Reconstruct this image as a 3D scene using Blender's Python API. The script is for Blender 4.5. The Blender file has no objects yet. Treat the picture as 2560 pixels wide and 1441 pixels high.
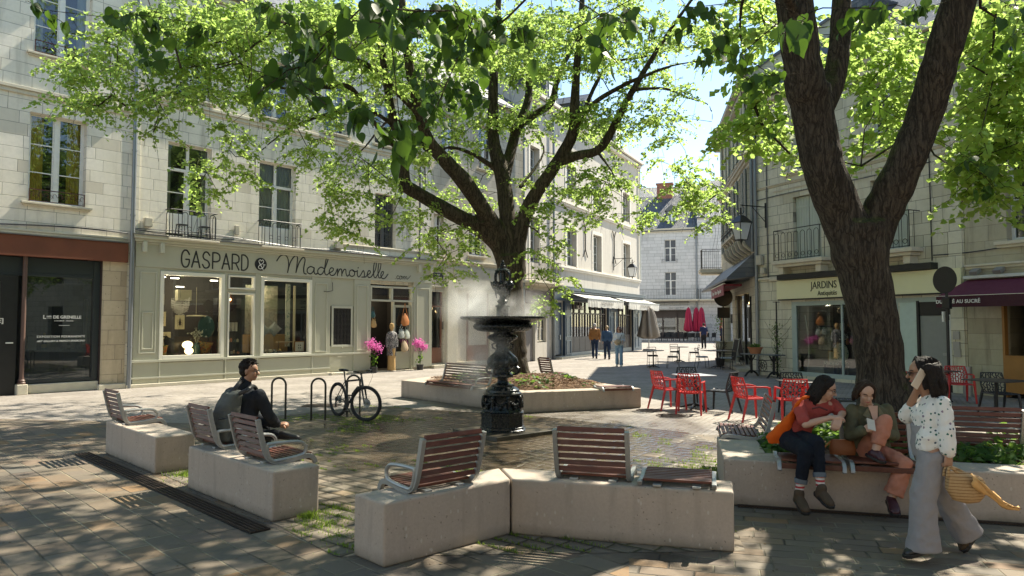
import bpy, bmesh, math, random
import numpy as np
from mathutils import Vector, Matrix, Euler, noise as mnoise
R = math.radians
random.seed(7); np.random.seed(7)
SC = bpy.context.scene
COL = SC.collection
# ---------------------------------------------------------------- camera
FPX = 1780.0; PITCH = math.atan((810-720.5)/FPX); CAMZ = 1.85
cd = bpy.data.cameras.new('camera'); cam = bpy.data.objects.new('camera', cd); COL.objects.link(cam)
cam.location = (0, 0, CAMZ); cam.rotation_euler = (R(90)+PITCH, 0, 0)
cd.sensor_width = 36; cd.lens = FPX/2560*36; cd.clip_start = .05; cd.clip_end = 900
SC.camera = cam
# ---------------------------------------------------------------- sky, sun, exposure
SUN_EL = 50; SUN_AZ = (.72, .694)
w = bpy.data.worlds.new('World'); SC.world = w; w.use_nodes = True
nt = w.node_tree; sky = nt.nodes.new('ShaderNodeTexSky'); sky.sky_type = 'NISHITA'; sky.sun_disc = False
sky.sun_elevation = R(SUN_EL); sky.sun_rotation = math.atan2(SUN_AZ[0], SUN_AZ[1])
sky.air_density = 1.0; sky.dust_density = .1; sky.ozone_density = 2.0
bg = nt.nodes['Background']; bg.inputs['Strength'].default_value = .10
nt.links.new(sky.outputs[0], bg.inputs[0])
sd = bpy.data.lights.new('sun', 'SUN'); sun = bpy.data.objects.new('sun', sd); COL.objects.link(sun)
sd.energy = 4.3; sd.angle = R(.55); sd.color = (1, .96, .90)
_d = Vector((SUN_AZ[0]*math.cos(R(SUN_EL)), SUN_AZ[1]*math.cos(R(SUN_EL)), math.sin(R(SUN_EL))))
sun.rotation_euler = _d.to_track_quat('Z', 'Y').to_euler()
SC.view_settings.view_transform = 'Standard'; SC.view_settings.look = 'None'
SC.view_settings.exposure = 1.54; SC.view_settings.use_white_balance = True; SC.view_settings.white_balance_temperature = 7400; SC.view_settings.white_balance_tint = 6; SC.view_settings.gamma = 1
SC.cycles.max_bounces = 8; SC.cycles.transparent_max_bounces = 24; SC.cycles.diffuse_bounces = 4
SC.cycles.volume_bounces = 4
# ---------------------------------------------------------------- materials
class NB:
    def __init__(s, name):
        s.mat = bpy.data.materials.new(name); s.mat.use_nodes = True
        s.nt = s.mat.node_tree; s.nt.nodes.clear()
        s.out = s.nt.nodes.new('ShaderNodeOutputMaterial')
    def n(s, t, ins=None, **props):
        nd = s.nt.nodes.new('ShaderNode'+t)
        for k, v in props.items(): setattr(nd, k, v)
        for k, v in (ins or {}).items():
            so = nd.inputs[k]
            if isinstance(v, bpy.types.NodeSocket): s.nt.links.new(v, so)
            else:
                if isinstance(v, (tuple, list)) and len(v) == 3 and so.type == 'RGBA': v = (*v, 1)
                so.default_value = v
        return nd
    def m(s, op, a, b=0.0, c=0.0):
        return s.n('Math', {0: a, 1: b, 2: c}, operation=op).outputs[0]
    def mix(s, f, a, b, bl='MIX'):
        return s.n('Mix', {0: f, 6: a, 7: b}, data_type='RGBA', blend_type=bl).outputs[2]
    def ramp(s, f, pts, interp='LINEAR'):
        nd = s.n('ValToRGB', {0: f}); cr = nd.color_ramp; cr.interpolation = interp
        while len(cr.elements) < len(pts): cr.elements.new(.5)
        for e, (p, c) in zip(cr.elements, pts):
            e.position = p; e.color = (c, c, c, 1) if isinstance(c, (int, float)) else (*c, 1)
        return nd.outputs[0]
    def noise(s, vec, sc, det=4, rough=.55, dist=0, out=0):
        return s.n('TexNoise', {'Vector': vec, 'Scale': sc, 'Detail': det, 'Roughness': rough, 'Distortion': dist}).outputs[out]
    def obj(s): return s.n('TexCoord').outputs['Object']
    def pos(s): return s.n('NewGeometry').outputs['Position']
    def bump(s, h, st=.3, dist=.02, nrm=None):
        i = {'Height': h, 'Strength': st, 'Distance': dist}
        if nrm: i['Normal'] = nrm
        return s.n('Bump', i).outputs[0]
    def bsdf(s, color, rough=.7, metal=0, nrm=None, spec=.5, **kw):
        i = {'Base Color': color, 'Roughness': rough, 'Metallic': metal, 'Specular IOR Level': spec}
        if nrm: i['Normal'] = nrm
        i.update(kw)
        b = s.n('BsdfPrincipled', i)
        s.nt.links.new(b.outputs[0], s.out.inputs[0]); return b
def plain(name, col, rough=.6, metal=0, var=.12, sc=6, bump=.15, bsc=60, spec=.5, bd=.004, **kw):
    b = NB(name); v = b.obj(); nz = b.noise(v, sc, 4)
    c = b.mix(nz, tuple(x*(1-var) for x in col), tuple(min(1, x*(1+var)) for x in col))
    r = b.m('MULTIPLY_ADD', b.noise(v, sc*2.3, 3), .25, rough-.12)
    b.bsdf(c, r, metal, b.bump(b.noise(v, bsc, 3), bump, bd) if bump else None, spec, **kw)
    return b.mat
def xz(b):
    o = b.n('SeparateXYZ', {0: b.obj()})
    return b.n('CombineXYZ', {0: o.outputs[0], 1: o.outputs[2], 2: o.outputs[1]}).outputs[0], o
def cells(b, vec, w, h, jit=.35, seed=0.0):
    """running-bond stones of uneven length; returns id random value, random colour, distance to the nearest joint (m)"""
    s = b.n('SeparateXYZ', {0: vec}); x, y = s.outputs[0], s.outputs[1]
    yr = b.m('DIVIDE', y, h); row = b.m('FLOOR', yr)
    ro = b.n('TexWhiteNoise', {'W': b.m('ADD', row, seed)}, noise_dimensions='1D').outputs[0]
    wd = b.m('MULTIPLY_ADD', ro, jit, 1-jit/2)
    xs = b.m('ADD', b.m('DIVIDE', b.m('MULTIPLY', x, wd), w), b.m('MULTIPLY', ro, 7.3)); colm = b.m('FLOOR', xs)
    wn = b.n('TexWhiteNoise', {'Vector': b.n('CombineXYZ', {0: colm, 1: row, 2: seed}).outputs[0]}, noise_dimensions='3D')
    fx = b.m('FRACT', xs); fy = b.m('FRACT', yr)
    dx = b.m('MULTIPLY', b.m('MINIMUM', fx, b.m('SUBTRACT', 1.0, fx)), w)
    dy = b.m('MULTIPLY', b.m('MINIMUM', fy, b.m('SUBTRACT', 1.0, fy)), h)
    return wn.outputs[0], wn.outputs[1], b.m('MINIMUM', dx, dy)
def ashlar(name, c1, c2, dark, bw=.72, bh=.325, joint=.007, stain=.5, jm=.45, pits=0.0, soot=(.13, .12, .10)):
    b = NB(name); v, o = xz(b)
    vd = b.n('VectorMath', {0: v, 1: b.n('VectorMath', {0: b.noise(v, 2.5, 2, out=1), 'Scale': .012}, operation='SCALE').outputs[0]}, operation='ADD').outputs[0]
    rid, rc, d = cells(b, vd, bw, bh)
    c = b.ramp(rid, [(0, c1), (.45, c2), (.8, c1), (1, dark)])
    n1 = b.noise(v, .7, 6, .6); n2 = b.noise(v, 9, 6, .65); n3 = b.noise(b.n('Mapping', {0: v, 3: (3.2, .35, 1)}).outputs[0], 1.2, 5, .6)
    c = b.mix(b.ramp(n2, [(.35, .0), (.75, .35)]), c, tuple(x*.72 for x in c1))
    c = b.mix(b.m('MULTIPLY', b.ramp(n3, [(.52, 0), (.75, 1)]), stain), c, tuple(x*.6 for x in dark))
    c = b.mix(b.m('MULTIPLY', b.ramp(n1, [(.5, 0), (.72, 1)]), stain*.7), c, tuple(x*.78 for x in dark))
    jmask = b.ramp(b.m('DIVIDE', d, joint), [(.35, 1), (1.0, 0)])
    jn = b.m('MULTIPLY', jmask, b.m('MULTIPLY_ADD', b.noise(v, 3, 3), .9, jm))
    c = b.mix(jn, c, soot)
    h = b.m('ADD', b.m('MULTIPLY', jmask, -1.0), b.m('MULTIPLY', n2, .35))
    if pits:
        vo = b.n('TexVoronoi', {'Vector': v, 'Scale': 16.0}).outputs[0]
        pm = b.m('MULTIPLY', b.ramp(vo, [(.12, 1), (.2, 0)]), b.ramp(b.noise(v, 3.0, 3), [(.5, 0), (.6, 1)]))
        c = b.mix(b.m('MULTIPLY', pm, pits), c, (.1, .085, .07)); h = b.m('SUBTRACT', h, pm)
    b.bsdf(c, .88, 0, b.bump(h, .5, .012), .25)
    return b.mat
MT = {}
MT['stone_a'] = ashlar('limestone_cream', (.78, .73, .62), (.84, .79, .69), (.64, .585, .48), stain=.5)
MT['stone_a2'] = ashlar('limestone_warm', (.76, .71, .60), (.83, .78, .67), (.60, .55, .44), stain=.6)
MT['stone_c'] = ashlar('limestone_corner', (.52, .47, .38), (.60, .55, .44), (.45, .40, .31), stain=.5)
MT['stone_pit'] = ashlar('limestone_weathered', (.50, .41, .29), (.56, .47, .34), (.40, .32, .22), bw=.6, bh=.42, stain=.4, pits=.9)
MT['stone_b'] = ashlar('plaster_white', (.53, .495, .44), (.53, .495, .44), (.47, .43, .37), bw=40, bh=40, joint=.0005, stain=.5, jm=0)
MT['stone_d'] = ashlar('limestone_pale', (.63, .62, .60), (.70, .68, .66), (.55, .54, .52), bw=.8, bh=.36, joint=.012, stain=.25)
MT['stone_e'] = ashlar('limestone_green_grey', (.52, .50, .41), (.60, .575, .47), (.44, .42, .33), stain=.4)
MT['stone_f'] = ashlar('limestone_yellowish', (.60, .57, .44), (.67, .63, .50), (.50, .46, .34), bw=.62, bh=.335, joint=.009, stain=.6, jm=.5)  # yellowish stone of the antique shop house
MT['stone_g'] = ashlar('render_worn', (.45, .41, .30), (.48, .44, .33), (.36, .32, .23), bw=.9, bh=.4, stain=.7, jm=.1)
MT['stone_trim'] = plain('limestone_trim', (.58, .53, .42), .85, var=.2, sc=5, bump=.4, bsc=40, bd=.01)
MT['stone_trim_grey'] = plain('limestone_trim_grey', (.44, .41, .33), .85, var=.25, sc=4, bump=.4, bsc=40, bd=.01)
MT['stone_trim_pale'] = plain('plaster_trim_white', (.66, .62, .55), .85, var=.1, sc=5, bump=.3, bsc=40, bd=.01)
MT['sage'] = plain('paint_sage_green', (.40, .395, .31), .45, var=.06, sc=3, bump=.05)
MT['sage_light'] = plain('paint_sage_trim', (.47, .465, .375), .45, var=.06, bump=.05)
MT['white'] = plain('paint_white', (.76, .75, .70), .4, var=.05, bump=.05)
MT['white_warm'] = plain('paint_cream_white', (.70, .68, .58), .45, var=.06, bump=.05)
MT['grey_pvc'] = plain('paint_pale_grey', (.55, .57, .55), .4, var=.06, bump=.05)
MT['navy'] = plain('paint_navy', (.028, .052, .085), .38, var=.15, sc=3, bump=.06)
MT['brown_dark'] = plain('paint_dark_brown', (.055, .038, .035), .5, var=.15, bump=.1)
MT['rust'] = plain('sheet_rust_red', (.15, .045, .022), .55, var=.35, sc=2.2, bump=.1, bsc=20)
MT['rust_dark'] = plain('paint_rust_brown', (.10, .055, .042), .55, var=.2, bump=.2)
MT['black_metal'] = plain('black_painted_metal', (.02, .021, .022), .4, .3, var=.2, bump=.1)
MT['iron'] = plain('wrought_iron', (.03, .028, .027), .55, .4, var=.3, bump=.3)
MT['iron_red'] = plain('iron_oxide_railing', (.10, .03, .028), .55, .2, var=.2, bump=.2)
MT['zinc'] = plain('zinc_pipe', (.22, .235, .25), .4, .6, var=.12, sc=3, bump=.1)
MT['zinc_dark'] = plain('zinc_flashing', (.13, .13, .13), .5, .5, var=.25, sc=2, bump=.2)
MT['alu'] = plain('cast_aluminium_grey', (.33, .335, .33), .42, .55, var=.08, sc=9, bump=.12, bsc=200, bd=.001)
MT['dark_room'] = plain('interior_dark', (.035, .032, .03), .8, bump=0)
MT['room_grey'] = plain('interior_grey', (.10, .10, .095), .8, bump=0)
MT['shutter'] = plain('paint_grey_green_shutter', (.42, .46, .39), .6, var=.12, sc=2, bump=.15)
MT['shutter_dark'] = plain('paint_blue_grey_louvre', (.20, .23, .22), .6, var=.15, bump=.15)
MT['yellow_sign'] = plain('enamel_pale_yellow', (.70, .67, .42), .45, var=.03, bump=0)
MT['burgundy'] = plain('canvas_burgundy', (.115, .012, .035), .75, var=.15, sc=3, bump=.2, bsc=160, bd=.002)
MT['burgundy_dark'] = plain('canvas_burgundy_valance', (.05, .01, .018), .8, var=.15, bump=.1)
MT['canvas_grey'] = plain('canvas_pale_grey', (.50, .48, .44), .8, var=.14, sc=3, bump=.25, bsc=12, bd=.01)
MT['canvas_taupe'] = plain('canvas_taupe', (.20, .175, .15), .8, var=.15, sc=4, bump=.3, bsc=15, bd=.01)
MT['canvas_red'] = plain('canvas_crimson', (.36, .01, .05), .7, var=.15, sc=4, bump=.3, bsc=15, bd=.01)
MT['letter_black'] = plain('lettering_black', (.012, .012, .012), .5, bump=0)
MT['letter_white'] = plain('lettering_white', (.75, .74, .70), .6, bump=0)
MT['letter_grey'] = plain('lettering_grey', (.20, .19, .18), .6, bump=0)
MT['brick_red'] = ashlar('brick_red', (.30, .085, .05), (.36, .11, .06), (.22, .06, .04), bw=.22, bh=.075, joint=.012, soot=(.35, .3, .25))
MT['terracotta'] = plain('terracotta', (.42, .17, .085), .75, var=.15, bump=.2)
MT['orange_wood'] = plain('wood_orange_varnish', (.36, .17, .045), .45, var=.2, sc=4, bump=.1)
MT['red_plastic'] = plain('plastic_red', (.52, .022, .022), .38, var=.03, bump=0)
MT['black_plastic'] = plain('plastic_black', (.018, .018, .02), .42, var=.05, bump=0)
MT['phone'] = plain('phone_shell', (.55, .47, .38), .35, bump=0)
def slate():
    b = NB('slate_roof'); v, o = xz(b)
    rid, rc, d = cells(b, v, .22, .17, .1)
    c = b.ramp(rid, [(0, (.055, .065, .08)), (.5, (.085, .095, .11)), (1, (.12, .125, .13))])
    c = b.mix(b.ramp(b.noise(v, 1.3, 6, .7), [(.5, 0), (.7, .7)]), c, (.17, .165, .13))
    jm = b.ramp(b.m('DIVIDE', d, .012), [(.3, 1), (1, 0)])
    c = b.mix(b.m('MULTIPLY', jm, .7), c, (.02, .02, .025))
    b.bsdf(c, .5, 0, b.bump(b.m('ADD', b.m('MULTIPLY', jm, -1.0), rid), .5, .015)); return b.mat
MT['slate'] = slate()
def glass(name, tint=(.85, .9, .88), dens=.35, gl=1.0):
    b = NB(name)
    lw = b.n('Fresnel', {'IOR': 1.6}).outputs[0]
    nrm = b.bump(b.noise(b.obj(), 1.1, 1), .02, .006)
    g = b.n('BsdfGlossy', {'Color': (.9, .95, 1.0), 'Roughness': .015, 'Normal': nrm})
    t = b.n('BsdfTransparent', {'Color': tint}); d = b.n('BsdfDiffuse', {'Color': (.03, .035, .035)})
    a = b.n('MixShader', {0: dens}); b.nt.links.new(t.outputs[0], a.inputs[1]); b.nt.links.new(d.outputs[0], a.inputs[2])
    f = b.m('MULTIPLY_ADD', lw, 1.3, .05)
    s = b.n('MixShader', {0: f}); b.nt.links.new(a.outputs[0], s.inputs[1]); b.nt.links.new(g.outputs[0], s.inputs[2])
    b.nt.links.new(s.outputs[0], b.out.inputs[0]); return b.mat
MT['glass'] = glass('window_glass')
MT['glass_clear'] = glass('shop_glass', dens=.12)
MT['pane_far'] = plain('pane_far_dark', (.05, .065, .085), .12, bump=0)
MT['glass_dark'] = glass('tinted_glass', (.4, .42, .4), .5)
def emit(name, col, st):
    b = NB(name); e = b.n('Emission', {'Color': col, 'Strength': st}); b.nt.links.new(e.outputs[0], b.out.inputs[0]); return b.mat
MT['lamp_warm'] = emit('lit_lamp_warm', (1, .72, .38), 2.2)
MT['lamp_hot'] = emit('lit_bulb', (1, .62, .3), 6)
MT['lamp_white'] = emit('lit_spotlight', (1, .93, .8), 5)
def wood():
    b = NB('hardwood_slat_red_brown'); v = b.obj()
    st = b.noise(b.n('Mapping', {0: v, 3: (2.0, 30, 30)}).outputs[0], 2.5, 5, .65)
    rp = b.n('ObjectInfo').outputs['Random']
    isl = b.n('NewGeometry').outputs['Random Per Island']
    c = b.ramp(st, [(.3, (.065, .015, .008)), (.55, (.125, .028, .014)), (.8, (.18, .048, .022))])
    c = b.mix(b.m('MULTIPLY', isl, .6), c, (.060, .030, .020))
    c = b.mix(b.ramp(b.noise(v, 7, 4), [(.55, 0), (.75, .35)]), c, (.20, .12, .085))
    b.bsdf(c, b.m('MULTIPLY_ADD', st, .3, .36), 0, b.bump(st, .25, .003), .5); return b.mat
MT['wood'] = wood()
def concrete():
    b = NB('cast_concrete_sandstone'); v = b.obj()
    n1 = b.noise(v, 1.4, 6, .6); n2 = b.noise(v, 45, 4, .7)
    c = b.mix(n1, (.37, .300, .245), (.47, .385, .32))
    c = b.mix(b.ramp(n2, [(.4, 0), (.75, .5)]), c, (.30, .255, .21))
    sp = b.n('SeparateXYZ', {0: v}).outputs[2]
    # weathered, lime-bloomed upper arris and damp foot: dirt with a shape of its own
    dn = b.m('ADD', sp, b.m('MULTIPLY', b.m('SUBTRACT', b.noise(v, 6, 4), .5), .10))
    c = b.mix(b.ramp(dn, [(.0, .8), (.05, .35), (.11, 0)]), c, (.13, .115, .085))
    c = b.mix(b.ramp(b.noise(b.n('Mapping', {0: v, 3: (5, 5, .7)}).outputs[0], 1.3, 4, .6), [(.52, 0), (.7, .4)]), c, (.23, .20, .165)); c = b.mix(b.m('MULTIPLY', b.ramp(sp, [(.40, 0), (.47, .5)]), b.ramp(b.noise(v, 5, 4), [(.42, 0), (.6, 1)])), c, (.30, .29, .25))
    vo = b.n('TexVoronoi', {'Vector': b.n('VectorMath', {0: v, 1: b.n('VectorMath', {0: b.noise(v, 9, 2, out=1), 'Scale': .1}, operation='SCALE').outputs[0]}, operation='ADD').outputs[0], 'Scale': 21.0}).outputs[0]
    gate = b.ramp(b.noise(v, 3.2, 2), [(.46, 0), (.54, 1)])
    pit = b.m('MULTIPLY', b.ramp(vo, [(.10, 1), (.16, 0)]), gate)
    vo2 = b.n('TexVoronoi', {'Vector': b.n('Mapping', {0: v, 3: (1, 1, .55), 1: (3, 1, 7)}).outputs[0], 'Scale': 17.0}).outputs[0]
    fl = b.m('MULTIPLY', b.ramp(vo2, [(.13, 1), (.2, 0)]), b.ramp(b.noise(v, 2.1, 2), [(.5, 0), (.56, 1)]))
    c = b.mix(b.m('MULTIPLY', fl, .35), c, (.60, .56, .50)); c = b.mix(b.m('MULTIPLY', pit, .6), c, (.10, .085, .07))
    st = b.noise(b.n('Mapping', {0: v, 3: (9, 9, .5)}).outputs[0], 2, 4)
    c = b.mix(b.ramp(st, [(.55, 0), (.8, .35)]), c, (.33, .28, .225))
    h = b.m('SUBTRACT', b.m('MULTIPLY', n2, .4), pit)
    b.bsdf(c, .85, 0, b.bump(h, .45, .006), .3); return b.mat
MT['concrete'] = concrete()
def bark(name, c1, c2, c3, sc=1.0, moss=.4):
    b = NB(name); v = b.obj()
    vd = b.n('VectorMath', {0: v, 1: b.n('VectorMath', {0: b.noise(v, 3.5*sc, 3, out=1), 'Scale': .10}, operation='SCALE').outputs[0]}, operation='ADD').outputs[0]
    def ridge(sx, sc_, det):
        r = b.m('ABSOLUTE', b.m('SUBTRACT', b.noise(b.n('Mapping', {0: vd, 3: (1, 1, sx)}).outputs[0], sc_*sc, det, .5), .5)); return b.ramp(b.m('MULTIPLY', r, 5.0), [(.0, 0), (.35, .75), (1, 1)])
    r1 = ridge(.11, 13, 2); r2 = ridge(.16, 27, 2); n = b.noise(b.n('Mapping', {0: v, 3: (1, 1, .4)}).outputs[0], 45*sc, 4, .7); big = b.noise(v, 1.6*sc, 4)
    h = b.m('ADD', b.m('ADD', b.m('MULTIPLY', r1, 1.0), b.m('MULTIPLY', r2, .5)), b.m('MULTIPLY', n, .35)); k_ = b.m('MULTIPLY', b.m('MULTIPLY', r1, b.m('MULTIPLY_ADD', r2, .6, .4)), b.m('MULTIPLY_ADD', n, .9, .5))
    c = b.mix(k_, c1, c2); c = b.mix(b.m('MULTIPLY', b.ramp(big, [(.5, 0), (.7, .4)]), k_), c, c3)
    nz = b.n('SeparateXYZ', {0: b.n('NewGeometry').outputs['Normal']}).outputs[2]
    c = b.mix(b.m('MULTIPLY', b.ramp(b.m('ADD', nz, b.noise(v, 5, 3)), [(.75, 0), (1.15, 1)]), moss), c, (.06, .085, .015))
    b.bsdf(c, .9, 0, b.bump(h, .85, .017), .2); return b.mat
MT['bark'] = bark('bark_dark_linden', (.024, .019, .015), (.092, .074, .057), (.062, .052, .04), 1.35)
MT['bark2'] = bark('bark_grey_brown', (.032, .026, .02), (.125, .10, .078), (.09, .073, .056), 1.1)
def leafmat(name, c1, c2, c3, tr, tf=.5):
    b = NB(name); isl = b.n('NewGeometry').outputs['Random Per Island']
    c = b.ramp(isl, [(0, c1), (.5, c2), (1, c3)])
    ct = b.n('Mix', {0: .75, 6: c, 7: tr}, data_type='RGBA', blend_type='MIX').outputs[2]
    p = b.n('BsdfPrincipled', {'Base Color': c, 'Roughness': .5, 'Specular IOR Level': .25})
    t = b.n('BsdfTranslucent', {'Color': ct})
    s = b.n('MixShader', {0: tf}); b.nt.links.new(p.outputs[0], s.inputs[1]); b.nt.links.new(t.outputs[0], s.inputs[2])
    b.nt.links.new(s.outputs[0], b.out.inputs[0]); return b.mat
MT['leaf'] = leafmat('leaf_spring_green', (.11, .18, .02), (.155, .235, .028), (.22, .29, .045), (.58, .80, .22), .57)
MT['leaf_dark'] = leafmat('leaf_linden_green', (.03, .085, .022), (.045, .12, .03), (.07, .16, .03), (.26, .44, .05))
MT['leaf_near_shaded'] = leafmat('leaf_linden_shaded', (.016, .050, .012), (.028, .075, .016), (.05, .11, .022), (.16, .30, .03), .32)  # darkened leaf colour: the shade of the canopy above is painted in
MT['ivy'] = leafmat('leaf_ivy', (.03, .08, .02), (.06, .14, .03), (.12, .2, .05), (.18, .3, .05))
MT['petal'] = leafmat('petal_magenta', (.45, .05, .26), (.58, .10, .36), (.62, .2, .45), (.75, .2, .5))
MT['grassm'] = leafmat('grass_blade', (.07, .14, .02), (.11, .20, .03), (.17, .26, .05), (.3, .42, .06))
# ---------------------------------------------------------------- mesh building
class MB:
    def __init__(s): s.v = []; s.f = []; s.mi = []; s.M = None; s.cm = 0
    def add(s, vs, fs):
        o = len(s.v)
        if s.M is not None: vs = [tuple(s.M @ Vector(p)) for p in vs]
        s.v.extend([tuple(p) for p in vs]); s.f.extend([tuple(i+o for i in f) for f in fs]); s.mi.extend([s.cm]*len(fs)); return s
    def box(s, x0, x1, y0, y1, z0, z1):
        return s.add([(x0,y0,z0),(x1,y0,z0),(x1,y1,z0),(x0,y1,z0),(x0,y0,z1),(x1,y0,z1),(x1,y1,z1),(x0,y1,z1)],
                     [(0,3,2,1),(4,5,6,7),(0,1,5,4),(1,2,6,5),(2,3,7,6),(3,0,4,7)])
    def cbox(s, c, sz, rot=None):
        m = Matrix.Translation(c) @ (Euler(rot).to_matrix().to_4x4() if rot else Matrix())
        a, b_, d = sz[0]/2, sz[1]/2, sz[2]/2
        vs = [m @ Vector(p) for p in [(-a,-b_,-d),(a,-b_,-d),(a,b_,-d),(-a,b_,-d),(-a,-b_,d),(a,-b_,d),(a,b_,d),(-a,b_,d)]]
        return s.add(vs, [(0,3,2,1),(4,5,6,7),(0,1,5,4),(1,2,6,5),(2,3,7,6),(3,0,4,7)])
    def quad(s, a, b_, c, d): return s.add([a, b_, c, d], [(0, 1, 2, 3)])
    def prism(s, poly, z0, z1, axis='z'):
        """poly: 2D points (counter-clockwise); axis z -> (x,y), axis y -> (x,z) , axis x -> (y,z)"""
        f = {'z': lambda p, h: (p[0], p[1], h), 'y': lambda p, h: (p[0], h, p[1]), 'x': lambda p, h: (h, p[0], p[1])}[axis]
        n = len(poly); vs = [f(p, z0) for p in poly]+[f(p, z1) for p in poly]
        fs = [tuple(range(n-1, -1, -1)), tuple(range(n, 2*n))]+[(i, (i+1) % n, n+(i+1) % n, n+i) for i in range(n)]
        return s.add(vs, fs)
    def tube(s, pts, rad, n=8, cap=True, flat=None):
        pts = [Vector(p) for p in pts]; k = len(pts)
        if not hasattr(rad, '__len__'): rad = [rad]*k
        vs = []; fs = []; up = Vector((0, 0, 1)); prev = None
        for i, p in enumerate(pts):
            t = (pts[min(i+1, k-1)]-pts[max(i-1, 0)])
            t = t.normalized() if t.length > 1e-9 else Vector((0, 0, 1))
            if prev is None: a = t.cross(up); a = a if a.length > .05 else t.cross(Vector((1, 0, 0)))
            else: a = prev - t*prev.dot(t)
            a.normalize(); prev = a; b_ = t.cross(a)
            for j in range(n):
                an = 2*math.pi*j/n; q = (a*math.cos(an)+b_*math.sin(an))*rad[i]
                if flat: q = Vector((q[0]*flat[0], q[1]*flat[1], q[2]*flat[2]))
                vs.append(p+q)
        for i in range(k-1):
            for j in range(n): fs.append((i*n+j, i*n+(j+1) % n, (i+1)*n+(j+1) % n, (i+1)*n+j))
        if cap: fs.append(tuple(range(n-1, -1, -1))); fs.append(tuple(range((k-1)*n, k*n)))
        return s.add(vs, fs)
    def lathe(s, prof, n=32, c=(0, 0, 0), rf=None):
        """prof: (r, z) list from bottom to top; rf(theta, i, r) -> r"""
        vs = []; fs = []
        for i, (r, z) in enumerate(prof):
            for j in range(n):
                th = 2*math.pi*j/n; rr = rf(th, i, r) if rf else r
                vs.append((c[0]+rr*math.cos(th), c[1]+rr*math.sin(th), c[2]+z))
        for i in range(len(prof)-1):
            for j in range(n): fs.append((i*n+j, i*n+(j+1) % n, (i+1)*n+(j+1) % n, (i+1)*n+j))
        fs.append(tuple(range(n-1, -1, -1))); fs.append(tuple(range((len(prof)-1)*n, len(prof)*n)))
        return s.add(vs, fs)
    def ball(s, c, r, n=12, m_=8, rot=None):
        if not hasattr(r, '__len__'): r = (r, r, r)
        Mx = Matrix.Translation(c) @ (Euler(rot).to_matrix().to_4x4() if rot else Matrix())
        vs = [Mx @ Vector((0, 0, -r[2]))]
        for i in range(1, m_):
            ph = -math.pi/2+math.pi*i/m_
            for j in range(n):
                th = 2*math.pi*j/n; vs.append(Mx @ Vector((r[0]*math.cos(ph)*math.cos(th), r[1]*math.cos(ph)*math.sin(th), r[2]*math.sin(ph))))
        vs.append(Mx @ Vector((0, 0, r[2]))); fs = []; L = len(vs)-1
        for j in range(n): fs.append((0, 1+(j+1) % n, 1+j)); fs.append((L, L-n+j, L-n+(j+1) % n))
        for i in range(m_-2):
            for j in range(n): fs.append((1+i*n+j, 1+i*n+(j+1) % n, 1+(i+1)*n+(j+1) % n, 1+(i+1)*n+j))
        return s.add(vs, fs)
    def build(s, name, mat, parent=None, smooth=False, bevel=0, seg=2, loc=None, ang=.7):
        me = bpy.data.meshes.new(name); me.from_pydata(s.v, [], s.f); me.validate()
        mats = mat if isinstance(mat, (list, tuple)) else [mat]
        for m_ in mats: me.materials.append(MT[m_] if isinstance(m_, str) else m_)
        if len(mats) > 1: me.polygons.foreach_set('material_index', s.mi[:len(me.polygons)])
        if smooth:
            me.polygons.foreach_set('use_smooth', [True]*len(me.polygons))
            me.set_sharp_from_angle(angle=ang)
        o = bpy.data.objects.new(name, me); COL.objects.link(o)
        if parent is not None: o.parent = parent
        if loc is not None: o.location = loc
        if bevel:
            bv = o.modifiers.new('bevel', 'BEVEL'); bv.width = bevel; bv.segments = seg; bv.limit_method = 'ANGLE'; bv.angle_limit = .6
        return o
def tag(o, label=None, cat=None, group=None, kind=None):
    if label: o['label'] = label
    if cat: o['category'] = cat
    if group: o['group'] = group
    if kind: o['kind'] = kind
    return o
def thing(name, label, cat, loc=(0, 0, 0), rz=0.0, group=None, kind=None):
    o = bpy.data.objects.new(name, None); COL.objects.link(o); o.empty_display_size = .2
    o.location = loc; o.rotation_euler = (0, 0, rz); return tag(o, label, cat, group, kind)
def copy_tree(o, parent=None):
    c = o.copy(); COL.objects.link(c)
    if parent is not None: c.parent = parent
    for ch in list(o.children): copy_tree(ch, c)
    return c
def dup(o, loc, rz, label=None, group=None):
    c = copy_tree(o); c.location = loc; c.rotation_euler = (0, 0, rz)
    if label: c['label'] = label
    if group: c['group'] = group
    return c
def textmesh(body, size=.2, shear=0, bold=0, spacing=1.0, depth=.004, align='CENTER', xs=1.0):
    cu = bpy.data.curves.new('txt', 'FONT'); cu.body = body; cu.size = size; cu.shear = shear; cu.offset = bold
    cu.space_character = spacing; cu.extrude = depth; cu.align_x = align; cu.align_y = 'CENTER'; cu.resolution_u = 3
    o = bpy.data.objects.new('txt', cu); COL.objects.link(o); bpy.context.view_layer.update()
    me = bpy.data.meshes.new_from_object(o.evaluated_get(bpy.context.evaluated_depsgraph_get()))
    vs = [(v.co.x*xs, -v.co.z, v.co.y) for v in me.vertices]; fs = [tuple(p.vertices) for p in me.polygons]
    bpy.data.objects.remove(o); bpy.data.curves.remove(cu); bpy.data.meshes.remove(me)
    return vs, fs
def text(name, parent, body, loc, size, mat, **kw):
    vs, fs = textmesh(body, size, **kw); b = MB(); b.add([(x+loc[0], y+loc[1], z+loc[2]) for x, y, z in vs], fs)
    return b.build(name, mat, parent)
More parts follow.
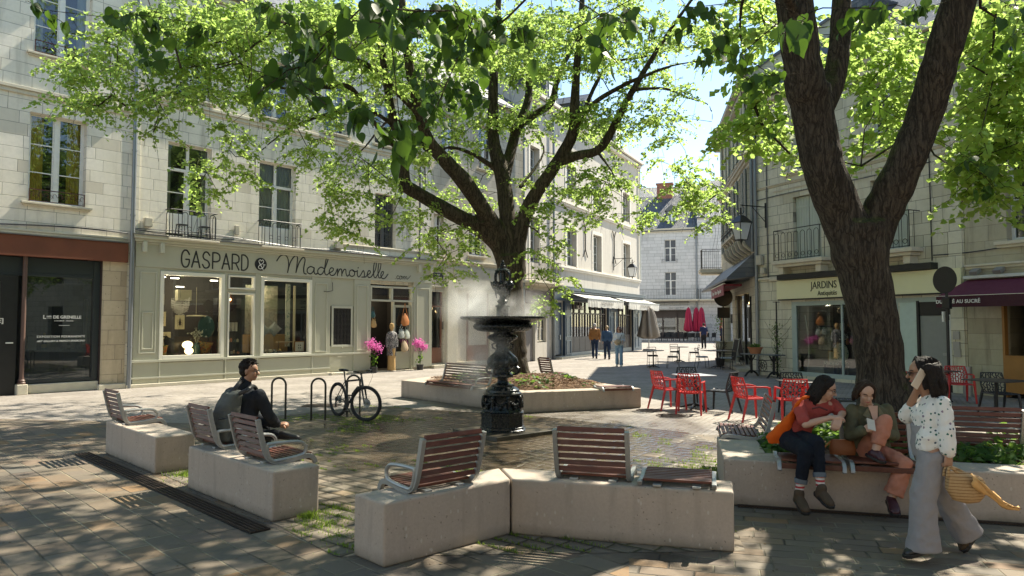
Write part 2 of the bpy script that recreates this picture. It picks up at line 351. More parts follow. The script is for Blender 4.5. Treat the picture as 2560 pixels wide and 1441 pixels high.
def crom(pts, k=6, closed=False):
    P_ = [Vector(p) for p in pts]; out = []; n = len(P_)
    for i in range(n if closed else n-1):
        if closed: a, b_, c, d = P_[i-1], P_[i], P_[(i+1) % n], P_[(i+2) % n]
        else: a, b_, c, d = P_[max(i-1, 0)], P_[i], P_[i+1], P_[min(i+2, n-1)]
        for j in range(k):
            t = j/k; out.append(.5*((2*b_)+(c-a)*t+(2*a-5*b_+4*c-d)*t*t+(3*b_-a-3*c+d)*t**3))
    if not closed: out.append(P_[-1])
    return out
def at(px, py, d):
    """world point seen at photo pixel (px,py) at depth d: used to read limb and street distances off the survey"""
    a = (px-1280)/FPX; b_ = -(py-720.5)/FPX
    r = Vector((a, math.cos(PITCH)-b_*math.sin(PITCH), math.sin(PITCH)+b_*math.cos(PITCH)))
    return Vector((0, 0, CAMZ))+r*(d/r.y)
# ================================================================ GROUND
def paving():
    b = NB('paving_stone'); p = b.pos()
    sep = b.n('SeparateXYZ', {0: p})
    # two laying directions, as in the square: diagonal on the left, square to the seats on the right
    def rot(a): return b.n('Mapping', {0: p, 2: (0, 0, R(a))}, vector_type='POINT').outputs[0]
    def lay(vec, w_, h_, seed, jl):
        vd = b.n('VectorMath', {0: vec, 1: b.n('VectorMath', {0: b.noise(p, 3, 2, out=1), 'Scale': .02}, operation='SCALE').outputs[0]}, operation='ADD').outputs[0]
        return cells(b, vd, w_, h_, .5, seed)
    i1, c1, d1 = lay(rot(45), .36, .24, 3.0, .5); i2, c2, d2 = lay(rot(16), .34, .17, 9.0, .5)
    i3, c3, d3 = lay(rot(-62), .24, .12, 5.0, .5)
    side = b.ramp(b.m('ADD', b.m('MULTIPLY', sep.outputs[0], .5), b.m('MULTIPLY', sep.outputs[1], -.08)), [(.0, 0), (.001, 1)], 'CONSTANT')
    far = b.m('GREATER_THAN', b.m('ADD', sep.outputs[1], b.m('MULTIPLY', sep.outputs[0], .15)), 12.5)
    def pick(a, c, e): return b.m('ADD', b.m('MULTIPLY', b.m('ADD', b.m('MULTIPLY', a, b.m('SUBTRACT', 1.0, side)), b.m('MULTIPLY', c, side)), b.m('SUBTRACT', 1.0, far)), b.m('MULTIPLY', e, far))
    idv = pick(i1, i2, i3); d = pick(d1, d2, b.m('MULTIPLY', d3, 1.0))
    c = b.ramp(idv, [(0, (.20, .17, .135)), (.16, (.125, .122, .115)), (.3, (.235, .195, .15)), (.45, (.16, .135, .125)), (.6, (.21, .20, .18)), (.72, (.145, .14, .13)), (.84, (.29, .19, .10)), (.92, (.17, .14, .13)), (1, (.12, .125, .125))])
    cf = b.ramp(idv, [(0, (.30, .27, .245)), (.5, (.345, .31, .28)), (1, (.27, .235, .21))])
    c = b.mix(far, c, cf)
    n1 = b.noise(p, .8, 5, .6); n2 = b.noise(p, 22, 5, .7); n3 = b.noise(p, 6, 5, .65)
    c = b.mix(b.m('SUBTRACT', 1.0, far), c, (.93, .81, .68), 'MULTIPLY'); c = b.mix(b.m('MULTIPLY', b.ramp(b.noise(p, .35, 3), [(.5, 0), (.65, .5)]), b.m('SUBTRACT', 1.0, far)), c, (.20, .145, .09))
    c = b.mix(b.ramp(n2, [(.3, .35), (.7, 0)]), c, (.09, .08, .065))
    c = b.mix(b.ramp(n3, [(.55, 0), (.75, .5)]), c, (.27, .22, .15))
    c = b.mix(b.ramp(n1, [(.35, .45), (.6, 0)]), c, (.11, .10, .085))
    jm = b.ramp(b.m('DIVIDE', d, .011), [(.35, 1), (1, 0)])
    jc = b.mix(b.ramp(b.noise(p, 1.4, 3), [(.4, 0), (.6, 1)]), (.05, .043, .033), (.26, .23, .16))
    c = b.mix(b.m('MULTIPLY', jm, b.m('MULTIPLY_ADD', far, -.45, .9)), c, jc)
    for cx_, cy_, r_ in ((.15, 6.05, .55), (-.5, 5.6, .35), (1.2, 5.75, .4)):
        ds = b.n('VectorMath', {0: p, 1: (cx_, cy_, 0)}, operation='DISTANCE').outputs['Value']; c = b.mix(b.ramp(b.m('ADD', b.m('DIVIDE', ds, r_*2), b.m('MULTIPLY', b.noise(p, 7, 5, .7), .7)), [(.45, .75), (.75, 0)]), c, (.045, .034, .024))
    # water spilt round the fountain
    dist = b.n('VectorMath', {0: p, 1: (-.2, 12.3, 0)}, operation='DISTANCE').outputs['Value']
    wet = b.ramp(b.m('ADD', b.m('DIVIDE', dist, 6.0), b.m('MULTIPLY', b.m('SUBTRACT', b.noise(p, 1.1, 4), .5), .9)), [(.52, 1), (.78, 0)])
    c = b.mix(b.m('MULTIPLY', wet, .55), c, (.07, .055, .04))
    pud = b.m('MULTIPLY', wet, b.ramp(b.noise(p, 2.2, 3), [(.45, 0), (.6, 1)]))
    rough = b.m('SUBTRACT', b.m('MULTIPLY_ADD', n2, .2, .68), b.m('ADD', b.m('MULTIPLY', wet, .35), b.m('MULTIPLY', pud, .22)))
    h = b.m('ADD', b.m('ADD', b.m('MULTIPLY', jm, -1.0), b.m('MULTIPLY', n3, .5)), b.m('ADD', b.m('MULTIPLY', n2, .25), b.m('MULTIPLY', idv, .3)))
    b.bsdf(c, rough, 0, b.bump(h, .7, .014), .4); return b.mat
def cobble():
    b = NB('cobble_setts'); p = b.obj()
    vd = b.n('VectorMath', {0: p, 1: b.n('VectorMath', {0: b.noise(p, 5, 2, out=1), 'Scale': .03}, operation='SCALE').outputs[0]}, operation='ADD').outputs[0]
    idv, cc, d = cells(b, vd, .25, .185, .3, 2.0)
    c = b.ramp(idv, [(0, (.19, .155, .115)), (.3, (.16, .14, .11)), (.55, (.22, .17, .12)), (.8, (.175, .15, .12)), (.93, (.25, .175, .10)), (1, (.135, .12, .095))])
    n2 = b.noise(p, 24, 5, .7); n1 = b.noise(p, .9, 4)
    c = b.mix(b.ramp(n2, [(.3, .4), (.7, 0)]), c, (.08, .07, .055))
    jm = b.ramp(b.m('DIVIDE', d, .019), [(.3, 1), (1, 0)])
    moss = b.m('MULTIPLY', b.ramp(b.noise(p, 1.5, 4), [(.5, 0), (.66, .8)]), b.ramp(b.m('DIVIDE', b.n('VectorMath', {0: b.pos(), 1: (-.2, 12.3, 0)}, operation='DISTANCE').outputs['Value'], 6.0), [(.5, 0), (.75, .8)]))
    c = b.mix(b.m('MULTIPLY', jm, .95), c, b.mix(moss, (.045, .036, .026), (.065, .085, .02)))
    c = b.mix(b.m('MULTIPLY', moss, b.ramp(n2, [(.5, 0), (.75, .55)])), c, (.09, .10, .04))
    wp = b.pos(); dist = b.n('VectorMath', {0: wp, 1: (-.2, 12.3, 0)}, operation='DISTANCE').outputs['Value']
    wet = b.ramp(b.m('ADD', b.m('DIVIDE', dist, 6.0), b.m('MULTIPLY', b.m('SUBTRACT', b.noise(wp, 1.1, 4), .5), .8)), [(.52, 1), (.74, 0)])
    c = b.mix(b.m('MULTIPLY', wet, .78), c, (.055, .040, .025))
    rough = b.m('SUBTRACT', b.m('MULTIPLY_ADD', n2, .2, .7), b.m('MULTIPLY', wet, .60))
    h = b.m('MULTIPLY', b.m('ADD', b.m('MULTIPLY', b.ramp(b.m('DIVIDE', d, .05), [(0, 0), (1, 1)], 'EASE'), 1.0), b.m('ADD', b.m('MULTIPLY', n2, .2), b.m('MULTIPLY', idv, .25))), b.m('MULTIPLY_ADD', wet, -.72, 1.0))
    b.bsdf(c, rough, 0, b.bump(h, .9, .022), .4); return b.mat
MT['paving'] = paving(); MT['cobble'] = cobble()
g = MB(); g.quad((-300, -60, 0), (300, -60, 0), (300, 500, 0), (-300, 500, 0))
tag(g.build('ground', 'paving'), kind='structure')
# cobbled inner square round the fountain, laid on the diagonal
def flat_poly(name, pts, z, mat, rz=0.0):
    c, s_ = math.cos(-rz), math.sin(-rz); b = MB()
    b.add([(x*c-y*s_, x*s_+y*c, 0) for x, y in pts], [tuple(range(len(pts)))])
    o = b.build(name, mat); o.location = (0, 0, z); o.rotation_euler = (0, 0, rz); return tag(o, kind='structure')
SQ = [(-2.12, 6.6), (-1.4, 5.75), (1.9, 5.9), (2.15, 7.3), (2.45, 8.8), (3.3, 10.3), (3.0, 12.2), (.6, 14.3), (-3.2, 16.2), (-4.9, 14.2), (-5.75, 10.35)]
flat_poly('courtyard_cobbles', SQ, .004, 'cobble', R(-38))
# warm darker gutter strip of big slabs left of the drain is part of the paving; the drain itself is a grate
def drain(p0, p1, wd, label):
    p0, p1 = Vector((*p0, 0)), Vector((*p1, 0)); L = (p1-p0).length; a = math.atan2((p1-p0).y, (p1-p0).x)
    t = thing('drain_grate', label, 'drain grate', p0, a, 'drain grates beside the stone seats')
    MB().box(0, L, 0, wd, .002, .008).build('channel', 'black_metal', t)
    b = MB(); n = int(L/.03)
    for j in range(5): b.box(0, L, .012+j*(wd-.024)/4-.006, .012+j*(wd-.024)/4+.006, .009, .022)
    b.build('long_bar', MT['rustgrate'], t)
    b = MB()
    for i in range(n): b.box(i*.03, i*.03+.012, .004, wd-.004, .006, .018)
    b.build('cross_bar', MT['rustgrate'], t)
    return t
MT['rustgrate'] = plain('cast_iron_rusty', (.045, .03, .022), .65, .4, var=.4, sc=5, bump=.3)
drain((-2.17, 6.5), (-6.05, 10.3), .19, 'long rusty drain grate running beside the two separate seat blocks')
drain((2.28, 7.28), (7.3, 5.84), .17, 'dark drain grate along the foot of the planter where the couple sits')
# rust-stained stone kerb strip beside the drain
# ---------------------------------------------------------------- stone seat blocks
def block_poly(name, label, pts, z1=.48, cat='stone seat', group=None, bev=.02):
    c = Vector((sum(p[0] for p in pts)/len(pts), sum(p[1] for p in pts)/len(pts)))
    b = MB(); b.prism([(p[0]-c.x, p[1]-c.y) for p in pts], 0, z1)
    o = b.build(name, 'concrete', bevel=bev, seg=3); o.location = (c.x, c.y, 0); return tag(o, label, cat, group)
gb = 'low cast stone seat blocks round the fountain'
block_poly('stone_seat_block', 'short stone seat block with one armchair seat on its far end, behind the drain', [(-4.39, 8.85), (-4.05, 9.19), (-5.47, 10.61), (-5.81, 10.27)], .455, group=gb)
block_poly('stone_seat_block', 'stone seat block carrying two slatted seats and the man with the backpack', [(-2.23, 6.73), (-1.89, 7.07), (-3.32, 8.47), (-3.66, 8.13)], .47, group=gb)
t = thing('stone_seat_block', 'nearest bent stone seat block in two pieces with a joint at the corner', 'stone seat', (0, 0, 0), 0, gb)
V0 = [(-.97, 5.49), (-.015, 6.36), (-.12, 6.84), (-1.27, 5.80)]
V1 = [(.0, 6.355), (1.80, 5.86), (1.92, 6.28), (-.105, 6.84)]
for q in (V0, V1):
    b = MB(); b.prism(q, 0, .485); b.build('stone_piece', 'concrete', t, bevel=.02, seg=3)
def ring(name, label, outer, wd, z1, zs, cat='planter'):
    """planter: stone walls round a bed; outer polygon counter-clockwise"""
    t = thing(name, label, cat)
    n = len(outer); P_ = [Vector((*p, 0)) for p in outer]; inn = []
    for i in range(n):
        a = (P_[i]-P_[i-1]).normalized(); b_ = (P_[(i+1) % n]-P_[i]).normalized()
        na = Vector((-a.y, a.x, 0)); nb = Vector((-b_.y, b_.x, 0)); m = (na+nb).normalized()
        inn.append(P_[i]+m*(wd/max(.3, m.dot(na))))
    for i in range(n):
        j = (i+1) % n; e = (P_[j]-P_[i]).normalized()*.003
        q = [P_[i]+e, P_[j]-e, inn[j]-e, inn[i]+e]
        b = MB(); b.prism([(v.x, v.y) for v in q], 0, z1); b.build('stone_wall', 'concrete', t, bevel=.018, seg=3)
    b = MB(); b.add([(v.x, v.y, zs) for v in inn], [tuple(range(n))]); b.build('soil', 'soil', t)
    return t, inn
def soil():
    b = NB('soil_mulch'); p = b.pos(); n = b.noise(p, 30, 6, .75); vo = b.n('TexVoronoi', {'Vector': b.n('Mapping', {0: p, 3: (1, 2.2, 1)}).outputs[0], 'Scale': 38.0}, feature='F1').outputs[1]
    c = b.mix(n, (.05, .028, .016), (.17, .10, .06)); c = b.mix(.4, c, b.ramp(b.n('SeparateXYZ', {0: vo}).outputs[0], [(0, (.08, .045, .025)), (1, (.26, .165, .10))]))
    b.bsdf(c, .95, 0, b.bump(n, .8, .05), .2); return b.mat
MT['soil'] = soil()
CP = [(-2.8, 18.05), (.16, 14.8), (2.85, 15.8), (1.95, 17.6), (.45, 20.1), (-1.5, 20.6)]
tC, innC = ring('stone_planter', 'low stone planter with mulch bed around the middle tree behind the fountain', CP, .42, .43, .40)
RP = [(2.17, 7.38), (7.6, 5.83), (8.2, 8.2), (5.6, 9.9), (3.5, 10.35), (2.52, 8.85)]
tR, innR = ring('stone_planter', 'big stone planter with ivy at right where the couple sits', RP, .46, .47, .40)
# gentle mound of mulch in the middle bed
b = MB(); b.lathe([(1.75, .39), (1.5, .46), (1.0, .53), (.5, .58), (.1, .60)], 28, rf=lambda th, i, r: r*(1+.12*math.sin(3*th+i)))
o = b.build('mulch_mound', 'soil', tC, smooth=True); o.location = (.35, 17.3, 0)
# ================================================================ BUILDINGS (local x along the front, y into the house, z up)
def wall(parent, mat, s0, s1, z0, z1, ops, dep=.28, y=0.0, name='wall', revmat=None):
    b = MB(); zs = sorted({z0, z1, *[max(z0, o[2]) for o in ops], *[min(z1, o[3]) for o in ops]})
    for a, c in zip(zs[:-1], zs[1:]):
        zm = (a+c)/2; cut = sorted([(o[0], o[1]) for o in ops if o[2] < zm < o[3]]); x = s0
        for p, q in cut:
            if p > x: b.quad((x, y, a), (p, y, a), (p, y, c), (x, y, c))
            x = max(x, q)
        if x < s1: b.quad((x, y, a), (s1, y, a), (s1, y, c), (x, y, c))
    for p, q, a, c in [o[:4] for o in ops]:
        d = y+dep
        b.quad((p, y, a), (p, d, a), (p, d, c), (p, y, c)); b.quad((q, d, a), (q, y, a), (q, y, c), (q, d, c))
        b.quad((p, d, c), (q, d, c), (q, y, c), (p, y, c)); b.quad((p, y, a), (q, y, a), (q, d, a), (p, d, a))
    return b.build(name, mat, parent)
def shell(parent, s0, s1, h, dep=8, ridge=3.0, mat='stone_c', y0=.32, roofmat='slate', over=.25, floor2=None):
    """side walls, back wall, floors and a pitched roof so that the house is a closed solid"""
    b = MB()
    b.quad((s0, y0, 0), (s0, dep, 0), (s0, dep, h), (s0, y0, h)); b.quad((s1, dep, 0), (s1, y0, 0), (s1, y0, h), (s1, dep, h))
    b.quad((s1, dep, 0), (s0, dep, 0), (s0, dep, h), (s1, dep, h))
    b.quad((s0, 0, 0), (s0, y0, 0), (s0, y0, h), (s0, 0, h)); b.quad((s1, y0, 0), (s1, 0, 0), (s1, 0, h), (s1, y0, h))
    m = dep/2
    b.add([(s0, 0, h), (s0, dep, h), (s0, m, h+ridge)], [(0, 1, 2)]); b.add([(s1, 0, h), (s1, dep, h), (s1, m, h+ridge)], [(2, 1, 0)])
    b.build('side_wall', mat, parent)
    b = MB()
    for zf in (floor2 or [3.75, 7.9]): b.box(s0+.02, s1-.02, .34, dep-.02, zf, zf+.12)
    b.box(s0+.02, s1-.02, 3.0, 3.1, 0, h-.05); b.build('floor_slab', 'dark_room', parent)
    b = MB(); t = .12
    for sg in (0, 1):
        y_a, y_b = (-over, m) if sg == 0 else (dep+over, m); za = h-over*ridge/m
        b.add([(s0-.1, y_a, za), (s1+.1, y_a, za), (s1+.1, y_b, h+ridge), (s0-.1, y_b, h+ridge), (s0-.1, y_a, za+t), (s1+.1, y_a, za+t), (s1+.1, y_b, h+ridge+t), (s0-.1, y_b, h+ridge+t)],
              [(0, 3, 2, 1), (4, 5, 6, 7), (0, 1, 5, 4), (1, 2, 6, 5), (2, 3, 7, 6), (3, 0, 4, 7)])
    b.build('roof', roofmat, parent)
def window(parent, s0, s1, z0, z1, y=.2, rows=3, cas=2, frame='white', trans=None, pane='glass', cols=1, fw=.055, curtain=None, room=True, name='window'):
    b = MB(); t = .05
    b.box(s0, s0+fw, y, y+t, z0, z1); b.box(s1-fw, s1, y, y+t, z0, z1); b.box(s0+fw, s1-fw, y, y+t, z0, z0+fw*1.3); b.box(s0+fw, s1-fw, y, y+t, z1-fw, z1)
    zt = trans if trans else z1-fw; a, c = s0+fw, s1-fw; zb = z0+fw*1.3
    if trans: b.box(a, c, y-.02, y+t, trans, trans+.09)
    if cas == 2:
        m = (a+c)/2; b.box(m-.055, m+.055, y-.012, y+t, zb, zt)
        if trans: b.box(m-.045, m+.045, y-.005, y+t, trans+.09, z1-fw)
        spans = [(a, m-.055), (m+.055, c)]
    else: spans = [(a, c)]
    for p, q in spans:
        b.box(p, p+.035, y+.006, y+t-.004, zb, zt); b.box(q-.035, q, y+.006, y+t-.004, zb, zt)
        for r in range(1, rows):
            zz = zb+(zt-zb)*r/rows; b.box(p+.035, q-.035, y+.01, y+t-.01, zz-.014, zz+.014)
        for k in range(1, cols):
            xx = p+(q-p)*k/cols; b.box(xx-.012, xx+.012, y+.012, y+t-.012, zb, zt)
    o = b.build(name, frame, parent, bevel=.004, seg=1)
    g = MB(); g.quad((a, y+.028, zb), (c, y+.028, zb), (c, y+.028, z1-fw), (a, y+.028, z1-fw)); g.build('pane', pane, o)
    if curtain:
        for side in curtain[1]:
            cw = (c-a)*curtain[2]; x0, x1 = (a, a+cw) if side == 'l' else (c-cw, c); k = 26; vs = []; fs = []
            for i in range(k+1):
                x = x0+(x1-x0)*i/k; yy = y+.10+.03*math.sin(i*1.35)+.012*math.sin(i*3.1); vs += [(x, yy, zb), (x, yy+.01, z1-fw)]
            for i in range(k): fs.append((2*i, 2*i+2, 2*i+3, 2*i+1))
            cb = MB(); cb.add(vs, fs); cb.build('curtain', curtain[0], o, smooth=True, ang=3)
    if room:
        r = MB(); e = .04; yy0, yy1 = y+t+.01, y+2.2
        r.quad((s0-e, yy1, z0), (s1+e, yy1, z0), (s1+e, yy1, z1), (s0-e, yy1, z1)); r.quad((s0-e, yy0, z0), (s0-e, yy1, z0), (s0-e, yy1, z1), (s0-e, yy0, z1))
        r.quad((s1+e, yy0, z0), (s1+e, yy1, z0), (s1+e, yy1, z1), (s1+e, yy0, z1)); r.quad((s0-e, yy0, z1), (s1+e, yy0, z1), (s1+e, yy1, z1), (s0-e, yy1, z1))
        r.quad((s0-e, yy0, z0), (s1+e, yy0, z0), (s1+e, yy1, z0), (s0-e, yy1, z0)); r.build('room', 'dark_room', o)
    return o
def sill(parent, s0, s1, z, mat='stone_trim', out=.12, h=.1):
    b = MB(); b.box(s0, s1, -out, .0, z-h*.55, z); b.box(s0+.04, s1-.04, -out*.6, 0, z-h, z-h*.55-.001); return b.build('window_sill', mat, parent, bevel=.008)
def band(parent, s0, s1, z, h=.16, out=.08, mat='stone_trim', name='string_course'):
    b = MB(); b.box(s0, s1, -out, 0, z+h*.55, z+h); b.box(s0, s1, -out*.55, 0, z, z+h*.55-.002); return b.build(name, mat, parent, bevel=.01)
def pipe(parent, s, z0, z1, y=-.1, r=.055, mat='zinc', name='downpipe'):
    b = MB(); b.tube([(s, y, z0), (s, y, z1)], r, 12)
    z = z0+1.2
    while z < z1: b.tube([(s, y, z-.02), (s, y, z+.02)], r+.012, 12); z += 1.9
    return b.build(name, mat, parent, smooth=True)
def rail_loops(parent, s0, s1, z0, z1, out, mat='black_metal', pitch=.3, name='balcony'):
    """balustrade of hooped bars with rings (the Gaspard house)"""
    b = MB(); r = .011
    def run(p, q, horiz):
        L = q-p; n = max(1, round(L/pitch)); w_ = L/n
        P3 = (lambda u, z: (u, -out, z)) if horiz is None else (lambda u, z: (horiz, u, z))
        for i in range(n):
            c = p+w_*(i+.5); hw = w_*.3
            pts = [P3(c-hw, z0+.02)]+[P3(c-hw*math.cos(t), z1-.06-hw+hw*math.sin(t)) for t in [math.pi*k/8 for k in range(9)]]+[P3(c+hw, z0+.02)]
            b.tube(pts, r, 6)
            cc = p+w_*(i+1)
            if i < n-1: b.tube([P3(cc+w_*.2*math.cos(t), z0+.3+w_*.2*math.sin(t)) for t in [2*math.pi*k/12 for k in range(13)]], r*.8, 6)
        b.tube([P3(p, z1), P3(q, z1)], .016, 6); b.tube([P3(p, z0+.02), P3(q, z0+.02)], .013, 6)
    run(s0, s1, None); run(-out, 0, s0); run(-out, 0, s1)
    return b.build(name, mat, parent, smooth=True)
def rail_bars(parent, s0, s1, z0, z1, out, mat='iron', pitch=.11, name='balcony', slab=None, scroll=False):
    b = MB(); n = max(2, int((s1-s0)/pitch))
    for i in range(n+1):
        x = s0+(s1-s0)*i/n
        b.box(x-.008, x+.008, -out-.008, -out+.008, z0, z1)
    k = max(1, int(out/pitch))
    for xx in (s0, s1):
        for i in range(k): b.box(xx-.008, xx+.008, -out+out*i/k-.008, -out+out*i/k+.008, z0, z1)
        b.box(xx-.015, xx+.015, -out, 0, z1, z1+.025); b.box(xx-.012, xx+.012, -out, 0, z0+.06, z0+.08)
    b.box(s0-.02, s1+.02, -out-.02, -out+.02, z1, z1+.03); b.box(s0, s1, -out-.012, -out+.012, z0+.06, z0+.08)
    if scroll:
        for i in range(0, n, 4):
            x = s0+(s1-s0)*(i+2)/n
            b.tube([(x+.09*math.cos(t), -out, z0+.22+.09*math.sin(t)) for t in [2*math.pi*q/10 for q in range(11)]], .008, 5)
    o = b.build(name, mat, parent)
    if slab: sb = MB(); sb.box(s0-.12, s1+.12, -out-.12, 0, z0-slab, z0-.01); sb.box(s0-.02, s1+.02, -out-.02, 0, z0-slab-.08, z0-slab-.001); sb.build('balcony_slab', 'stone_trim', o, bevel=.012)
    return o
def rail_scroll(parent, s0, s1, z0, h=.33, y=-.03, mat='iron_red', name='window_guard'):
    b = MB(); b.box(s0, s1, y-.012, y+.012, z0+h, z0+h+.02); b.box(s0, s1, y-.008, y+.008, z0+.02, z0+.035)
    n = max(2, round((s1-s0)/.34)); w_ = (s1-s0)/n
    for i in range(n):
        c = s0+w_*(i+.5)
        for sg in (-1, 1):
            pts = [(c+sg*(w_*.5-(.055+.012*k_)*0-w_*.25+ (w_*.23-.010*k_)*math.cos(.55*k_)), y, z0+h*.5+(h*.44-.016*k_)*math.sin(.55*k_)) for k_ in range(9)]
            b.tube(pts, .006, 5)
        b.tube([(c+.05*math.cos(t), y, z0+h*.5+.05*math.sin(t)) for t in [2*math.pi*q/8 for q in range(9)]], .005, 5)
    b.box(s0, s0+.02, y-.01, y+.01, z0, z0+h); b.box(s1-.02, s1, y-.01, y+.01, z0, z0+h)
    return b.build(name, mat, parent)
MT['curtain_yellow'] = plain('curtain_ochre_yellow', (.80, .56, .10), .8, var=.1, bump=.1)
MT['curtain_white'] = plain('curtain_net_white', (.6, .6, .56), .8, var=.08, bump=.1)
AA = math.atan2(.76, .65); A0 = Vector((-11.2, 20.6, 0)); Au = Vector((.65, .76, 0)); An = Vector((.76, -.65, 0))
# ---------------------------------------------------------------- A1: left house with the gallery front
a1 = thing('stone_house', 'cream limestone house with yellow curtains above a dark gallery window', 'house', A0, AA)
ops1 = [(-2.5, -1.12, 5.1, 7.5), (-2.48, -1.08, 9.13, 11.5), (-6.2, -4.8, 5.1, 7.5), (-6.2, -4.8, 9.13, 11.5), (-6.9, -.62, .0, 4.16)]
wall(a1, 'stone_a', -7.5, .02, 0, 13.2, ops1[:4]+[(-6.9, -.62, .0, 4.16)]); shell(a1, -7.5, .02, 13.2, floor2=[4.3, 8.2])
wall_pit = MB(); wall_pit.box(-.62, .02, -.03, -.001, .16, 3.62); wall_pit.build('weathered_pier', 'stone_pit', a1)
for i, (p, q, a, c) in enumerate(ops1[:4]):
    window(a1, p, q, a, c, rows=3, pane='glass_clear', curtain=('curtain_yellow' if a < 8 else 'curtain_white', 'lr', .27 if a < 8 else .18))
    sill(a1, p-.16, q+.16, a-.02); rail_scroll(a1, p+.02, q-.02, a+.0, .32)
band(a1, -7.5, .02, 7.92, .2, .1); band(a1, -7.5, .02, 4.22, .12, .05)
band(a1, -7.5, .05, 12.9, .35, .3, name='cornice')
b = MB(); b.box(-7.5, .0, -.16, -.002, 3.62, 4.17); b.build('fascia_band', 'rust', a1, bevel=.01)
b = MB(); b.box(-7.5, .0, -.2, .0, 4.172, 4.2); b.build('flashing', 'zinc_dark', a1)
# gallery glazing
gal = MB()
gal.box(-.80, -.64, .10, .26, .27, 3.62)
gal.box(-6.9, -.64, .12, .24, 3.12, 3.2); gal.box(-2.42, -.64, .12, .24, .27, .36); gal.box(-6.9, -.64, .14, .22, 3.20, 3.62)
gl = gal.build('gallery_front', plain('paint_anthracite', (.02, .028, .032), .4, bump=.05), a1, bevel=.006)
b = MB(); b.quad((-2.42, .18, .36), (-.80, .18, .36), (-.80, .18, 3.12), (-2.42, .18, 3.12)); b.quad((-6.9, .18, .1), (-2.42, .18, .1), (-2.42, .18, 3.12), (-6.9, .18, 3.12)); b.build('pane', 'glass_dark', gl)
b = MB(); b.box(-.64, -.60, .0, .2, .1, 3.62); b.build('post', 'brown_dark', a1)
b = MB(); b.tube([(-2.5, -.02, .32), (-2.5, -.02, .5), (-2.5, -.02, 3.62)], [.075, .055, .055], 12); b.lathe([(.1, .26), (.1, .31), (.07, .34), (.09, .36), (.055, .42)], 14, (-2.5, -.02, 0)); b.build('iron_column', 'rust_dark', a1, smooth=True)
b = MB(); b.box(-2.62, -2.38, -.14, .1, 0, .27); b.box(-2.38, -.64, .02, .3, 0, .25); b.box(-.70, .0, -.2, -.031, 0, .15); b.build('plinth', 'stone_trim', a1, bevel=.015)
# dark door at far left
b = MB()
for x0, x1 in ((-3.0, -2.62), (-4.4, -4.25)): b.box(x0, x1, .06, .17, 0, 3.12)
b.box(-4.25, -3.0, .06, .17, 0, .16); b.box(-4.25, -3.0, .06, .17, 2.95, 3.12)
dd = b.build('door', 'black_metal', a1, bevel=.006); b = MB(); b.box(-2.86, -2.70, .02, .06, 1.34, 1.37); b.build('handle', 'letter_white', dd)
b = MB(); b.quad((-6.9, 1.9, 0), (-.6, 1.9, 0), (-.6, 1.9, 3.6), (-6.9, 1.9, 3.6)); b.quad((-.61, .3, 0), (-.61, 1.9, 0), (-.61, 1.9, 3.6), (-.61, .3, 3.6)); b.quad((-6.9, .3, .02), (-.6, .3, .02), (-.6, 1.9, .02), (-6.9, 1.9, .02)); b.build('gallery_room', 'room_grey', a1)
tx = text('window_lettering', a1, 'EXPOSITION PERMANENTE', (-1.55, .165, 1.50), .082, 'letter_white', bold=.002, spacing=1.2)
text('window_lettering', a1, 'ART GALLERY & FRENCH SPARKLING', (-1.55, .165, 1.38), .066, 'letter_white', bold=.0025, shear=.25, spacing=1.06)
text('window_lettering', a1, 'L', (-1.97, .165, 2.03), .14, 'letter_white', bold=.004); text('window_lettering', a1, 'ouis', (-1.86, .165, 2.055), .07, 'letter_white', bold=.002)
b = MB(); b.box(-1.92, -1.80, .16, .165, 2.0, 2.01); b.box(-1.62, -1.36, .16, .165, 1.8, 1.812); b.build('window_lettering', 'letter_white', a1)
text('window_lettering', a1, 'DE GRENELLE', (-1.42, .165, 2.03), .112, 'letter_white', bold=.004)
text('window_lettering', a1, 'A SAUMUR - FRANCE', (-1.5, .165, 1.93), .045, 'letter_white', bold=.001, spacing=1.1)
text('window_lettering', a1, 'E]', (-2.98, .05, 1.93), .16, 'letter_white', bold=.003)
# ---------------------------------------------------------------- A2: the Gaspard & Mademoiselle house
a2 = thing('stone_house', 'long cream limestone house with sage green shopfront lettered Gaspard & Mademoiselle', 'house', A0, AA)
w_up = [(1.12, 2.5, 4.5, 7.42), (4.15, 5.55, 4.4, 7.37), (9.05, 10.1, 4.85, 6.95)]
w_up2 = [(1.3, 2.45, 8.9, 10.9), (4.2, 5.35, 8.9, 10.9), (9.0, 10.1, 8.9, 10.9), (6.7, 7.7, 8.9, 10.9)]
wall(a2, 'stone_a2', .02, 12.0, 0, 12.6, w_up+w_up2+[(.7, 6.4, .5, 3.6), (8.7, 11.0, 0, 3.4), (6.98, 7.98, .9, 2.6)]); shell(a2, .02, 12.0, 12.6, floor2=[3.9, 8.1])
for p, q, a, c in w_up:
    if a < 4.8:
        window(a2, p, q, a, c, rows=3, trans=c-.85, pane='glass_clear', curtain=('curtain_white', 'lr', .12) if p < 3 else ('curtain_white', 'lr', .5))
        rail_loops(a2, p-.03, q+.03, 4.45, 5.3, .35)
        b = MB(); b.box(p-.1, q+.1, -.42, 0, 4.38, 4.44); b.build('balcony_slab', 'stone_trim', a2, bevel=.01)
        b = MB(); b.box(p+.1, (p+q)/2-.07, .18, .22, a+.12, a+.75); b.box((p+q)/2+.07, q-.1, .18, .22, a+.12, a+.75); b.build('door_panel', 'white', a2, bevel=.01)
    else: window(a2, p, q, a, c, rows=4, cols=2, frame='zinc_dark')
for p, q, a, c in w_up2: window(a2, p, q, a, c, rows=4); sill(a2, p-.12, q+.12, a-.02); rail_scroll(a2, p, q, a, .4, mat='iron')
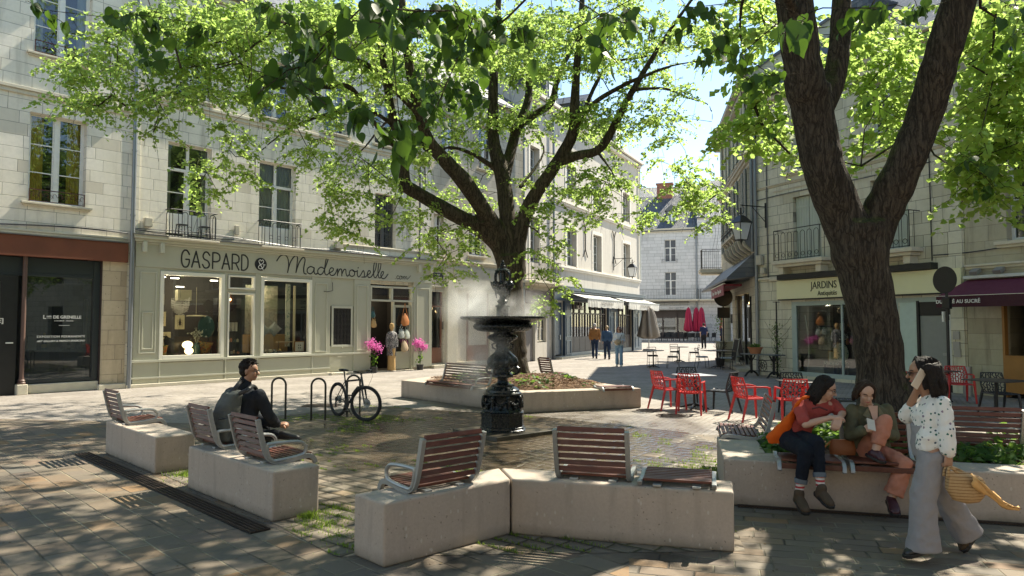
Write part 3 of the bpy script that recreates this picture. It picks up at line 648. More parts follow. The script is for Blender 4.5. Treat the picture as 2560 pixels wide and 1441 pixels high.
band(a2, .3, 12.0, 8.5, .2, .1); band(a2, 7.5, 12.0, 4.72, .1, .05); band(a2, .02, 12, 12.25, .4, .3, name='cornice')
pipe(a2, .08, 0, 12.2, y=-.2, r=.062); pipe(a2, 11.3, 4.5, 12.2, y=-.08, r=.04, mat='zinc_dark')
# pilaster strip on the joint
b = MB(); b.box(.16, .3, -.035, -.001, 4.5, 12.2); b.build('quoin_strip', 'stone_a2', a2)
# cables sagging along the ledge
b = MB()
for k in range(3):
    pts = [(x, -.07-.02*k, 4.62+.03*k-.05*math.sin(x*1.1+k)-(.02*x)) for x in np.linspace(.1, 11.8, 50)]
    b.tube(pts, .012, 5)
b.tube([(x, -.06, 4.42-.08*math.sin((x+7)*.8)) for x in np.linspace(-7, 0, 30)], .02, 5)
b.build('cable', 'black_metal', a2)
for c_, s_ in (((.55, -.08, 4.85), (.22, .14, .26)), ((3.35, -.06, 4.9), (.14, .1, .3)), ((7.3, -.09, 4.75), (.28, .16, .26))): MB().cbox(c_, s_).build('junction_box', 'stone_trim_grey', a2, bevel=.01)
# shopfront
sf = MB()
sf.box(.2, 11.95, -.16, -.001, 3.52, 4.2)                       # fascia
sf.box(.2, .92, -.14, -.001, .1, 3.52); sf.box(2.93, 3.03, -.14, .1, .1, 3.52); sf.box(4.0, 4.2, -.14, .1, .1, 3.52); sf.box(6.16, 6.95, -.14, -.001, .1, 3.52)
sf.box(8.0, 8.76, -.14, -.001, .1, 3.52); sf.box(10.95, 11.95, -.14, -.001, .1, 3.52)
sf.box(.92, 6.16, -.14, .1, .1, .70); sf.box(6.95, 8.0, -.10, -.001, .1, 1.05); sf.box(6.95, 8.0, -.10, -.001, 2.5, 3.52)
sf.box(3.03, 4.0, -.12, .1, 2.86, 2.96); sf.box(.92, 6.16, -.12, .1, 3.43, 3.52)
shop = sf.build('shopfront', 'sage', a2, bevel=.008)
tr = MB()
for x0, x1, z0, z1 in [(.34, .82, .98, 3.38), (.42, .74, 1.1, 2.2), (6.3, 6.8, .85, 3.3), (8.12, 8.62, .85, 3.3), (11.1, 11.8, 1.0, 3.3)]:
    t_ = .03
    for q in ((x0, x1, z0, z0+t_), (x0, x1, z1-t_, z1), (x0, x0+t_, z0+t_, z1-t_), (x1-t_, x1, z0+t_, z1-t_)): tr.box(q[0], q[1], -.165, -.141, q[2], q[3])
tr.box(.15, 6.95, -.19, -.141, .72, .79); tr.box(.15, 6.95, -.18, -.141, .24, .29); tr.box(6.95, 8.76, -.19, -.141, .72, .79)
tr.box(.92, 2.93, -.15, -.141, 3.36, 3.42)
for x in (.95, 3.0, 4.1, 6.2): tr.box(x-.02, x+.02, -.17, -.141, .1, .72)
tr.build('moulding', 'sage_light', shop, bevel=.004)
b = MB(); b.box(.1, 12.05, -.34, -.001, 4.34, 4.46); b.box(.14, 12.0, -.26, -.001, 4.26, 4.339); b.box(.18, 11.97, -.2, -.001, 4.2, 4.259)
for x in (.35, .85, 11.1, 11.75): b.box(x, x+.12, -.3, -.161, 3.95, 4.259)
b.build('cornice', 'sage_light', shop, bevel=.015)
b = MB(); b.add([(.05, -.36, 4.462), (12.1, -.36, 4.462), (12.1, -.02, 4.52), (.05, -.02, 4.52)], [(0, 1, 2, 3)]); b.box(.05, 12.1, -.38, -.35, 4.44, 4.475); b.build('flashing', 'zinc_dark', shop)
b = MB(); b.box(.0, 6.95, -.24, -.0, .0, .10); b.box(6.9, 8.0, -.34, 0, 0, .09); b.box(8.76, 10.95, -.3, .3, 0, .02); b.build('doorstep', 'stone_trim', shop, bevel=.01)
def shopwin(x0, x1, z0, z1, fr='white_warm', fw=.11, name='display_window'):
    b = MB(); y0, y1 = -.17, .0
    b.box(x0, x0+fw, y0, y1, z0, z1); b.box(x1-fw, x1, y0, y1, z0, z1); b.box(x0+fw, x1-fw, y0, y1, z0, z0+fw); b.box(x0+fw, x1-fw, y0, y1, z1-fw, z1)
    o = b.build(name, fr, a2, bevel=.008)
    b = MB(); b.quad((x0+fw, -.08, z0+fw), (x1-fw, -.08, z0+fw), (x1-fw, -.08, z1-fw), (x0+fw, -.08, z1-fw)); b.build('pane', 'glass_clear', o); return o
shopwin(.92, 2.93, .79, 3.43); shopwin(4.2, 6.16, .74, 3.41); shopwin(3.05, 3.98, .76, 2.85, fw=.05); shopwin(3.05, 3.98, 2.97, 3.42, fw=.05)
# interior of the shop
b = MB()
b.quad((.5, 2.4, .0), (8.6, 2.4, 0), (8.6, 2.4, 3.7), (.5, 2.4, 3.7)); b.quad((.6, .1, 3.7), (11.5, .1, 3.7), (11.5, 3, 3.7), (.6, 3, 3.7)); b.quad((.6, .1, 0), (.6, 2.4, 0), (.6, 2.4, 3.7), (.6, .1, 3.7))
b.quad((.6, .1, .7), (6.4, .1, .7), (6.4, 2.4, .7), (.6, 2.4, .7)); b.build('shop_room', 'dark_room', a2)
# ceiling spots and beams
for i, (x, y, z) in enumerate([(1.4, .9, 3.3), (1.95, 1.2, 3.3), (2.3, 1.6, 3.05), (4.75, .9, 3.25), (9.6, 1.3, 3.2), (3.4, 1.5, 3.3)]):
    b = MB(); b.box(x-.12, x+.12, y-.03, y+.03, z, z+.03); cs_ = b.build('ceiling_spot', 'lamp_white', a2); ld = bpy.data.lights.new('spot_light', 'POINT'); ld.energy = 11; ld.color = (1, .86, .66); ld.shadow_soft_size = .15; lo = bpy.data.objects.new('spot_light', ld); COL.objects.link(lo); lo.parent = cs_; lo.location = (x, y-.2, z-.25)
# grille hatch door (left of the entrance)
b = MB(); b.box(7.02, 7.95, -.13, -.101, 1.0, 1.08); b.box(7.02, 7.95, -.13, -.101, 2.42, 2.5); b.box(7.02, 7.1, -.13, -.101, 1.08, 2.42); b.box(7.87, 7.95, -.13, -.101, 1.08, 2.42)
gd = b.build('grille_door', 'sage_light', shop, bevel=.006)
b = MB(); b.box(7.1, 7.87, -.102, -.098, 1.08, 2.42); b.build('grille_backing', 'dark_room', gd)
b = MB()
for i in range(5):
    for j in range(7):
        x = 7.18+i*.152; z = 1.17+j*.19
        b.tube([(x+.05*math.cos(t)*(1+.4*math.sin(2*t+i)), -.115, z+.075*math.sin(t)) for t in [2*math.pi*q/10 for q in range(11)]], .008, 5)
for i in range(6): b.box(7.1+i*.152, 7.112+i*.152, -.12, -.108, 1.08, 2.42)
b.build('ironwork', 'iron', gd)
b = MB(); b.box(7.3, 7.7, -.105, -.1, .62, .68); b.ball((7.5, -.12, .98), .025); b.build('letter_slot', 'sage_light', gd)
b = MB(); b.tube([(7.0, -.17, 3.35), (7.0, -.2, 3.05), (6.75, -.2, 3.0), (6.62, -.2, 3.02)], .012, 6); b.build('hook', 'iron', shop)
# entrance: transom panes, dark open door
b = MB()
for x in (8.78, 9.82, 10.88): b.box(x, x+.07, -.12, .06, 2.72, 3.32)
b.box(8.85, 10.88, -.12, .06, 2.72, 2.79); b.box(8.85, 10.88, -.12, .06, 3.25, 3.32)
b.box(8.76, 8.82, -.1, .1, 0, 2.72); b.box(10.88, 10.95, -.1, .1, 0, 2.72); b.box(9.95, 10.02, -.05, .08, 0, 2.72)
ef = b.build('entrance_frame', 'sage_light', shop, bevel=.006)
b = MB(); b.quad((8.85, -.03, 2.79), (10.88, -.03, 2.79), (10.88, -.03, 3.25), (8.85, -.03, 3.25)); b.build('pane', 'glass_clear', ef)
b = MB(); b.box(10.02, 10.88, -.02, .02, .06, .75); b.box(10.02, 10.1, -.02, .02, .75, 2.6); b.box(10.8, 10.88, -.02, .02, .75, 2.6); b.box(10.02, 10.88, -.02, .02, 2.5, 2.6); o = b.build('door_leaf', 'sage', shop, bevel=.005)
b = MB(); b.quad((10.1, 0, .75), (10.8, 0, .75), (10.8, 0, 2.5), (10.1, 0, 2.5)); b.build('pane', 'glass_dark', o)
b = MB(); b.quad((8.7, 1.6, 0), (11, 1.6, 0), (11, 1.6, 3.3), (8.7, 1.6, 3.3)); b.quad((8.7, .1, 0), (8.7, 1.6, 0), (8.7, 1.6, 3.3), (8.7, .1, 3.3)); b.quad((11, .1, 0), (11, 1.6, 0), (11, 1.6, 3.3), (11, .1, 3.3)); b.build('entrance_room', 'dark_room', shop)
# ---- fascia lettering
def strokes(name, parent, lines, sc, org, r, mat='letter_black', y=-.166, sx=1.0):
    b = MB()
    for ln in lines:
        smooth = len(ln) > 2; pts = [(p[0]*sc*sx+org[0], y, p[1]*sc+org[1]) for p in ln]
        pts = crom(pts, 5) if smooth else [Vector(p) for p in pts]
        b.tube(pts, r, 8, flat=(1, .3, 1))
        for e in (pts[0], pts[-1]): b.ball(tuple(e), (r, r*.3, r), 8, 6)
    return b.build(name, mat, parent, smooth=True)
GL = {'G': [[(.95,.78),(.7,1.0),(.3,1.0),(.06,.72),(.05,.28),(.3,.0),(.72,.0),(.95,.25),(.96,.46)], [(.96,.46),(.55,.46)]],
      'A': [[(.0,0),(.5,1)], [(.5,1),(1,0)], [(.2,.34),(.8,.34)]],
      'S': [[(.92,.82),(.65,1),(.3,.98),(.1,.76),(.25,.56),(.7,.44),(.92,.22),(.7,.02),(.3,0),(.06,.2)]],
      'P': [[(.05,0),(.05,1)], [(.05,1),(.05,1),(.55,1),(.92,.86),(.92,.56),(.55,.44),(.05,.44),(.05,.44)]],
      'R': [[(.05,0),(.05,1)], [(.05,1),(.05,1),(.55,1),(.92,.86),(.92,.56),(.55,.44),(.05,.44),(.05,.44)], [(.5,.44),(.95,0)]],
      'D': [[(.05,0),(.05,1)], [(.05,1),(.05,1),(.45,1),(.85,.8),(.92,.5),(.85,.2),(.45,0),(.05,0),(.05,0)]]}
x = 1.52
for ch in 'GASPARD':
    strokes('fascia_lettering', shop, [[(p[0]*.52, p[1]) for p in l] for l in GL[ch]], .49, (x, 3.60), .024); x += .325
b = MB(); b.lathe([(.215, 0), (.215, .012)], 32); b.M = None
disc = MB(); disc.add([(v[0]+4.16, -.162-v[2], v[1]+3.83) for v in b.v], b.f); disc.build('fascia_lettering', 'letter_black', shop)
strokes('fascia_lettering', shop, [[(.62,.12),(.3,.62),(.2,.85),(.38,1.0),(.5,.86),(.64,1.0),(.78,.84),(.66,.6),(.36,.42),(.16,.2),(.28,.0),(.55,.02),(.76,.22),(.84,.44)], [(.3,.55),(.55,.2),(.75,-.12)], [(.72,.46),(.98,.46)]], .3, (4.02, 3.68), .010, 'letter_white', -.182)
mad = [[(-.35,.62),(-.2,.9),(.0,.98),(.14,.8),(.18,.4),(.14,.02)], [(.14,.02),(.26,.6),(.46,.96),(.58,.9),(.56,.45),(.52,.05)], [(.52,.05),(.66,.6),(.84,.92),(.94,.8),(.88,.35),(.9,.05),(1.0,.0)],
 # a
 [(1.36,.38),(1.2,.44),(1.06,.3),(1.06,.1),(1.2,.02),(1.34,.18),(1.38,.4),(1.38,.12),(1.46,.02),(1.56,.1)],
 # d
 [(1.86,.38),(1.7,.44),(1.56,.28),(1.58,.08),(1.7,.02),(1.84,.2),(2.02,.8),(2.04,1.0),(1.96,.95),(1.9,.5),(1.9,.12),(2.0,.02),(2.1,.12)],
 # e
 [(2.1,.12),(2.3,.28),(2.32,.42),(2.2,.44),(2.12,.22),(2.2,.02),(2.36,.04),(2.46,.2)],
 # m
 [(2.46,.2),(2.54,.42),(2.54,.02)], [(2.54,.1),(2.64,.38),(2.74,.4),(2.76,.2),(2.76,.02)], [(2.76,.1),(2.86,.38),(2.96,.4),(2.98,.18),(3.04,.02),(3.14,.12)],
 # o
 [(3.3,.42),(3.18,.34),(3.16,.12),(3.28,.02),(3.42,.12),(3.42,.34),(3.3,.42),(3.4,.32),(3.56,.36)],
 # i
 [(3.58,.4),(3.58,.12),(3.66,.02),(3.76,.14)], [(3.61,.56),(3.63,.58)],
 # s
 [(3.76,.14),(3.9,.42),(3.96,.24),(3.94,.04),(3.82,.02)], [(3.86,.02),(4.02,.04),(4.12,.16)],
 # e
 [(4.12,.16),(4.28,.3),(4.28,.42),(4.18,.42),(4.12,.2),(4.2,.02),(4.34,.06)],
 # l l
 [(4.34,.06),(4.56,.5),(4.62,.9),(4.52,.98),(4.46,.5),(4.5,.08),(4.6,.04)], [(4.6,.04),(4.82,.5),(4.88,.92),(4.78,.98),(4.72,.5),(4.76,.08),(4.86,.04)],
 # e
 [(4.86,.04),(5.02,.3),(5.04,.42),(4.94,.42),(4.88,.2),(4.96,.02),(5.12,.04),(5.3,.3)]]
strokes('fascia_lettering', shop, mad, .62, (5.05, 3.60), .021, sx=1.38)
com = [[(0,.02),(.02,.04)], [(.36,.36),(.22,.4),(.14,.2),(.22,.02),(.4,.1)], [(.56,.4),(.44,.3),(.46,.06),(.58,.02),(.7,.2),(.58,.4),(.72,.34)], [(.8,.38),(.8,.02)], [(.8,.1),(.92,.38),(1.0,.3),(1.0,.02)], [(1.0,.1),(1.12,.38),(1.2,.3),(1.22,.04),(1.4,.2),(1.6,.5)]]
strokes('fascia_lettering', shop, com, .33, (9.95, 3.62), .012, sx=1.5)
# ---------------------------------------------------------------- C: house between, behind the fountain mist
c1 = thing('stone_house', 'narrow stone house behind the fountain mist with a brown framed shop window', 'house', A0, AA)
opsC = [(12.05, 12.75, .2, 3.2), (13.45, 15.7, .2, 3.3), (11.95+.2, 12.75, 4.75, 6.5), (14.3, 15.3, 4.9, 6.9), (16.3, 17.3, 4.9, 6.9), (12.6, 13.6, 8.9, 10.9), (14.9, 15.9, 8.9, 10.9)]
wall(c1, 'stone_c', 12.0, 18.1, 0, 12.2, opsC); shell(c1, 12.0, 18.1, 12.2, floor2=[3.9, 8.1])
for p, q, a, c in opsC[2:]: window(c1, p, q, a, c, rows=4); sill(c1, p-.1, q+.1, a-.02)
b = MB()
for x0, x1 in ((12.05, 12.12), (12.68, 12.75), (13.45, 13.53), (14.3, 14.38), (15.62, 15.7)): b.box(x0, x1, .1, .2, .2, 3.2)
b.box(12.12, 12.68, .1, .2, .2, .85); b.box(12.12, 12.68, .1, .2, 2.55, 2.62); b.box(14.38, 15.62, .1, .2, .2, .9)
sfc = b.build('shopfront', plain('paint_red_brown', (.22, .10, .065), .5, bump=.08), c1, bevel=.006)
b = MB(); b.quad((12.12, .15, .85), (12.68, .15, .85), (12.68, .15, 3.2), (12.12, .15, 3.2)); b.quad((13.53, .15, .2), (15.62, .15, .2), (15.62, .15, 3.3), (13.53, .15, 3.3)); b.build('pane', 'glass_clear', sfc)
b = MB(); b.quad((12, .9, 0), (13.3, .9, 0), (13.3, .9, 3.4), (12, .9, 3.4)); b.quad((13.53, .14, .9), (15.62, .14, .9), (15.62, .14, 3.3), (13.53, .14, 3.3)); b.quad((13.53, .14, .2), (14.3, .14, .2), (14.3, .14, .9), (13.53, .14, .9))
b.build('shop_room', plain('shop_backing_lightened', (.55, .50, .42), .8, bump=0), sfc)  # back wall and pale panels added before the glass to lighten the dark opening
b = MB(); [b.box(13.6+k*.5, 13.9+k*.5, .25, .40, .5, 1.1+.3*(k % 2)) for k in range(4)]; b.box(13.55, 15.6, .24, .41, .25, .5); b.build('display_stand', 'rust_dark', sfc)
band(c1, 12.0, 18.1, 4.45, .14, .12); band(c1, 12.0, 18.1, 3.35, .1, .06, 'stone_trim_grey')
b = MB(); b.box(13.35, 17.9, -.06, -.001, 3.47, 4.3); b.build('fascia', 'stone_trim_grey', c1, bevel=.01)
b = MB(); b.box(12.8, 13.4, -.2, .1, 0, 3.75); b.build('pier', 'stone_trim', c1, bevel=.02)
b = MB(); b.box(11.95, 12.8, -.3, 0, 0, .14); b.build('doorstep', 'stone_trim', c1, bevel=.01)
b = MB(); b.box(12.14, 12.72, -.02, -.002, 3.72, 4.0); sg = b.build('street_plaque', plain('enamel_plaque_grey', (.05, .05, .055), .4, bump=0), c1, bevel=.004)
text('plaque_lettering', sg, 'RUE', (12.43, -.03, 3.92), .09, 'letter_white'); text('plaque_lettering', sg, 'ST PIERRE', (12.43, -.03, 3.80), .085, 'letter_white')
pipe(c1, 18.0, 0, 12, y=-.1, r=.05)
# shelves with bottles in the narrow shop window
# ---------------------------------------------------------------- B: white plastered corner house with navy restaurant front
BA = math.atan2(.89, .46); B0 = Vector((.58, 34.4, 0))
b1 = thing('plastered_house', 'white plastered corner house with navy restaurant front and two pale awnings', 'house', B0, BA)
wB = [(5.25, 6.7, 5.07, 7.2), (9.35, 10.8, 5.03, 7.25), (15.0, 16.5, 5.03, 7.3)]
wB2 = [(5.25, 6.7, 8.85, 10.75), (9.35, 10.8, 8.85, 10.75), (15.0, 16.5, 8.85, 10.75)]
wB0 = [(.65, 1.75, 4.9, 7.2), (.65, 1.75, 8.85, 10.75)]
gr = [(.15, 1.25, 0, 2.35), (1.5, 2.6, .9, 2.8), (3.42, 4.7, .1, 3.0), (5.65, 11.7, .25, 3.1), (13.5, 16.7, .25, 3.1)]
wall(b1, 'stone_b', 0, 18.65, 0, 13.4, wB+wB2+wB0+gr, dep=.3); shell(b1, 0, 18.65, 13.4, dep=9, ridge=3.4, mat='stone_b', floor2=[3.8, 8.1])
for p, q, a, c in wB+wB2+wB0:
    window(b1, p+.08, q-.08, a+.02, c-.05, y=.26, rows=4, frame='grey_pvc', pane='glass', curtain=('curtain_white', 'lr', .5), room=True)
    b = MB(); b.box(p-.17, q+.17, -.03, -.001, c, c+.2); b.box(p-.17, p-.001, -.03, -.001, a, c); b.box(q+.001, q+.17, -.03, -.001, a, c); b.build('window_surround', 'stone_trim_pale', b1)
band(b1, 3.3, 18.7, 4.78, .2, .14, 'stone_trim_pale'); band(b1, 3.3, 18.7, 8.35, .2, .16, 'stone_trim_pale'); band(b1, 0, 18.75, 13.05, .4, .4, 'stone_trim_pale', 'cornice')
b = MB(); b.box(18.3, 18.7, -.05, -.001, 4.98, 13.0); b.build('corner_strip', 'stone_trim_pale', b1)
pipe(b1, 3.25, 0, 13, y=-.14, r=.06); pipe(b1, 18.55, 4.98, 13, y=-.12, r=.05, mat='grey_pvc')
# dormers
for x in (4.5, 10, 15.5):
    b = MB(); b.box(x-.8, x+.8, .5, 3.0, 13.5, 15.4); b.prism([(x-.95, 15.4), (x+.95, 15.4), (x, 16.1)], .4, 3.2, 'y'); d = b.build('dormer', 'slate', b1)
    b = MB(); b.box(x-.45, x+.45, .46, .499, 14.0, 15.2); b.build('dormer_window', 'white', d)
# wall ties (X anchors)
for s_ in (8.0, 13.1):
    b = MB(); b.tube([(s_, -.05, 6.2), (s_, -.05, 7.4)], .035, 6)
    for sx in (-.32, .32): b.tube([(s_, -.05, 7.4), (s_+sx, -.05, 7.85)], .03, 6); b.tube([(s_, -.05, 6.2), (s_+sx, -.05, 5.75)], .03, 6)
    b.build('wall_anchor', 'iron', b1)
# navy shopfront
b = MB()
b.box(3.35, 18.6, -.12, -.001, 3.1, 3.62); b.box(3.35, 3.44, -.1, -.001, 0, 3.1); b.box(4.72, 5.64, -.14, -.001, 0, 3.1); b.box(11.72, 13.48, -.14, -.001, 0, 3.1); b.box(16.72, 18.6, -.14, -.001, 0, 3.1)
b.box(3.46, 4.68, .05, .12, .2, 3.0)
nv = b.build('shopfront', 'navy', b1, bevel=.01)
b = MB()
for x0, x1 in ((4.86, 5.5), (12.0, 13.3), (17.1, 17.9)):
    for z0, z1 in ((2.55, 2.95), (1.15, 2.3), (.2, .95)):
        t_ = .035
        for q in ((x0, x1, z0, z0+t_), (x0, x1, z1-t_, z1), (x0, x0+t_, z0+t_, z1-t_), (x1-t_, x1, z0+t_, z1-t_)): b.box(q[0], q[1], -.17, -.141, q[2], q[3])
b.build('moulding', plain('paint_navy_light', (.10, .15, .20), .35, bump=.05), nv)
b = MB(); b.box(3.3, 18.75, -.42, -.001, 3.66, 3.84); b.box(3.3, 18.7, -.28, -.001, 3.55, 3.659); b.build('cornice', 'navy', nv, bevel=.02)
b = MB(); b.box(3.25, 18.8, -.46, 0, 3.842, 3.88); b.build('flashing', 'zinc', nv)
b = MB()
for p, q, n in ((5.65, 11.7, 7), (13.5, 16.7, 4)):
    for i in range(n+1): x = p+(q-p)*i/n; b.box(x-.07, x+.07, .06, .16, .25, 3.1)
    b.box(p, q, .07, .15, .25, 1.12); b.box(p, q, .06, .16, 2.4, 2.48)
    for i in range(n*2+1): x = p+(q-p)*i/(n*2); b.box(x-.03, x+.03, .07, .15, 1.1, 2.45)
wf = b.build('folding_window', 'brown_dark', b1, bevel=.01)
b = MB(); b.quad((5.65, .11, 1.1), (11.7, .11, 1.1), (11.7, .11, 3.1), (5.65, .11, 3.1)); b.quad((13.5, .11, 1.1), (16.7, .11, 1.1), (16.7, .11, 3.1), (13.5, .11, 3.1)); b.build('pane', 'glass_dark', wf)
b = MB(); b.quad((5, 2.2, 0), (17, 2.2, 0), (17, 2.2, 3.2), (5, 2.2, 3.2)); b.build('restaurant_room', 'dark_room', b1)
text('window_lettering', wf, '19-1902', (7.4, .05, 2.75), .35, 'letter_white', bold=.006)
b = MB(); b.box(3.44, 11.9, -.5, 0, 0, .12); b.build('doorstep', 'stone_trim', b1, bevel=.01)
b = MB(); b.box(4.35, 4.45, 0, .05, 1.0, 1.25); b.build('door_handle', 'alu', nv)
for x in (12.75, 17.75): b = MB(); b.box(x-.06, x+.06, -.22, -.18, 1.3, 2.6); b.build('thermometer_board', 'white_warm', nv)
# grey wooden door + small window at the left end
b = MB()
for i in range(7): x = .17+i*.153; b.box(x, x+.145, .12, .16, 0, 2.33)
b.build('plank_door', plain('wood_weathered_grey', (.21, .19, .175), .8, var=.2, sc=8, bump=.3), b1)
window(b1, 1.5, 2.6, .95, 2.8, y=.12, rows=3, frame='stone_trim_grey'); b = MB(); b.box(.1, 3.2, -.05, -.001, 2.85, 3.5); b.build('lintel_board', 'rust_dark', b1)
rail_bars(b1, -.1, 3.1, 3.95, 4.95, .6, name='balcony', slab=.12, pitch=.14)
band(b1, 0, 3.3, 3.62, .14, .1, 'stone_trim_grey')
# awnings: separate canvas on each bay
for (p, q, nm, txt) in ((5.2, 11.3, 'left', 'GUSTAVE BISTROT'), (12.3, 19.2, 'right', 'BOUILLON SAUMUR')):
    b = MB(); b.add([(p, -.15, 3.55), (q, -.15, 3.55), (q, -1.25, 3.22), (p, -1.25, 3.22), (p, -.15, 3.52), (q, -.15, 3.52), (q, -1.25, 3.19), (p, -1.25, 3.19)], [(0, 3, 2, 1), (4, 5, 6, 7), (0, 1, 5, 4), (1, 2, 6, 5), (2, 3, 7, 6), (3, 0, 4, 7)])
    aw = b.build('awning', 'canvas_grey', b1)
    k = 50; vs = []; fs = []
    for i in range(k+1):
        x = p+(q-p)*i/k; am = .05 if (i < 13 or i > 37) else .012
        for zz, w_ in ((3.22, .2), (2.98, .7), (2.76, 1)): vs.append((x, -1.26-.02*w_+am*w_*math.sin(i*1.9+nm.count('g'))*(1), zz+.015*math.sin(i*.8)*w_))
    for i in range(k):
        for j in (0, 1): a_ = 3*i+j; fs.append((a_, a_+1, a_+4, a_+3))
    vb = MB(); vb.add(vs, fs); vb.build('valance', 'canvas_grey', aw, smooth=True, ang=3)
    text('awning_lettering', aw, txt, ((p+q)/2, -1.31, 3.0), .24, 'letter_grey', spacing=1.05)
    b = MB(); b.box(p, q, -1.29, -1.2, 3.19, 3.25); b.tube([(p+.1, -.15, 3.2), (p+.1, -1.2, 3.2)], .03, 6); b.tube([(q-.1, -.15, 3.2), (q-.1, -1.2, 3.2)], .03, 6); b.build('awning_arm', 'alu', aw)
# ---------------------------------------------------------------- D: far houses closing the street
DA = math.atan2(-.35, 1); D0 = Vector((14.4, 80, 0))
d1 = thing('stone_house', 'far pale stone house with slate roof, dormer and long balcony closing the street', 'house', D0, DA)
wD = [(2.75, 4.0, 8.75, 11.2), (2.75, 4.0, 5.0, 7.55), (-4.5, -3.2, 8.75, 11.2), (-4.5, -3.2, 5.0, 7.55), (-.4, 5.3, .2, 3.35)]
wall(d1, 'stone_d', -9, 6.3, 0, 12.3, wD); shell(d1, -9, 6.3, 12.4, dep=11, ridge=4.6, mat='stone_d', over=.3)
for p, q, a, c in wD[:4]: window(d1, p, q, a, c, rows=2, trans=c-.95, frame='white', pane='pane_far', fw=.045)
rail_scroll(d1, 2.5, 4.2, 8.6, .4, y=-.15, mat='iron')
band(d1, -9, 6.3, 12.05, .4, .35, 'stone_trim', 'cornice')
rail_bars(d1, -3.5, 6.4, 4.55, 5.6, 1.0, pitch=.17, slab=.16)
b = MB(); b.box(2.85, 4.1, 1.1, 3.5, 13.0, 14.6); b.prism([(2.65, 14.6), (4.3, 14.6), (3.475, 15.3)], .9, 3.6, 'y'); dm = b.build('dormer', 'slate', d1)
window(dm, 3.05, 3.9, 13.05, 14.5, y=1.03, rows=2, room=False)
b = MB(); b.box(1.3, 3.1, 5.0, 5.9, 15.8, 18.4); b.box(1.2, 3.2, 4.9, 6.0, 18.4, 18.6); b.build('chimney', 'brick_red', d1)
b = MB(); b.tube([(3.4, 5.2, 16.5), (3.4, 5.2, 21.5)], .03, 5); b.tube([(2.6, 5.2, 20.6), (4.2, 5.0, 20.8)], .02, 4); b.tube([(3.0, 5.2, 19.9), (3.9, 5.1, 20.0)], .02, 4); b.build('antenna', 'iron', d1)
b = MB(); b.box(-.5, 5.4, -.9, 0, 4.2, 4.38); b.build('canopy', 'black_metal', d1)
b = MB()
for x in (-.4, .9, 2.5, 4.1, 5.25): b.box(x-.08, x+.08, .05, .2, .2, 3.3)
b.box(-.4, 5.3, .05, .2, 2.5, 3.3); b.box(-.4, 5.3, .05, .2, .2, .8); cf = b.build('cafe_front', 'brown_dark', d1, bevel=.01)
b = MB(); b.quad((-.4, .12, .8), (5.3, .12, .8), (5.3, .12, 2.5), (-.4, .12, 2.5)); b.build('pane', 'glass_clear', cf)
text('window_lettering', cf, 'SALON', (1.7, .03, 1.8), .4, 'letter_white', bold=.01)
b = MB(); b.box(-.9, 5.6, -1.1, -.05, 3.72, 3.80); b.box(-.9, 5.6, -1.12, -1.08, 3.42, 3.79); cv = b.build('awning', 'canvas_grey', d1)
text('awning_lettering', cv, 'TING', (.2, -1.14, 3.6), .26, 'letter_grey'); text('awning_lettering', cv, 'Black Cigar Beef', (4.1, -1.14, 3.6), .24, 'letter_grey')
pipe(d1, 6.2, 0, 12.2, y=-.15, r=.08, mat='zinc')
b = MB(); b.box(-1.5, -.9, -.04, -.001, 1.9, 2.9); b.box(-.05, .25, -.06, -.001, 2.1, 2.9); b.build('menu_board', 'black_metal', d1)
# plaque relief
b = MB(); b.box(-1.9, -.9, -.08, -.001, 5.2, 5.35); b.box(-1.7, -1.1, -.06, -.001, 5.35, 6.5); b.box(-1.85, -.95, -.1, -.001, 6.5, 6.65); b.ball((-1.4, -.06, 6.85), (.3, .08, .2)); b.build('carved_niche', 'stone_d', d1)
d2 = thing('plastered_house', 'far pale plastered house right of the slate roofed one, partly behind the corner', 'house', D0, DA)
wall(d2, 'stone_d', 6.32, 16, 0, 13.6, [(9.5, 15, .2, 3.4)]); shell(d2, 6.32, 16, 13.6, dep=14, ridge=5.2, mat='stone_d')
rail_bars(d2, 6.6, 12, 4.55, 5.6, .9, pitch=.17, slab=.16)
b = MB(); b.box(9.5, 15, .1, .2, .2, 3.4); b.build('shop_shutter', 'brown_dark', d2)
b = MB(); b.box(9.3, 15, -.8, -.001, 3.4, 3.9); b.build('awning', plain('canvas_red_bright', (.42, .04, .05), .7, bump=.1), d2)
d3 = thing('stone_house', 'distant house with long grey roof seen above the slate roof at the street end', 'house', (12, 104, 0), -.15)
wall(d3, 'stone_d', -6, 26, 0, 19.0, []); shell(d3, -6, 26, 19.0, dep=10, ridge=3.5, mat='stone_d')
b = MB(); b.box(19, 21, 2, 3.5, 19, 24.5); b.box(13.5, 14.5, 3, 4, 20, 23.6); b.build('chimney', 'stone_trim_grey', d3)
# infill houses behind B and E so that no sky shows through side gaps
d4 = thing('stone_house', 'distant house behind the left row, mostly hidden', 'house', (-8, 62, 0), .1)
wall(d4, 'stone_d', 0, 19, 0, 12, []); shell(d4, 0, 19, 12, dep=10, mat='stone_d')
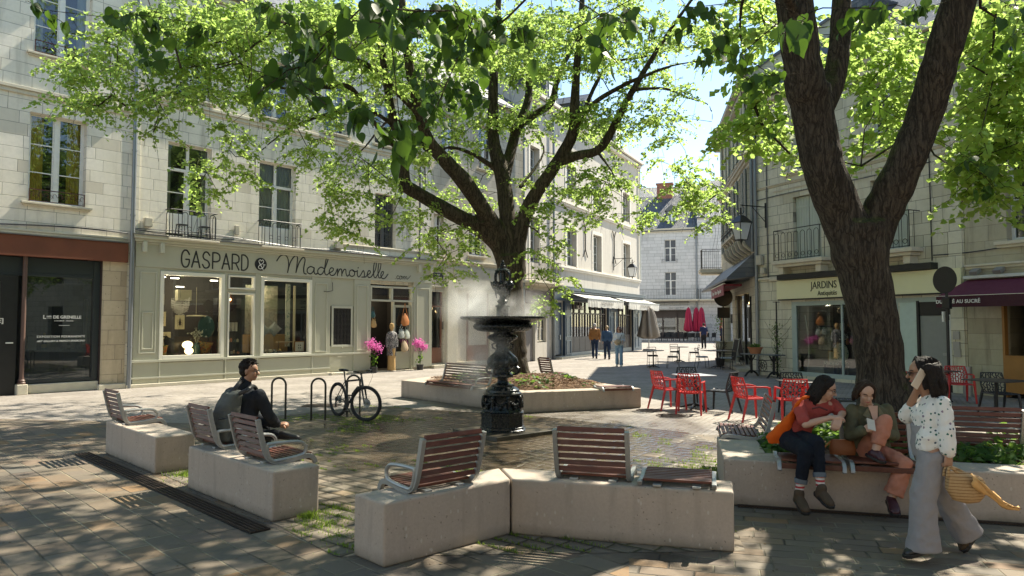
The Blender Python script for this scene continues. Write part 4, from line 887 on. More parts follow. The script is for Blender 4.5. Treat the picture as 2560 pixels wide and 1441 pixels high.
# ---------------------------------------------------------------- E: street-side house with slate canopy
EA = math.atan2(-.984, -.177); E0 = Vector((10.95, 37.1, 0))
e1 = thing('stone_house', 'grey green house with louvred shutters and a slate canopy over a red sign', 'house', E0, EA)
wE = [(1.2, 2.3, 5.4, 8.0), (4.0, 5.1, 5.4, 8.0), (6.8, 7.9, 5.4, 8.0), (9.3, 10.4, 5.4, 8.0)]
wE2 = [(p, q, 8.8, 10.8) for p, q, a, c in wE]
wall(e1, 'stone_e', 0, 11.28, 0, 11.2, wE+wE2+[(1.0, 4.2, .3, 3.1), (5.2, 9.4, .15, 3.1)]); shell(e1, 0, 11.28, 11.2, dep=8, ridge=2.6, mat='stone_e', floor2=[3.9, 8.2])
for p, q, a, c in wE+wE2:
    window(e1, p, q, a, c, rows=4)
    for x0 in (p-.56, q+.02):
        b = MB(); b.box(x0, x0+.54, -.06, -.045, a, c)
        for k in range(int((c-a)/.09)): b.cbox((x0+.27, -.06, a+.06+k*.09), (.44, .012, .07), (.6, 0, 0))
        b.box(x0, x0+.05, -.075, -.03, a, c); b.box(x0+.49, x0+.54, -.075, -.03, a, c); b.box(x0, x0+.54, -.075, -.03, c-.06, c); b.box(x0, x0+.54, -.075, -.03, a, a+.06)
        b.build('shutter', 'shutter_dark' if a < 8 else 'shutter', e1)
band(e1, 0, 11.35, 8.15, .22, .16, 'stone_trim_grey'); band(e1, 0, 11.35, 8.5, .1, .1, 'stone_trim_grey'); band(e1, 0, 11.4, 10.85, .45, .45, 'stone_trim_grey', 'cornice')
# curved balcony with swelling brackets
b = MB(); b.box(5.0, 11.2, -.55, 0, 5.35, 5.45)
prof = [(0, 4.5), (-.18, 4.55), (-.42, 4.75), (-.5, 5.0), (-.38, 5.2), (-.5, 5.35), (0, 5.35)]
for x in np.linspace(5.1, 11.0, 7): b.prism([(p[0], p[1]) for p in prof], x-.09, x+.09, 'x')
bl = b.build('balcony', 'stone_trim_grey', e1, smooth=True, bevel=.01)
b = MB(); b.prism([(-.02, 4.6), (-.16, 4.62), (-.34, 4.8), (-.40, 5.0), (-.3, 5.2), (-.4, 5.34), (-.02, 5.34)], 5.0, 11.2, 'x'); b.build('belly', 'zinc_dark', bl, smooth=True)
b = MB()
for k in range(42): x = 5.0+k*.15; b.ball((x, -.55, 5.62+.04*(k % 2)), .035, 6, 4)
b.tube([(5, -.55, 5.6), (11.2, -.55, 5.6)], .02, 5); b.tube([(5, -.55, 5.8), (11.2, -.55, 5.8)], .025, 5); b.build('railing', 'iron', bl)
rail_bars(e1, -.6, .3, 4.7, 5.7, 1.0, pitch=.2, slab=.2, name='corner_balcony')
b = MB(); b.add([(.2, -1.05, 3.55), (11.25, -1.05, 3.55), (11.25, -.02, 4.5), (.2, -.02, 4.5), (.2, -1.05, 3.47), (11.25, -1.05, 3.47), (11.25, -.02, 3.6), (.2, -.02, 3.6)], [(0, 1, 2, 3), (4, 7, 6, 5), (0, 4, 5, 1), (1, 5, 6, 2), (3, 7, 4, 0)])
cn = b.build('slate_canopy', 'slate', e1)
b = MB(); b.box(4.8, 9.6, -.95, -.3, 3.32, 3.4); b.cbox((7.2, -.98, 3.18), (4.8, .03, .42), (.0, 0, 0)); sg = b.build('awning', plain('canvas_wine_red', (.20, .012, .03), .6, bump=.1), e1)
text('awning_lettering', sg, 'Bagnard  -  Rosato  -  Blaguant Sour', (7.1, -1.0, 3.17), .24, 'letter_white')
b = MB(); b.box(4.8, 9.6, -1.0, -.92, 3.4, 3.44); b.build('awning_bar', 'white_warm', sg)
pipe(e1, 11.2, 4.5, 11, y=-.12, r=.06)
b = MB(); b.box(5.2, 5.35, .1, .2, .15, 3.1); b.box(7.2, 7.35, .1, .2, .15, 3.1); b.box(9.25, 9.4, .1, .2, .15, 3.1); b.box(1.0, 4.2, .1, .2, .3, .9); wf = b.build('window_frame', 'black_metal', e1)
b = MB(); b.quad((5.2, .15, .15), (9.4, .15, .15), (9.4, .15, 3.1), (5.2, .15, 3.1)); b.quad((1, .15, .9), (4.2, .15, .9), (4.2, .15, 3.1), (1, .15, 3.1)); b.build('pane', 'glass_clear', wf)
b = MB(); b.quad((.5, 1.8, 0), (10, 1.8, 0), (10, 1.8, 3.2), (.5, 1.8, 3.2)); b.build('bar_room', 'room_grey', e1)
for i, (x, z) in enumerate([(6.0, 2.75), (6.3, 2.6), (6.55, 2.8), (6.9, 2.65), (7.8, 2.9), (6.2, 2.45)]):
    b = MB(); b.ball((x, .5, z), .06, 8, 6); b.build('bulb', 'lamp_hot', e1)
b = MB(); b.box(9.8, 9.95, -.06, -.01, .0, 2.9); b.box(9.5, 9.8, -.08, -.02, 1.3, 2.5); b.build('menu_frame', 'black_metal', e1)
b = MB(); b.box(4.9, 9.8, -.5, 0, 0, .12); b.build('doorstep', 'stone_trim_grey', e1, bevel=.01)
# ---------------------------------------------------------------- F: antique shop house
FA = math.atan2(-.916, .4); F0 = Vector((8.95, 26.0, 0))
f1 = thing('stone_house', 'shaded limestone house with grey green shutters above a pale yellow shop sign', 'house', F0, FA)
wF = [(1.8, 3.0, 4.05, 6.2), (4.9, 6.15, 4.05, 6.2)]; wF2 = [(1.8, 2.95, 7.12, 9.15), (4.95, 6.1, 7.12, 9.15)]
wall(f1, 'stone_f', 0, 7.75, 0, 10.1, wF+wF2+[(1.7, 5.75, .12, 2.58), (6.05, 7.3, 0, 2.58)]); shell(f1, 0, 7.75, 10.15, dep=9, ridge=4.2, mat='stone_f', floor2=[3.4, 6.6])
for p, q, a, c in wF:
    for x0, x1 in ((p+.02, (p+q)/2-.01), ((p+q)/2+.01, q-.02)):
        b = MB(); n = 5; w_ = (x1-x0)/n
        for i in range(n): b.box(x0+i*w_+.003, x0+(i+1)*w_-.003, .13, .16, a+.02, c-.02)
        b.box(x0, x1, .115, .13, a+.25, a+.34); b.box(x0, x1, .115, .13, c-.4, c-.31); b.build('shutter', 'shutter', f1, bevel=.003, seg=1)
for p, q in ((1.35, 3.35), (4.55, 6.5)):
    sb = MB(); sb.box(p-.1, q+.1, -.5, 0, 3.88, 4.0); sb.box(p, q, -.42, 0, 3.78, 3.879); sb.box(p+.08, p+.3, -.35, 0, 3.55, 3.779); sb.box(q-.3, q-.08, -.35, 0, 3.55, 3.779); sl = sb.build('balcony', 'stone_trim', f1, bevel=.015)
    b = MB(); z0, z1 = 4.02, 5.05; n = 7
    def P3(u, z): return (p+u, -.45, z)
    L = q-p
    for i in range(n):
        c = L*(i+.5)/n; hw = L/n*.33
        b.tube([P3(c-hw, z0)]+[P3(c-hw*math.cos(t), z1-.1-hw+hw*math.sin(t)) for t in [math.pi*k/8 for k in range(9)]]+[P3(c+hw, z0)], .009, 5)
        b.tube([P3(c+.07*math.cos(t), z0+.16+.07*math.sin(t)) for t in [2*math.pi*k/8 for k in range(9)]], .008, 5)
    b.tube([P3(0, z1), P3(L, z1)], .016, 6); b.tube([P3(0, z0+.02), P3(L, z0+.02)], .012, 6)
    for u in (0, L): b.tube([(p+u, -.45, z1), (p+u, 0, z1)], .014, 6); b.tube([(p+u, -.45, z0), (p+u, -.45, z1)], .014, 6); b.tube([(p+u, -.25, z0), (p+u, -.25, z1)], .009, 6)
    b.build('railing', 'iron', sl, smooth=True)
for p, q, a, c in wF2: window(f1, p, q, a, c, rows=4, frame='grey_pvc'); sill(f1, p-.35, q+.25, a-.02, out=.14, h=.14); b = MB(); b.tube([(p, -.1, a+.4), (q, -.1, a+.4)], .015, 5); b.build('window_bar', 'iron', f1)
band(f1, 0, 7.75, 6.72, .08, .06); band(f1, 0.9, 7.7, 6.5, .06, .03); band(f1, 0, 7.8, 9.8, .35, .4, 'stone_trim', 'cornice')
b = MB(); b.box(.7, 1.15, -.1, -.001, 3.36, 3.48); b.box(.05, 1.14, -.08, -.001, 3.42, 3.5); b.build('capital', 'stone_trim', f1, bevel=.02)
b = MB(); b.box(7.35, 7.72, -.05, -.001, 0, 10); b.build('pilaster', 'stone_f', f1)
b = MB(); b.box(1.14, 7.74, -.16, -.02, 2.7, 3.34); sg = b.build('shop_sign', 'yellow_sign', f1, bevel=.006)
text('sign_lettering', sg, 'JARDINS', (3.2, -.17, 3.1), .34, 'letter_black', xs=.82); text('sign_lettering', sg, 'Antiquités', (3.34, -.17, 2.84), .22, 'letter_black', xs=.85)
b = MB(); b.box(1.2, 7.72, -.17, -.001, 2.66, 2.698); b.build('sign_bracket', 'black_metal', f1)
b = MB(); b.box(1.65, 7.35, -.001, .08, 2.46, 2.6); b.box(1.65, 1.85, -.001, .08, .1, 2.46); b.box(5.6, 5.75, -.001, .08, .1, 2.46); b.box(1.85, 5.6, -.001, .08, .1, .24); b.box(3.7, 3.76, 0, .07, .24, 2.46); sf2 = b.build('shopfront', plain('paint_pale_blue_grey', (.36, .43, .41), .5, bump=.05), f1, bevel=.006)
b = MB(); b.quad((1.85, .04, .24), (5.6, .04, .24), (5.6, .04, 2.46), (1.85, .04, 2.46)); b.build('pane', 'glass_clear', sf2)
b = MB(); b.box(5.8, 6.32, -.02, .05, .1, 2.46); b.build('side_panel', plain('paint_mint_grey', (.45, .55, .50), .5, bump=.05), sf2)
b = MB(); b.box(6.33, 6.4, -.03, .1, 0, 2.5); b.box(7.2, 7.34, -.03, .1, 0, 2.5); b.box(6.4, 7.2, .0, .08, 2.1, 2.5); df = b.build('door_frame', 'black_metal', f1)
b = MB(); b.box(6.4, 7.2, .03, .07, .06, 2.08); dr = b.build('door', plain('paint_warm_grey_door', (.24, .25, .235), .5, bump=.05), f1, bevel=.005)
b = MB(); b.box(7.08, 7.2, -.02, .03, .98, 1.05); b.build('handle', 'alu', dr)
b = MB(); b.box(7.22, 7.36, -.05, -.031, .2, 2.1); nb_ = b.build('number_plate', 'grey_pvc', f1); text('number', nb_, '1', (7.31, -.055, 2.0), .16, 'letter_black')
b = MB(); b.quad((1.6, 2.0, 0), (7.5, 2.0, 0), (7.5, 2.0, 2.7), (1.6, 2.0, 2.7)); b.quad((1.6, .1, .1), (5.8, .1, .1), (5.8, 2, .1), (1.6, 2, .1)); b.build('shop_room', 'room_grey', f1)
b = MB()
for x, z in ((7.5, 1.55), (7.5, 1.27), (7.52, 1.08)): b.box(x-.08, x+.1, -.09, -.051, z-.12, z+.1)
b.build('intercom', 'alu', f1); b = MB(); b.box(7.4, 7.7, -.08, -.051, .25, .62); b.build('meter_box', 'white', f1, bevel=.005)
pipe(f1, .1, 0, 10, y=-.1, r=.06); pipe(f1, .62, 3.5, 9.8, y=-.04, r=.022, mat='zinc_dark'); pipe(f1, 6.85, 3.6, 9.6, y=-.03, r=.015, mat='black_metal')
b = MB(); b.box(1.3, 7.0, -.3, -.001, 3.36, 3.54); b.build('recess_shade_strip', 'black_metal', f1)  # projecting black strip stands in for the shade of the recess
for c_, s_ in (((.28, -.1, 4.15), (.25, .14, .36)), ((.42, -.08, 3.75), (.22, .12, .22))): MB().cbox(c_, s_).build('junction_box', 'stone_trim_grey', f1, bevel=.02)
b = MB(); b.tube([(x, -.05, 3.5+.05*math.sin(x*2)) for x in np.linspace(.1, 1.3, 12)], .015, 5); b.tube([(x, -.04, 3.62+.02*x+.04*math.sin(x*1.4)) for x in np.linspace(6.9, 12, 20)], .014, 5); b.tube([(x, -.04, 6.35+.03*math.sin(x)) for x in np.linspace(0, 6.9, 24)], .012, 5); b.build('cable', 'black_metal', f1)
# dormers on F roof
b = MB(); b.box(2.8, 4.2, 1.0, 3.4, 10.7, 12.5); b.build('dormer', 'slate', f1)
# ---------------------------------------------------------------- G: pastry bar house at the right edge
g1 = thing('stone_house', 'right edge house with a burgundy awning lettered Du salé au sucré', 'house', F0, FA)
wG = [(8.85, 10.1, 3.95, 6.95), (8.85, 10.1, 7.6, 9.8), (12.2, 13.4, 3.95, 6.95)]
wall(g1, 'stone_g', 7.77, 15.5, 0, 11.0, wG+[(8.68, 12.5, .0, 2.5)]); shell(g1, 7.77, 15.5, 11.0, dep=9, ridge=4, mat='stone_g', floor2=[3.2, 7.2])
for p, q, a, c in wG: window(g1, p, q, a, c, rows=3, frame='grey_pvc'); sill(g1, p-.25, q+.2, a-.02, out=.14, h=.16)
band(g1, 7.8, 15.5, 3.28, .12, .12, 'stone_trim'); band(g1, 7.77, 15.5, 10.6, .4, .4, 'stone_trim', 'cornice')
b = MB(); b.box(8.68, 8.74, -.04, .1, 0, 2.5); b.box(8.74, 12.5, -.05, .05, .12, 1.02); b.box(8.74, 12.5, -.07, .1, 1.02, 1.06); b.box(8.74, 12.5, -.055, -.05, .55, .565); b.build('bar_counter', 'orange_wood', g1, bevel=.006)
b = MB(); b.quad((8.6, 1.6, 0), (12.6, 1.6, 0), (12.6, 1.6, 2.6), (8.6, 1.6, 2.6)); b.build('bar_room', 'dark_room', g1)
b = MB(); b.box(7.85, 13.5, -.25, -.001, 3.02, 3.10); cs = b.build('awning_box', 'grey_pvc', g1, bevel=.01)
b = MB(); b.add([(7.9, -.12, 3.0), (13.4, -.12, 3.0), (13.4, -1.15, 2.55), (7.75, -1.15, 2.55), (7.9, -.12, 2.98), (13.4, -.12, 2.98), (13.4, -1.15, 2.53), (7.75, -1.15, 2.53)], [(0, 3, 2, 1), (4, 5, 6, 7), (0, 1, 5, 4), (1, 2, 6, 5), (2, 3, 7, 6), (3, 0, 4, 7)]); aw = b.build('awning', 'burgundy', g1)
b = MB(); b.box(7.75, 13.4, -1.165, -1.15, 2.27, 2.55); b.build('valance', 'burgundy_dark', aw); b = MB(); b.box(7.74, 13.41, -1.17, -1.148, 2.552, 2.565); b.build('piping', 'white_warm', aw)
text('awning_lettering', aw, 'DU SALÉ AU SUCRÉ', (8.32, -1.175, 2.41), .125, 'letter_white', bold=.003, spacing=1.05)
for x in (8.15, 8.75): b = MB(); b.cbox((x, -.2, 3.2), (.2, .2, .1), (.5, 0, 0)); b.tube([(x, 0, 3.22), (x, -.15, 3.22)], .02, 6); b.build('floodlight', 'alu', g1)
b = MB(); b.lathe([(.11, 0), (.11, .75)], 16, (8.1, -.55, 0)); b.build('steel_post', 'alu', g1, smooth=True)
# ---------------------------------------------------------------- houses behind the camera side, unseen but shading and reflecting in the glass
h1 = thing('stone_house', 'long house on the near side of the square, seen only mirrored in the shop windows', 'house', (40, -13, 0), math.pi)
wall(h1, 'stone_c', 0, 66, 0, 10, [(x, x+1.2, z, z+2) for x in range(2, 64, 4) for z in (1, 4.5, 7.5)]); shell(h1, 0, 66, 10, dep=8, mat='stone_c')
h2 = thing('stone_house', 'house beyond the burgundy awning outside the picture, mirrored in the gallery window', 'house', F0, FA)
wall(h2, 'stone_f', 15.52, 38, 0, 9.5, [(x, x+1.2, z, z+2) for x in range(17, 37, 4) for z in (1, 4.5, 7)]); shell(h2, 15.52, 38, 9.5, dep=8, mat='stone_f')
# ================================================================ TREES
rng = np.random.default_rng(11)
_h = [(.18, -.07, .03), (.38, .0, .07), (.49, .2, .10), (.48, .42, .08), (.36, .64, .03), (.16, .86, -.05)]
LEAF_V = np.array([(0, 0, 0)]+_h+[(0, 1.1, -.16)]+[(-x, y_, z_+.02) for x, y_, z_ in _h[::-1]]+[(0, .32, -.04), (0, .66, -.07)])
LEAF_F = [(0, 1, 14), (1, 2, 14), (2, 3, 14), (3, 4, 14), (4, 15, 14), (4, 5, 15), (5, 6, 15), (6, 7, 15), (7, 8, 15), (8, 9, 15), (9, 10, 15), (10, 14, 15), (10, 11, 14), (11, 12, 14), (12, 13, 14), (13, 0, 14)]
LEAF_V4 = np.array([(0, 0, 0), (.48, .45, .06), (0, 1.0, -.08), (-.48, .45, .06)]); LEAF_F4 = [(0, 1, 2), (0, 2, 3)]
def leaves_mesh(name, pos, dirs, nrm, size, mat, parent, fine=False):
    LV, LF = (LEAF_V, LEAF_F) if fine else (LEAF_V4, LEAF_F4)
    n = len(pos); y = dirs/np.linalg.norm(dirs, axis=1, keepdims=True); x = np.cross(y, nrm); x /= np.linalg.norm(x, axis=1, keepdims=True)+1e-9; z = np.cross(x, y)
    k = len(LV); V = (pos[:, None, :]+size[:, None, None]*(LV[None, :, 0:1]*x[:, None, :]+LV[None, :, 1:2]*y[:, None, :]+LV[None, :, 2:3]*z[:, None, :])).reshape(-1, 3)
    F = (np.array(LF)[None]+(np.arange(n)*k)[:, None, None]).reshape(-1, 3)
    me = bpy.data.meshes.new(name); me.vertices.add(len(V)); me.vertices.foreach_set('co', V.astype(np.float32).ravel())
    me.loops.add(F.size); me.loops.foreach_set('vertex_index', F.astype(np.int32).ravel()); me.polygons.add(len(F))
    me.polygons.foreach_set('loop_start', np.arange(0, F.size, 3, dtype=np.int32)); me.update(calc_edges=True); me.validate()
    me.polygons.foreach_set('use_smooth', np.ones(len(F), bool)); me.materials.append(MT[mat])
    o = bpy.data.objects.new(name, me); COL.objects.link(o); o.parent = parent; return o
def spray(centres, per, size, spread=.42, droop=.5, twigs=4):
    """leaves set along short drooping twigs round each centre; returns leaf arrays and twig polylines"""
    pos = []; dr = []; nm = []; tw = []
    for c in centres:
        c = np.array(c); base_dir = rng.uniform(0, 2*math.pi)
        for t in range(twigs):
            a = base_dir+rng.normal(0, 1.1); L = spread*rng.uniform(.7, 1.5); d = np.array([math.cos(a), math.sin(a), rng.uniform(-.15, .3)])
            st = c+rng.normal(0, spread*.28, 3)*(1, 1, .5); k = max(2, int(per/twigs)); side = 1; pl = []
            for i in range(k):
                u = (i+.5)/k; p = st+d*L*u+np.array([0, 0, -droop*L*u*u])
                if i % 3 == 0 or i == k-1: pl.append(tuple(p))
                side = -side; px = np.array([-d[1], d[0], 0])*side
                ld = px*.8+d*.5+np.array([0, 0, -rng.uniform(.1, .9)])+rng.normal(0, .3, 3)
                pos.append(p+rng.normal(0, .02, 3)); dr.append(ld); nm.append(np.array([0, 0, 1])*.8+rng.normal(0, .5, 3))
            if len(pl) > 1: tw.append([tuple(st)]+pl)
    n = len(pos); return np.array(pos), np.array(dr), np.array(nm), size*rng.uniform(.65, 1.25, n), tw
def grow(roots, targets, rt=.006, expo=2.3, maxr=.09):
    """connect every target to the nearest already-grown wood, nearest first; returns tubes (points, radii)"""
    N = [np.array(r) for r in roots]; par = [-1]*len(N); P_ = np.array(N)
    T = np.array(targets); d0 = np.min(np.linalg.norm(T[:, None]-P_[None], axis=2), axis=1) if len(T) < 4000 else None
    order = np.argsort(d0); end = []
    buf = np.zeros((len(N)+len(T)*5, 3)); buf[:len(N)] = P_; cnt = len(N)
    for i in order:
        t = T[i]; v = buf[:cnt]-t; d = np.linalg.norm(v, axis=1)*(1+.25*(v[:, 2] > 0)); j = int(np.argmin(d)); q = buf[j]; L = np.linalg.norm(t-q); k = max(1, min(5, int(L/.35)))
        prev = j; side = rng.normal(0, .07*L, 3)
        for s_ in range(1, k+1):
            u = s_/k; p = q+(t-q)*u+side*math.sin(math.pi*u)+np.array([0, 0, .14*L*math.sin(math.pi*u)])
            if cnt >= len(buf): buf = np.vstack([buf, np.zeros((2000, 3))])
            buf[cnt] = p; par.append(prev); prev = cnt; cnt += 1
    w_ = np.zeros(cnt); kids = np.zeros(cnt, int)
    for i in range(len(roots), cnt): kids[par[i]] += 1
    for i in range(cnt-1, len(roots)-1, -1):
        if kids[i] == 0: w_[i] = 1
        w_[par[i]] += w_[i]
    rad = np.minimum(maxr, rt*np.maximum(w_, 1)**(1/expo)); tubes = []; used = np.zeros(cnt, bool)
    ch = {}
    for i in range(len(roots), cnt): ch.setdefault(par[i], []).append(i)
    for st in range(len(roots), cnt):
        pr = par[st]
        if pr >= len(roots) and ch[pr][0] == st: continue
        pts = [buf[pr], buf[st]]; rr = [rad[st]*1.15, rad[st]]; cur = st
        while cur in ch: cur = ch[cur][0]; pts.append(buf[cur]); rr.append(rad[cur])
        tubes.append((pts, rr))
    return tubes
def remesh(o, vox, sm=4):
    m = o.modifiers.new('remesh', 'REMESH'); m.mode = 'VOXEL'; m.voxel_size = vox; m.use_smooth_shade = True
    if sm: s = o.modifiers.new('smooth', 'SMOOTH'); s.factor = .5; s.iterations = sm
    return o
def limb(b, pts, n=12, wob=.03):
    """pts: (px, py, depth, diameter in metres)"""
    P_ = [at(p[0], p[1], p[2]) for p in pts]; Q = crom(P_, 5); rr = []
    for i in range(len(P_)-1):
        for j in range(5): u = j/5; rr.append((pts[i][3]*(1-u)+pts[i+1][3]*u)/2)
    rr.append(pts[-1][3]/2); rr = [r*(1+rng.normal(0, wob)) for r in rr]
    b.tube(Q, rr, n); return Q, rr
def sample_blobs(blobs):
    out = []
    for px, py, rx, ry, d, ds, n in blobs:
        for _ in range(n):
            while True:
                a, c = rng.uniform(-1, 1, 2)
                if a*a+c*c < 1: break
            out.append(tuple(at(px+a*rx, py+c*ry, d+rng.normal(0, ds))))
    return out
# ---- middle linden
TC = Vector((.1, 18.2, .45))
tc = thing('linden_tree', 'many limbed linden tree with a broad light green crown in the middle planter', 'tree', (0, 0, 0))
tb = MB(); roots = []
LK = [.9]
def addl(pts, rootmax=.30):
    pts = [(p[0], p[1], p[2], p[3]*LK[0]) for p in pts]
    Q, rr = limb(tb, pts)
    for q, r in zip(Q, rr):
        if r*2 < rootmax: roots.append(tuple(q))
y = 18.2
addl([(1290, 985, y, .86), (1290, 935, y, .72), (1288, 880, y, .66), (1284, 800, y, .64), (1277, 700, y, .70), (1272, 640, y, .78)])
addl([(1268, 690, y, .5), (1250, 620, y, .52), (1200, 572, y-.2, .48), (1120, 528, y-.6, .42), (1050, 487, y-1, .38), (1006, 462, y-1.2, .36)])
addl([(1012, 470, y-1.2, .34), (1008, 406, y-1.2, .29), (995, 343, y-1.3, .26), (977, 271, y-1.5, .23), (959, 158, y-1.8, .2), (948, 70, y-2, .18), (935, -60, y-2.2, .14)])
addl([(1272, 700, y, .5), (1250, 600, y, .5), (1171, 469, y-.8, .46), (1116, 406, y-1.2, .40), (1071, 352, y-1.5, .34), (1049, 280, y-1.8, .28), (1026, 180, y-2, .25), (1010, 60, y-2.3, .22), (1000, -60, y-2.5, .16)])
addl([(1280, 690, y, .5), (1272, 586, y, .5), (1258, 451, y+.2, .46), (1235, 361, y+.4, .38), (1232, 270, y+.6, .33), (1236, 150, y+.8, .27), (1246, 10, y+1, .2), (1250, -90, y+1, .15)])
addl([(1262, 440, y+.3, .36), (1290, 330, y+.8, .30), (1320, 248, y+1.2, .24), (1322, 135, y+1.6, .2), (1326, 20, y+2, .15)])
addl([(1280, 330, y+.6, .26), (1333, 289, y+.9, .25), (1378, 257, y+1, .22), (1396, 189, y+1.1, .18), (1432, 113, y+1.4, .14), (1450, 30, y+1.6, .1)])
addl([(1292, 690, y, .5), (1299, 586, y, .46), (1333, 496, y-.2, .40), (1387, 415, y-.4, .36), (1432, 334, y-.6, .34), (1437, 252, y-.7, .26), (1443, 158, y-.9, .22), (1452, 60, y-1, .19), (1458, -60, y-1, .14)])
addl([(1396, 405, y-.4, .30), (1441, 390, y-.6, .27), (1500, 372, y-1, .24), (1549, 289, y-1.2, .22), (1580, 230, y-1.4, .18), (1640, 130, y-1.8, .14), (1700, 40, y-2.2, .1), (1760, -40, y-2.6, .07)])
addl([(1441, 320, y-.6, .2), (1482, 261, y-1, .15), (1554, 216, y-1.6, .13), (1603, 194, y-2, .11), (1680, 165, y-2.6, .08), (1774, 150, y-3, .05)])
addl([(1452, 300, y-.6, .15), (1490, 210, y-.4, .12), (1531, 158, y-.2, .1), (1612, 142, y, .08), (1700, 120, y+.4, .05)])
addl([(1585, 225, y-1.4, .11), (1660, 222, y-2, .085), (1720, 245, y-2.4, .07), (1774, 266, y-2.8, .055), (1778, 336, y-2.9, .035), (1772, 418, y-2.9, .028), (1790, 488, y-2.8, .02)])
addl([(1492, 378, y-1, .1), (1530, 430, y-1.4, .07), (1560, 490, y-1.8, .05), (1600, 520, y-2.2, .03)])
addl([(1000, 380, y-1.3, .18), (930, 300, y-1.8, .13), (879, 222, y-2.4, .15), (820, 218, y-2.8, .14), (770, 214, y-3.2, .12)])
addl([(1049, 290, y-1.8, .16), (962, 200, y-2.4, .16), (904, 155, y-3, .13), (837, 141, y-3.4, .11), (780, 72, y-4, .11), (710, 58, y-4.4, .10), (643, 17, y-4.8, .08), (560, -30, y-5, .06)])
addl([(710, 58, y-4.4, .08), (640, 110, y-4.8, .07), (574, 155, y-5, .06), (500, 165, y-5.2, .05), (420, 175, y-5.4, .04), (335, 180, y-5.6, .025)])
addl([(790, 216, y-3.1, .10), (700, 220, y-3.6, .08), (600, 160, y-4.6, .06), (480, 200, y-5, .05), (333, 257, y-5.2, .03), (318, 320, y-5.2, .012)])
addl([(1000, 330, y-1.3, .12), (930, 280, y-1.8, .12), (837, 283, y-2.4, .11), (740, 313, y-2.9, .08), (685, 350, y-3.2, .06), (638, 392, y-3.4, .035)])
addl([(1070, 380, y-1.4, .13), (980, 300, y+.4, .1), (900, 380, y+1.2, .06), (820, 420, y+1.8, .04)])
addl([(1235, 420, y+.3, .18), (1180, 385, y-.2, .13), (1120, 370, y-.2, .09), (1060, 400, y+.4, .05)])
addl([(1300, 470, y, .12), (1360, 380, y+.8, .08), (1330, 330, y+1.2, .06)])
addl([(1250, 560, y, .1), (1140, 560, y-1.2, .06), (1080, 600, y-1.6, .04)])
addl([(1310, 560, y, .1), (1350, 590, y-1.4, .06), (1345, 680, y-1.8, .03)])
# root flare
for a in range(7):
    th = a*.9+.3; tb.tube([(TC.x+.46*math.cos(th), TC.y+.46*math.sin(th), .38), (TC.x+.26*math.cos(th), TC.y+.26*math.sin(th), .60), (TC.x+.10*math.cos(th), TC.y+.10*math.sin(th), 1.1)], [.07, .12, .16], 8)
tr_ = tb.build('trunk', 'bark2', tc); remesh(tr_, .035, 3)
Y = y
blobsC = [(210,190,90,45,Y-5,.5,16),(330,130,120,55,Y-5,.6,26),(440,220,130,60,Y-4.8,.7,30),(250,262,110,30,Y-5,.4,14),(400,305,60,30,Y-5,.4,6),(560,110,120,70,Y-4.5,.9,34),(650,210,110,70,Y-4,.9,30),
 (570,330,50,50,Y-3.6,.4,8),(545,410,60,40,Y-3.6,.4,9),(530,480,45,30,Y-3.6,.3,5),(620,420,40,40,Y-3.4,.4,4),(480,50,200,55,Y-4.6,1,36),(700,50,170,60,Y-4,1,44),(880,70,150,70,Y-3,1.4,50),
 (770,300,90,50,Y-3,.8,18),(830,390,90,40,Y-2,.8,18),(910,460,110,50,Y-1.5,.8,20),(820,520,55,55,Y-2,.5,9),(885,580,60,40,Y-1.8,.5,9),(990,520,80,42,Y-.8,1,13),(1100,560,100,60,Y-.8,1,18),(1135,635,55,32,Y-1.2,.5,8),(1120,690,50,25,Y-1.4,.5,5),
 (1150,300,130,90,Y,1.5,48),(1040,330,100,80,Y-1,1.3,32),(900,210,130,80,Y-2,1.4,44),(1080,130,160,110,Y-1,1.8,80),(1250,110,150,100,Y+1,1.8,80),(1400,110,140,90,Y,1.8,70),(1540,80,130,80,Y-1,1.5,56),(1650,90,110,80,Y-2,1.2,40),
 (1390,300,110,60,Y+.6,1.2,30),(1500,310,90,60,Y-.8,1,24),(1590,280,80,70,Y-1.6,1,24),(1460,440,110,50,Y-1,.9,20),(1350,430,60,60,Y+.6,.8,10),(1430,530,110,35,Y-1.4,.7,16),(1540,470,70,40,Y-1.8,.6,12),(1590,530,36,24,Y-2,.5,5),
 (1362,610,42,40,Y-1.6,.4,8),(1362,700,40,28,Y-1.8,.3,7),(1362,755,30,16,Y-1.8,.25,4),(1380,775,20,10,Y-1.8,.2,2),(1660,200,90,60,Y-2.2,1,24),(1680,300,60,60,Y-2.4,.7,12),(1700,400,60,60,Y-2.6,.6,10),(1740,480,60,50,Y-2.8,.5,12),(1765,500,50,35,Y-2.8,.5,11),
 (1760,560,40,24,Y-2.8,.5,4),(1770,100,80,60,Y-3,1,20),(1250,250,120,80,Y+2,1,24),(1200,470,90,70,Y+2,.8,14),(1000,440,120,50,Y+1.5,.8,12)]
cl = sample_blobs([(*q[:6], max(1, int(q[6]*(1.25 if q[1] < 140 and q[0] > 450 else .8)))) for q in blobsC])
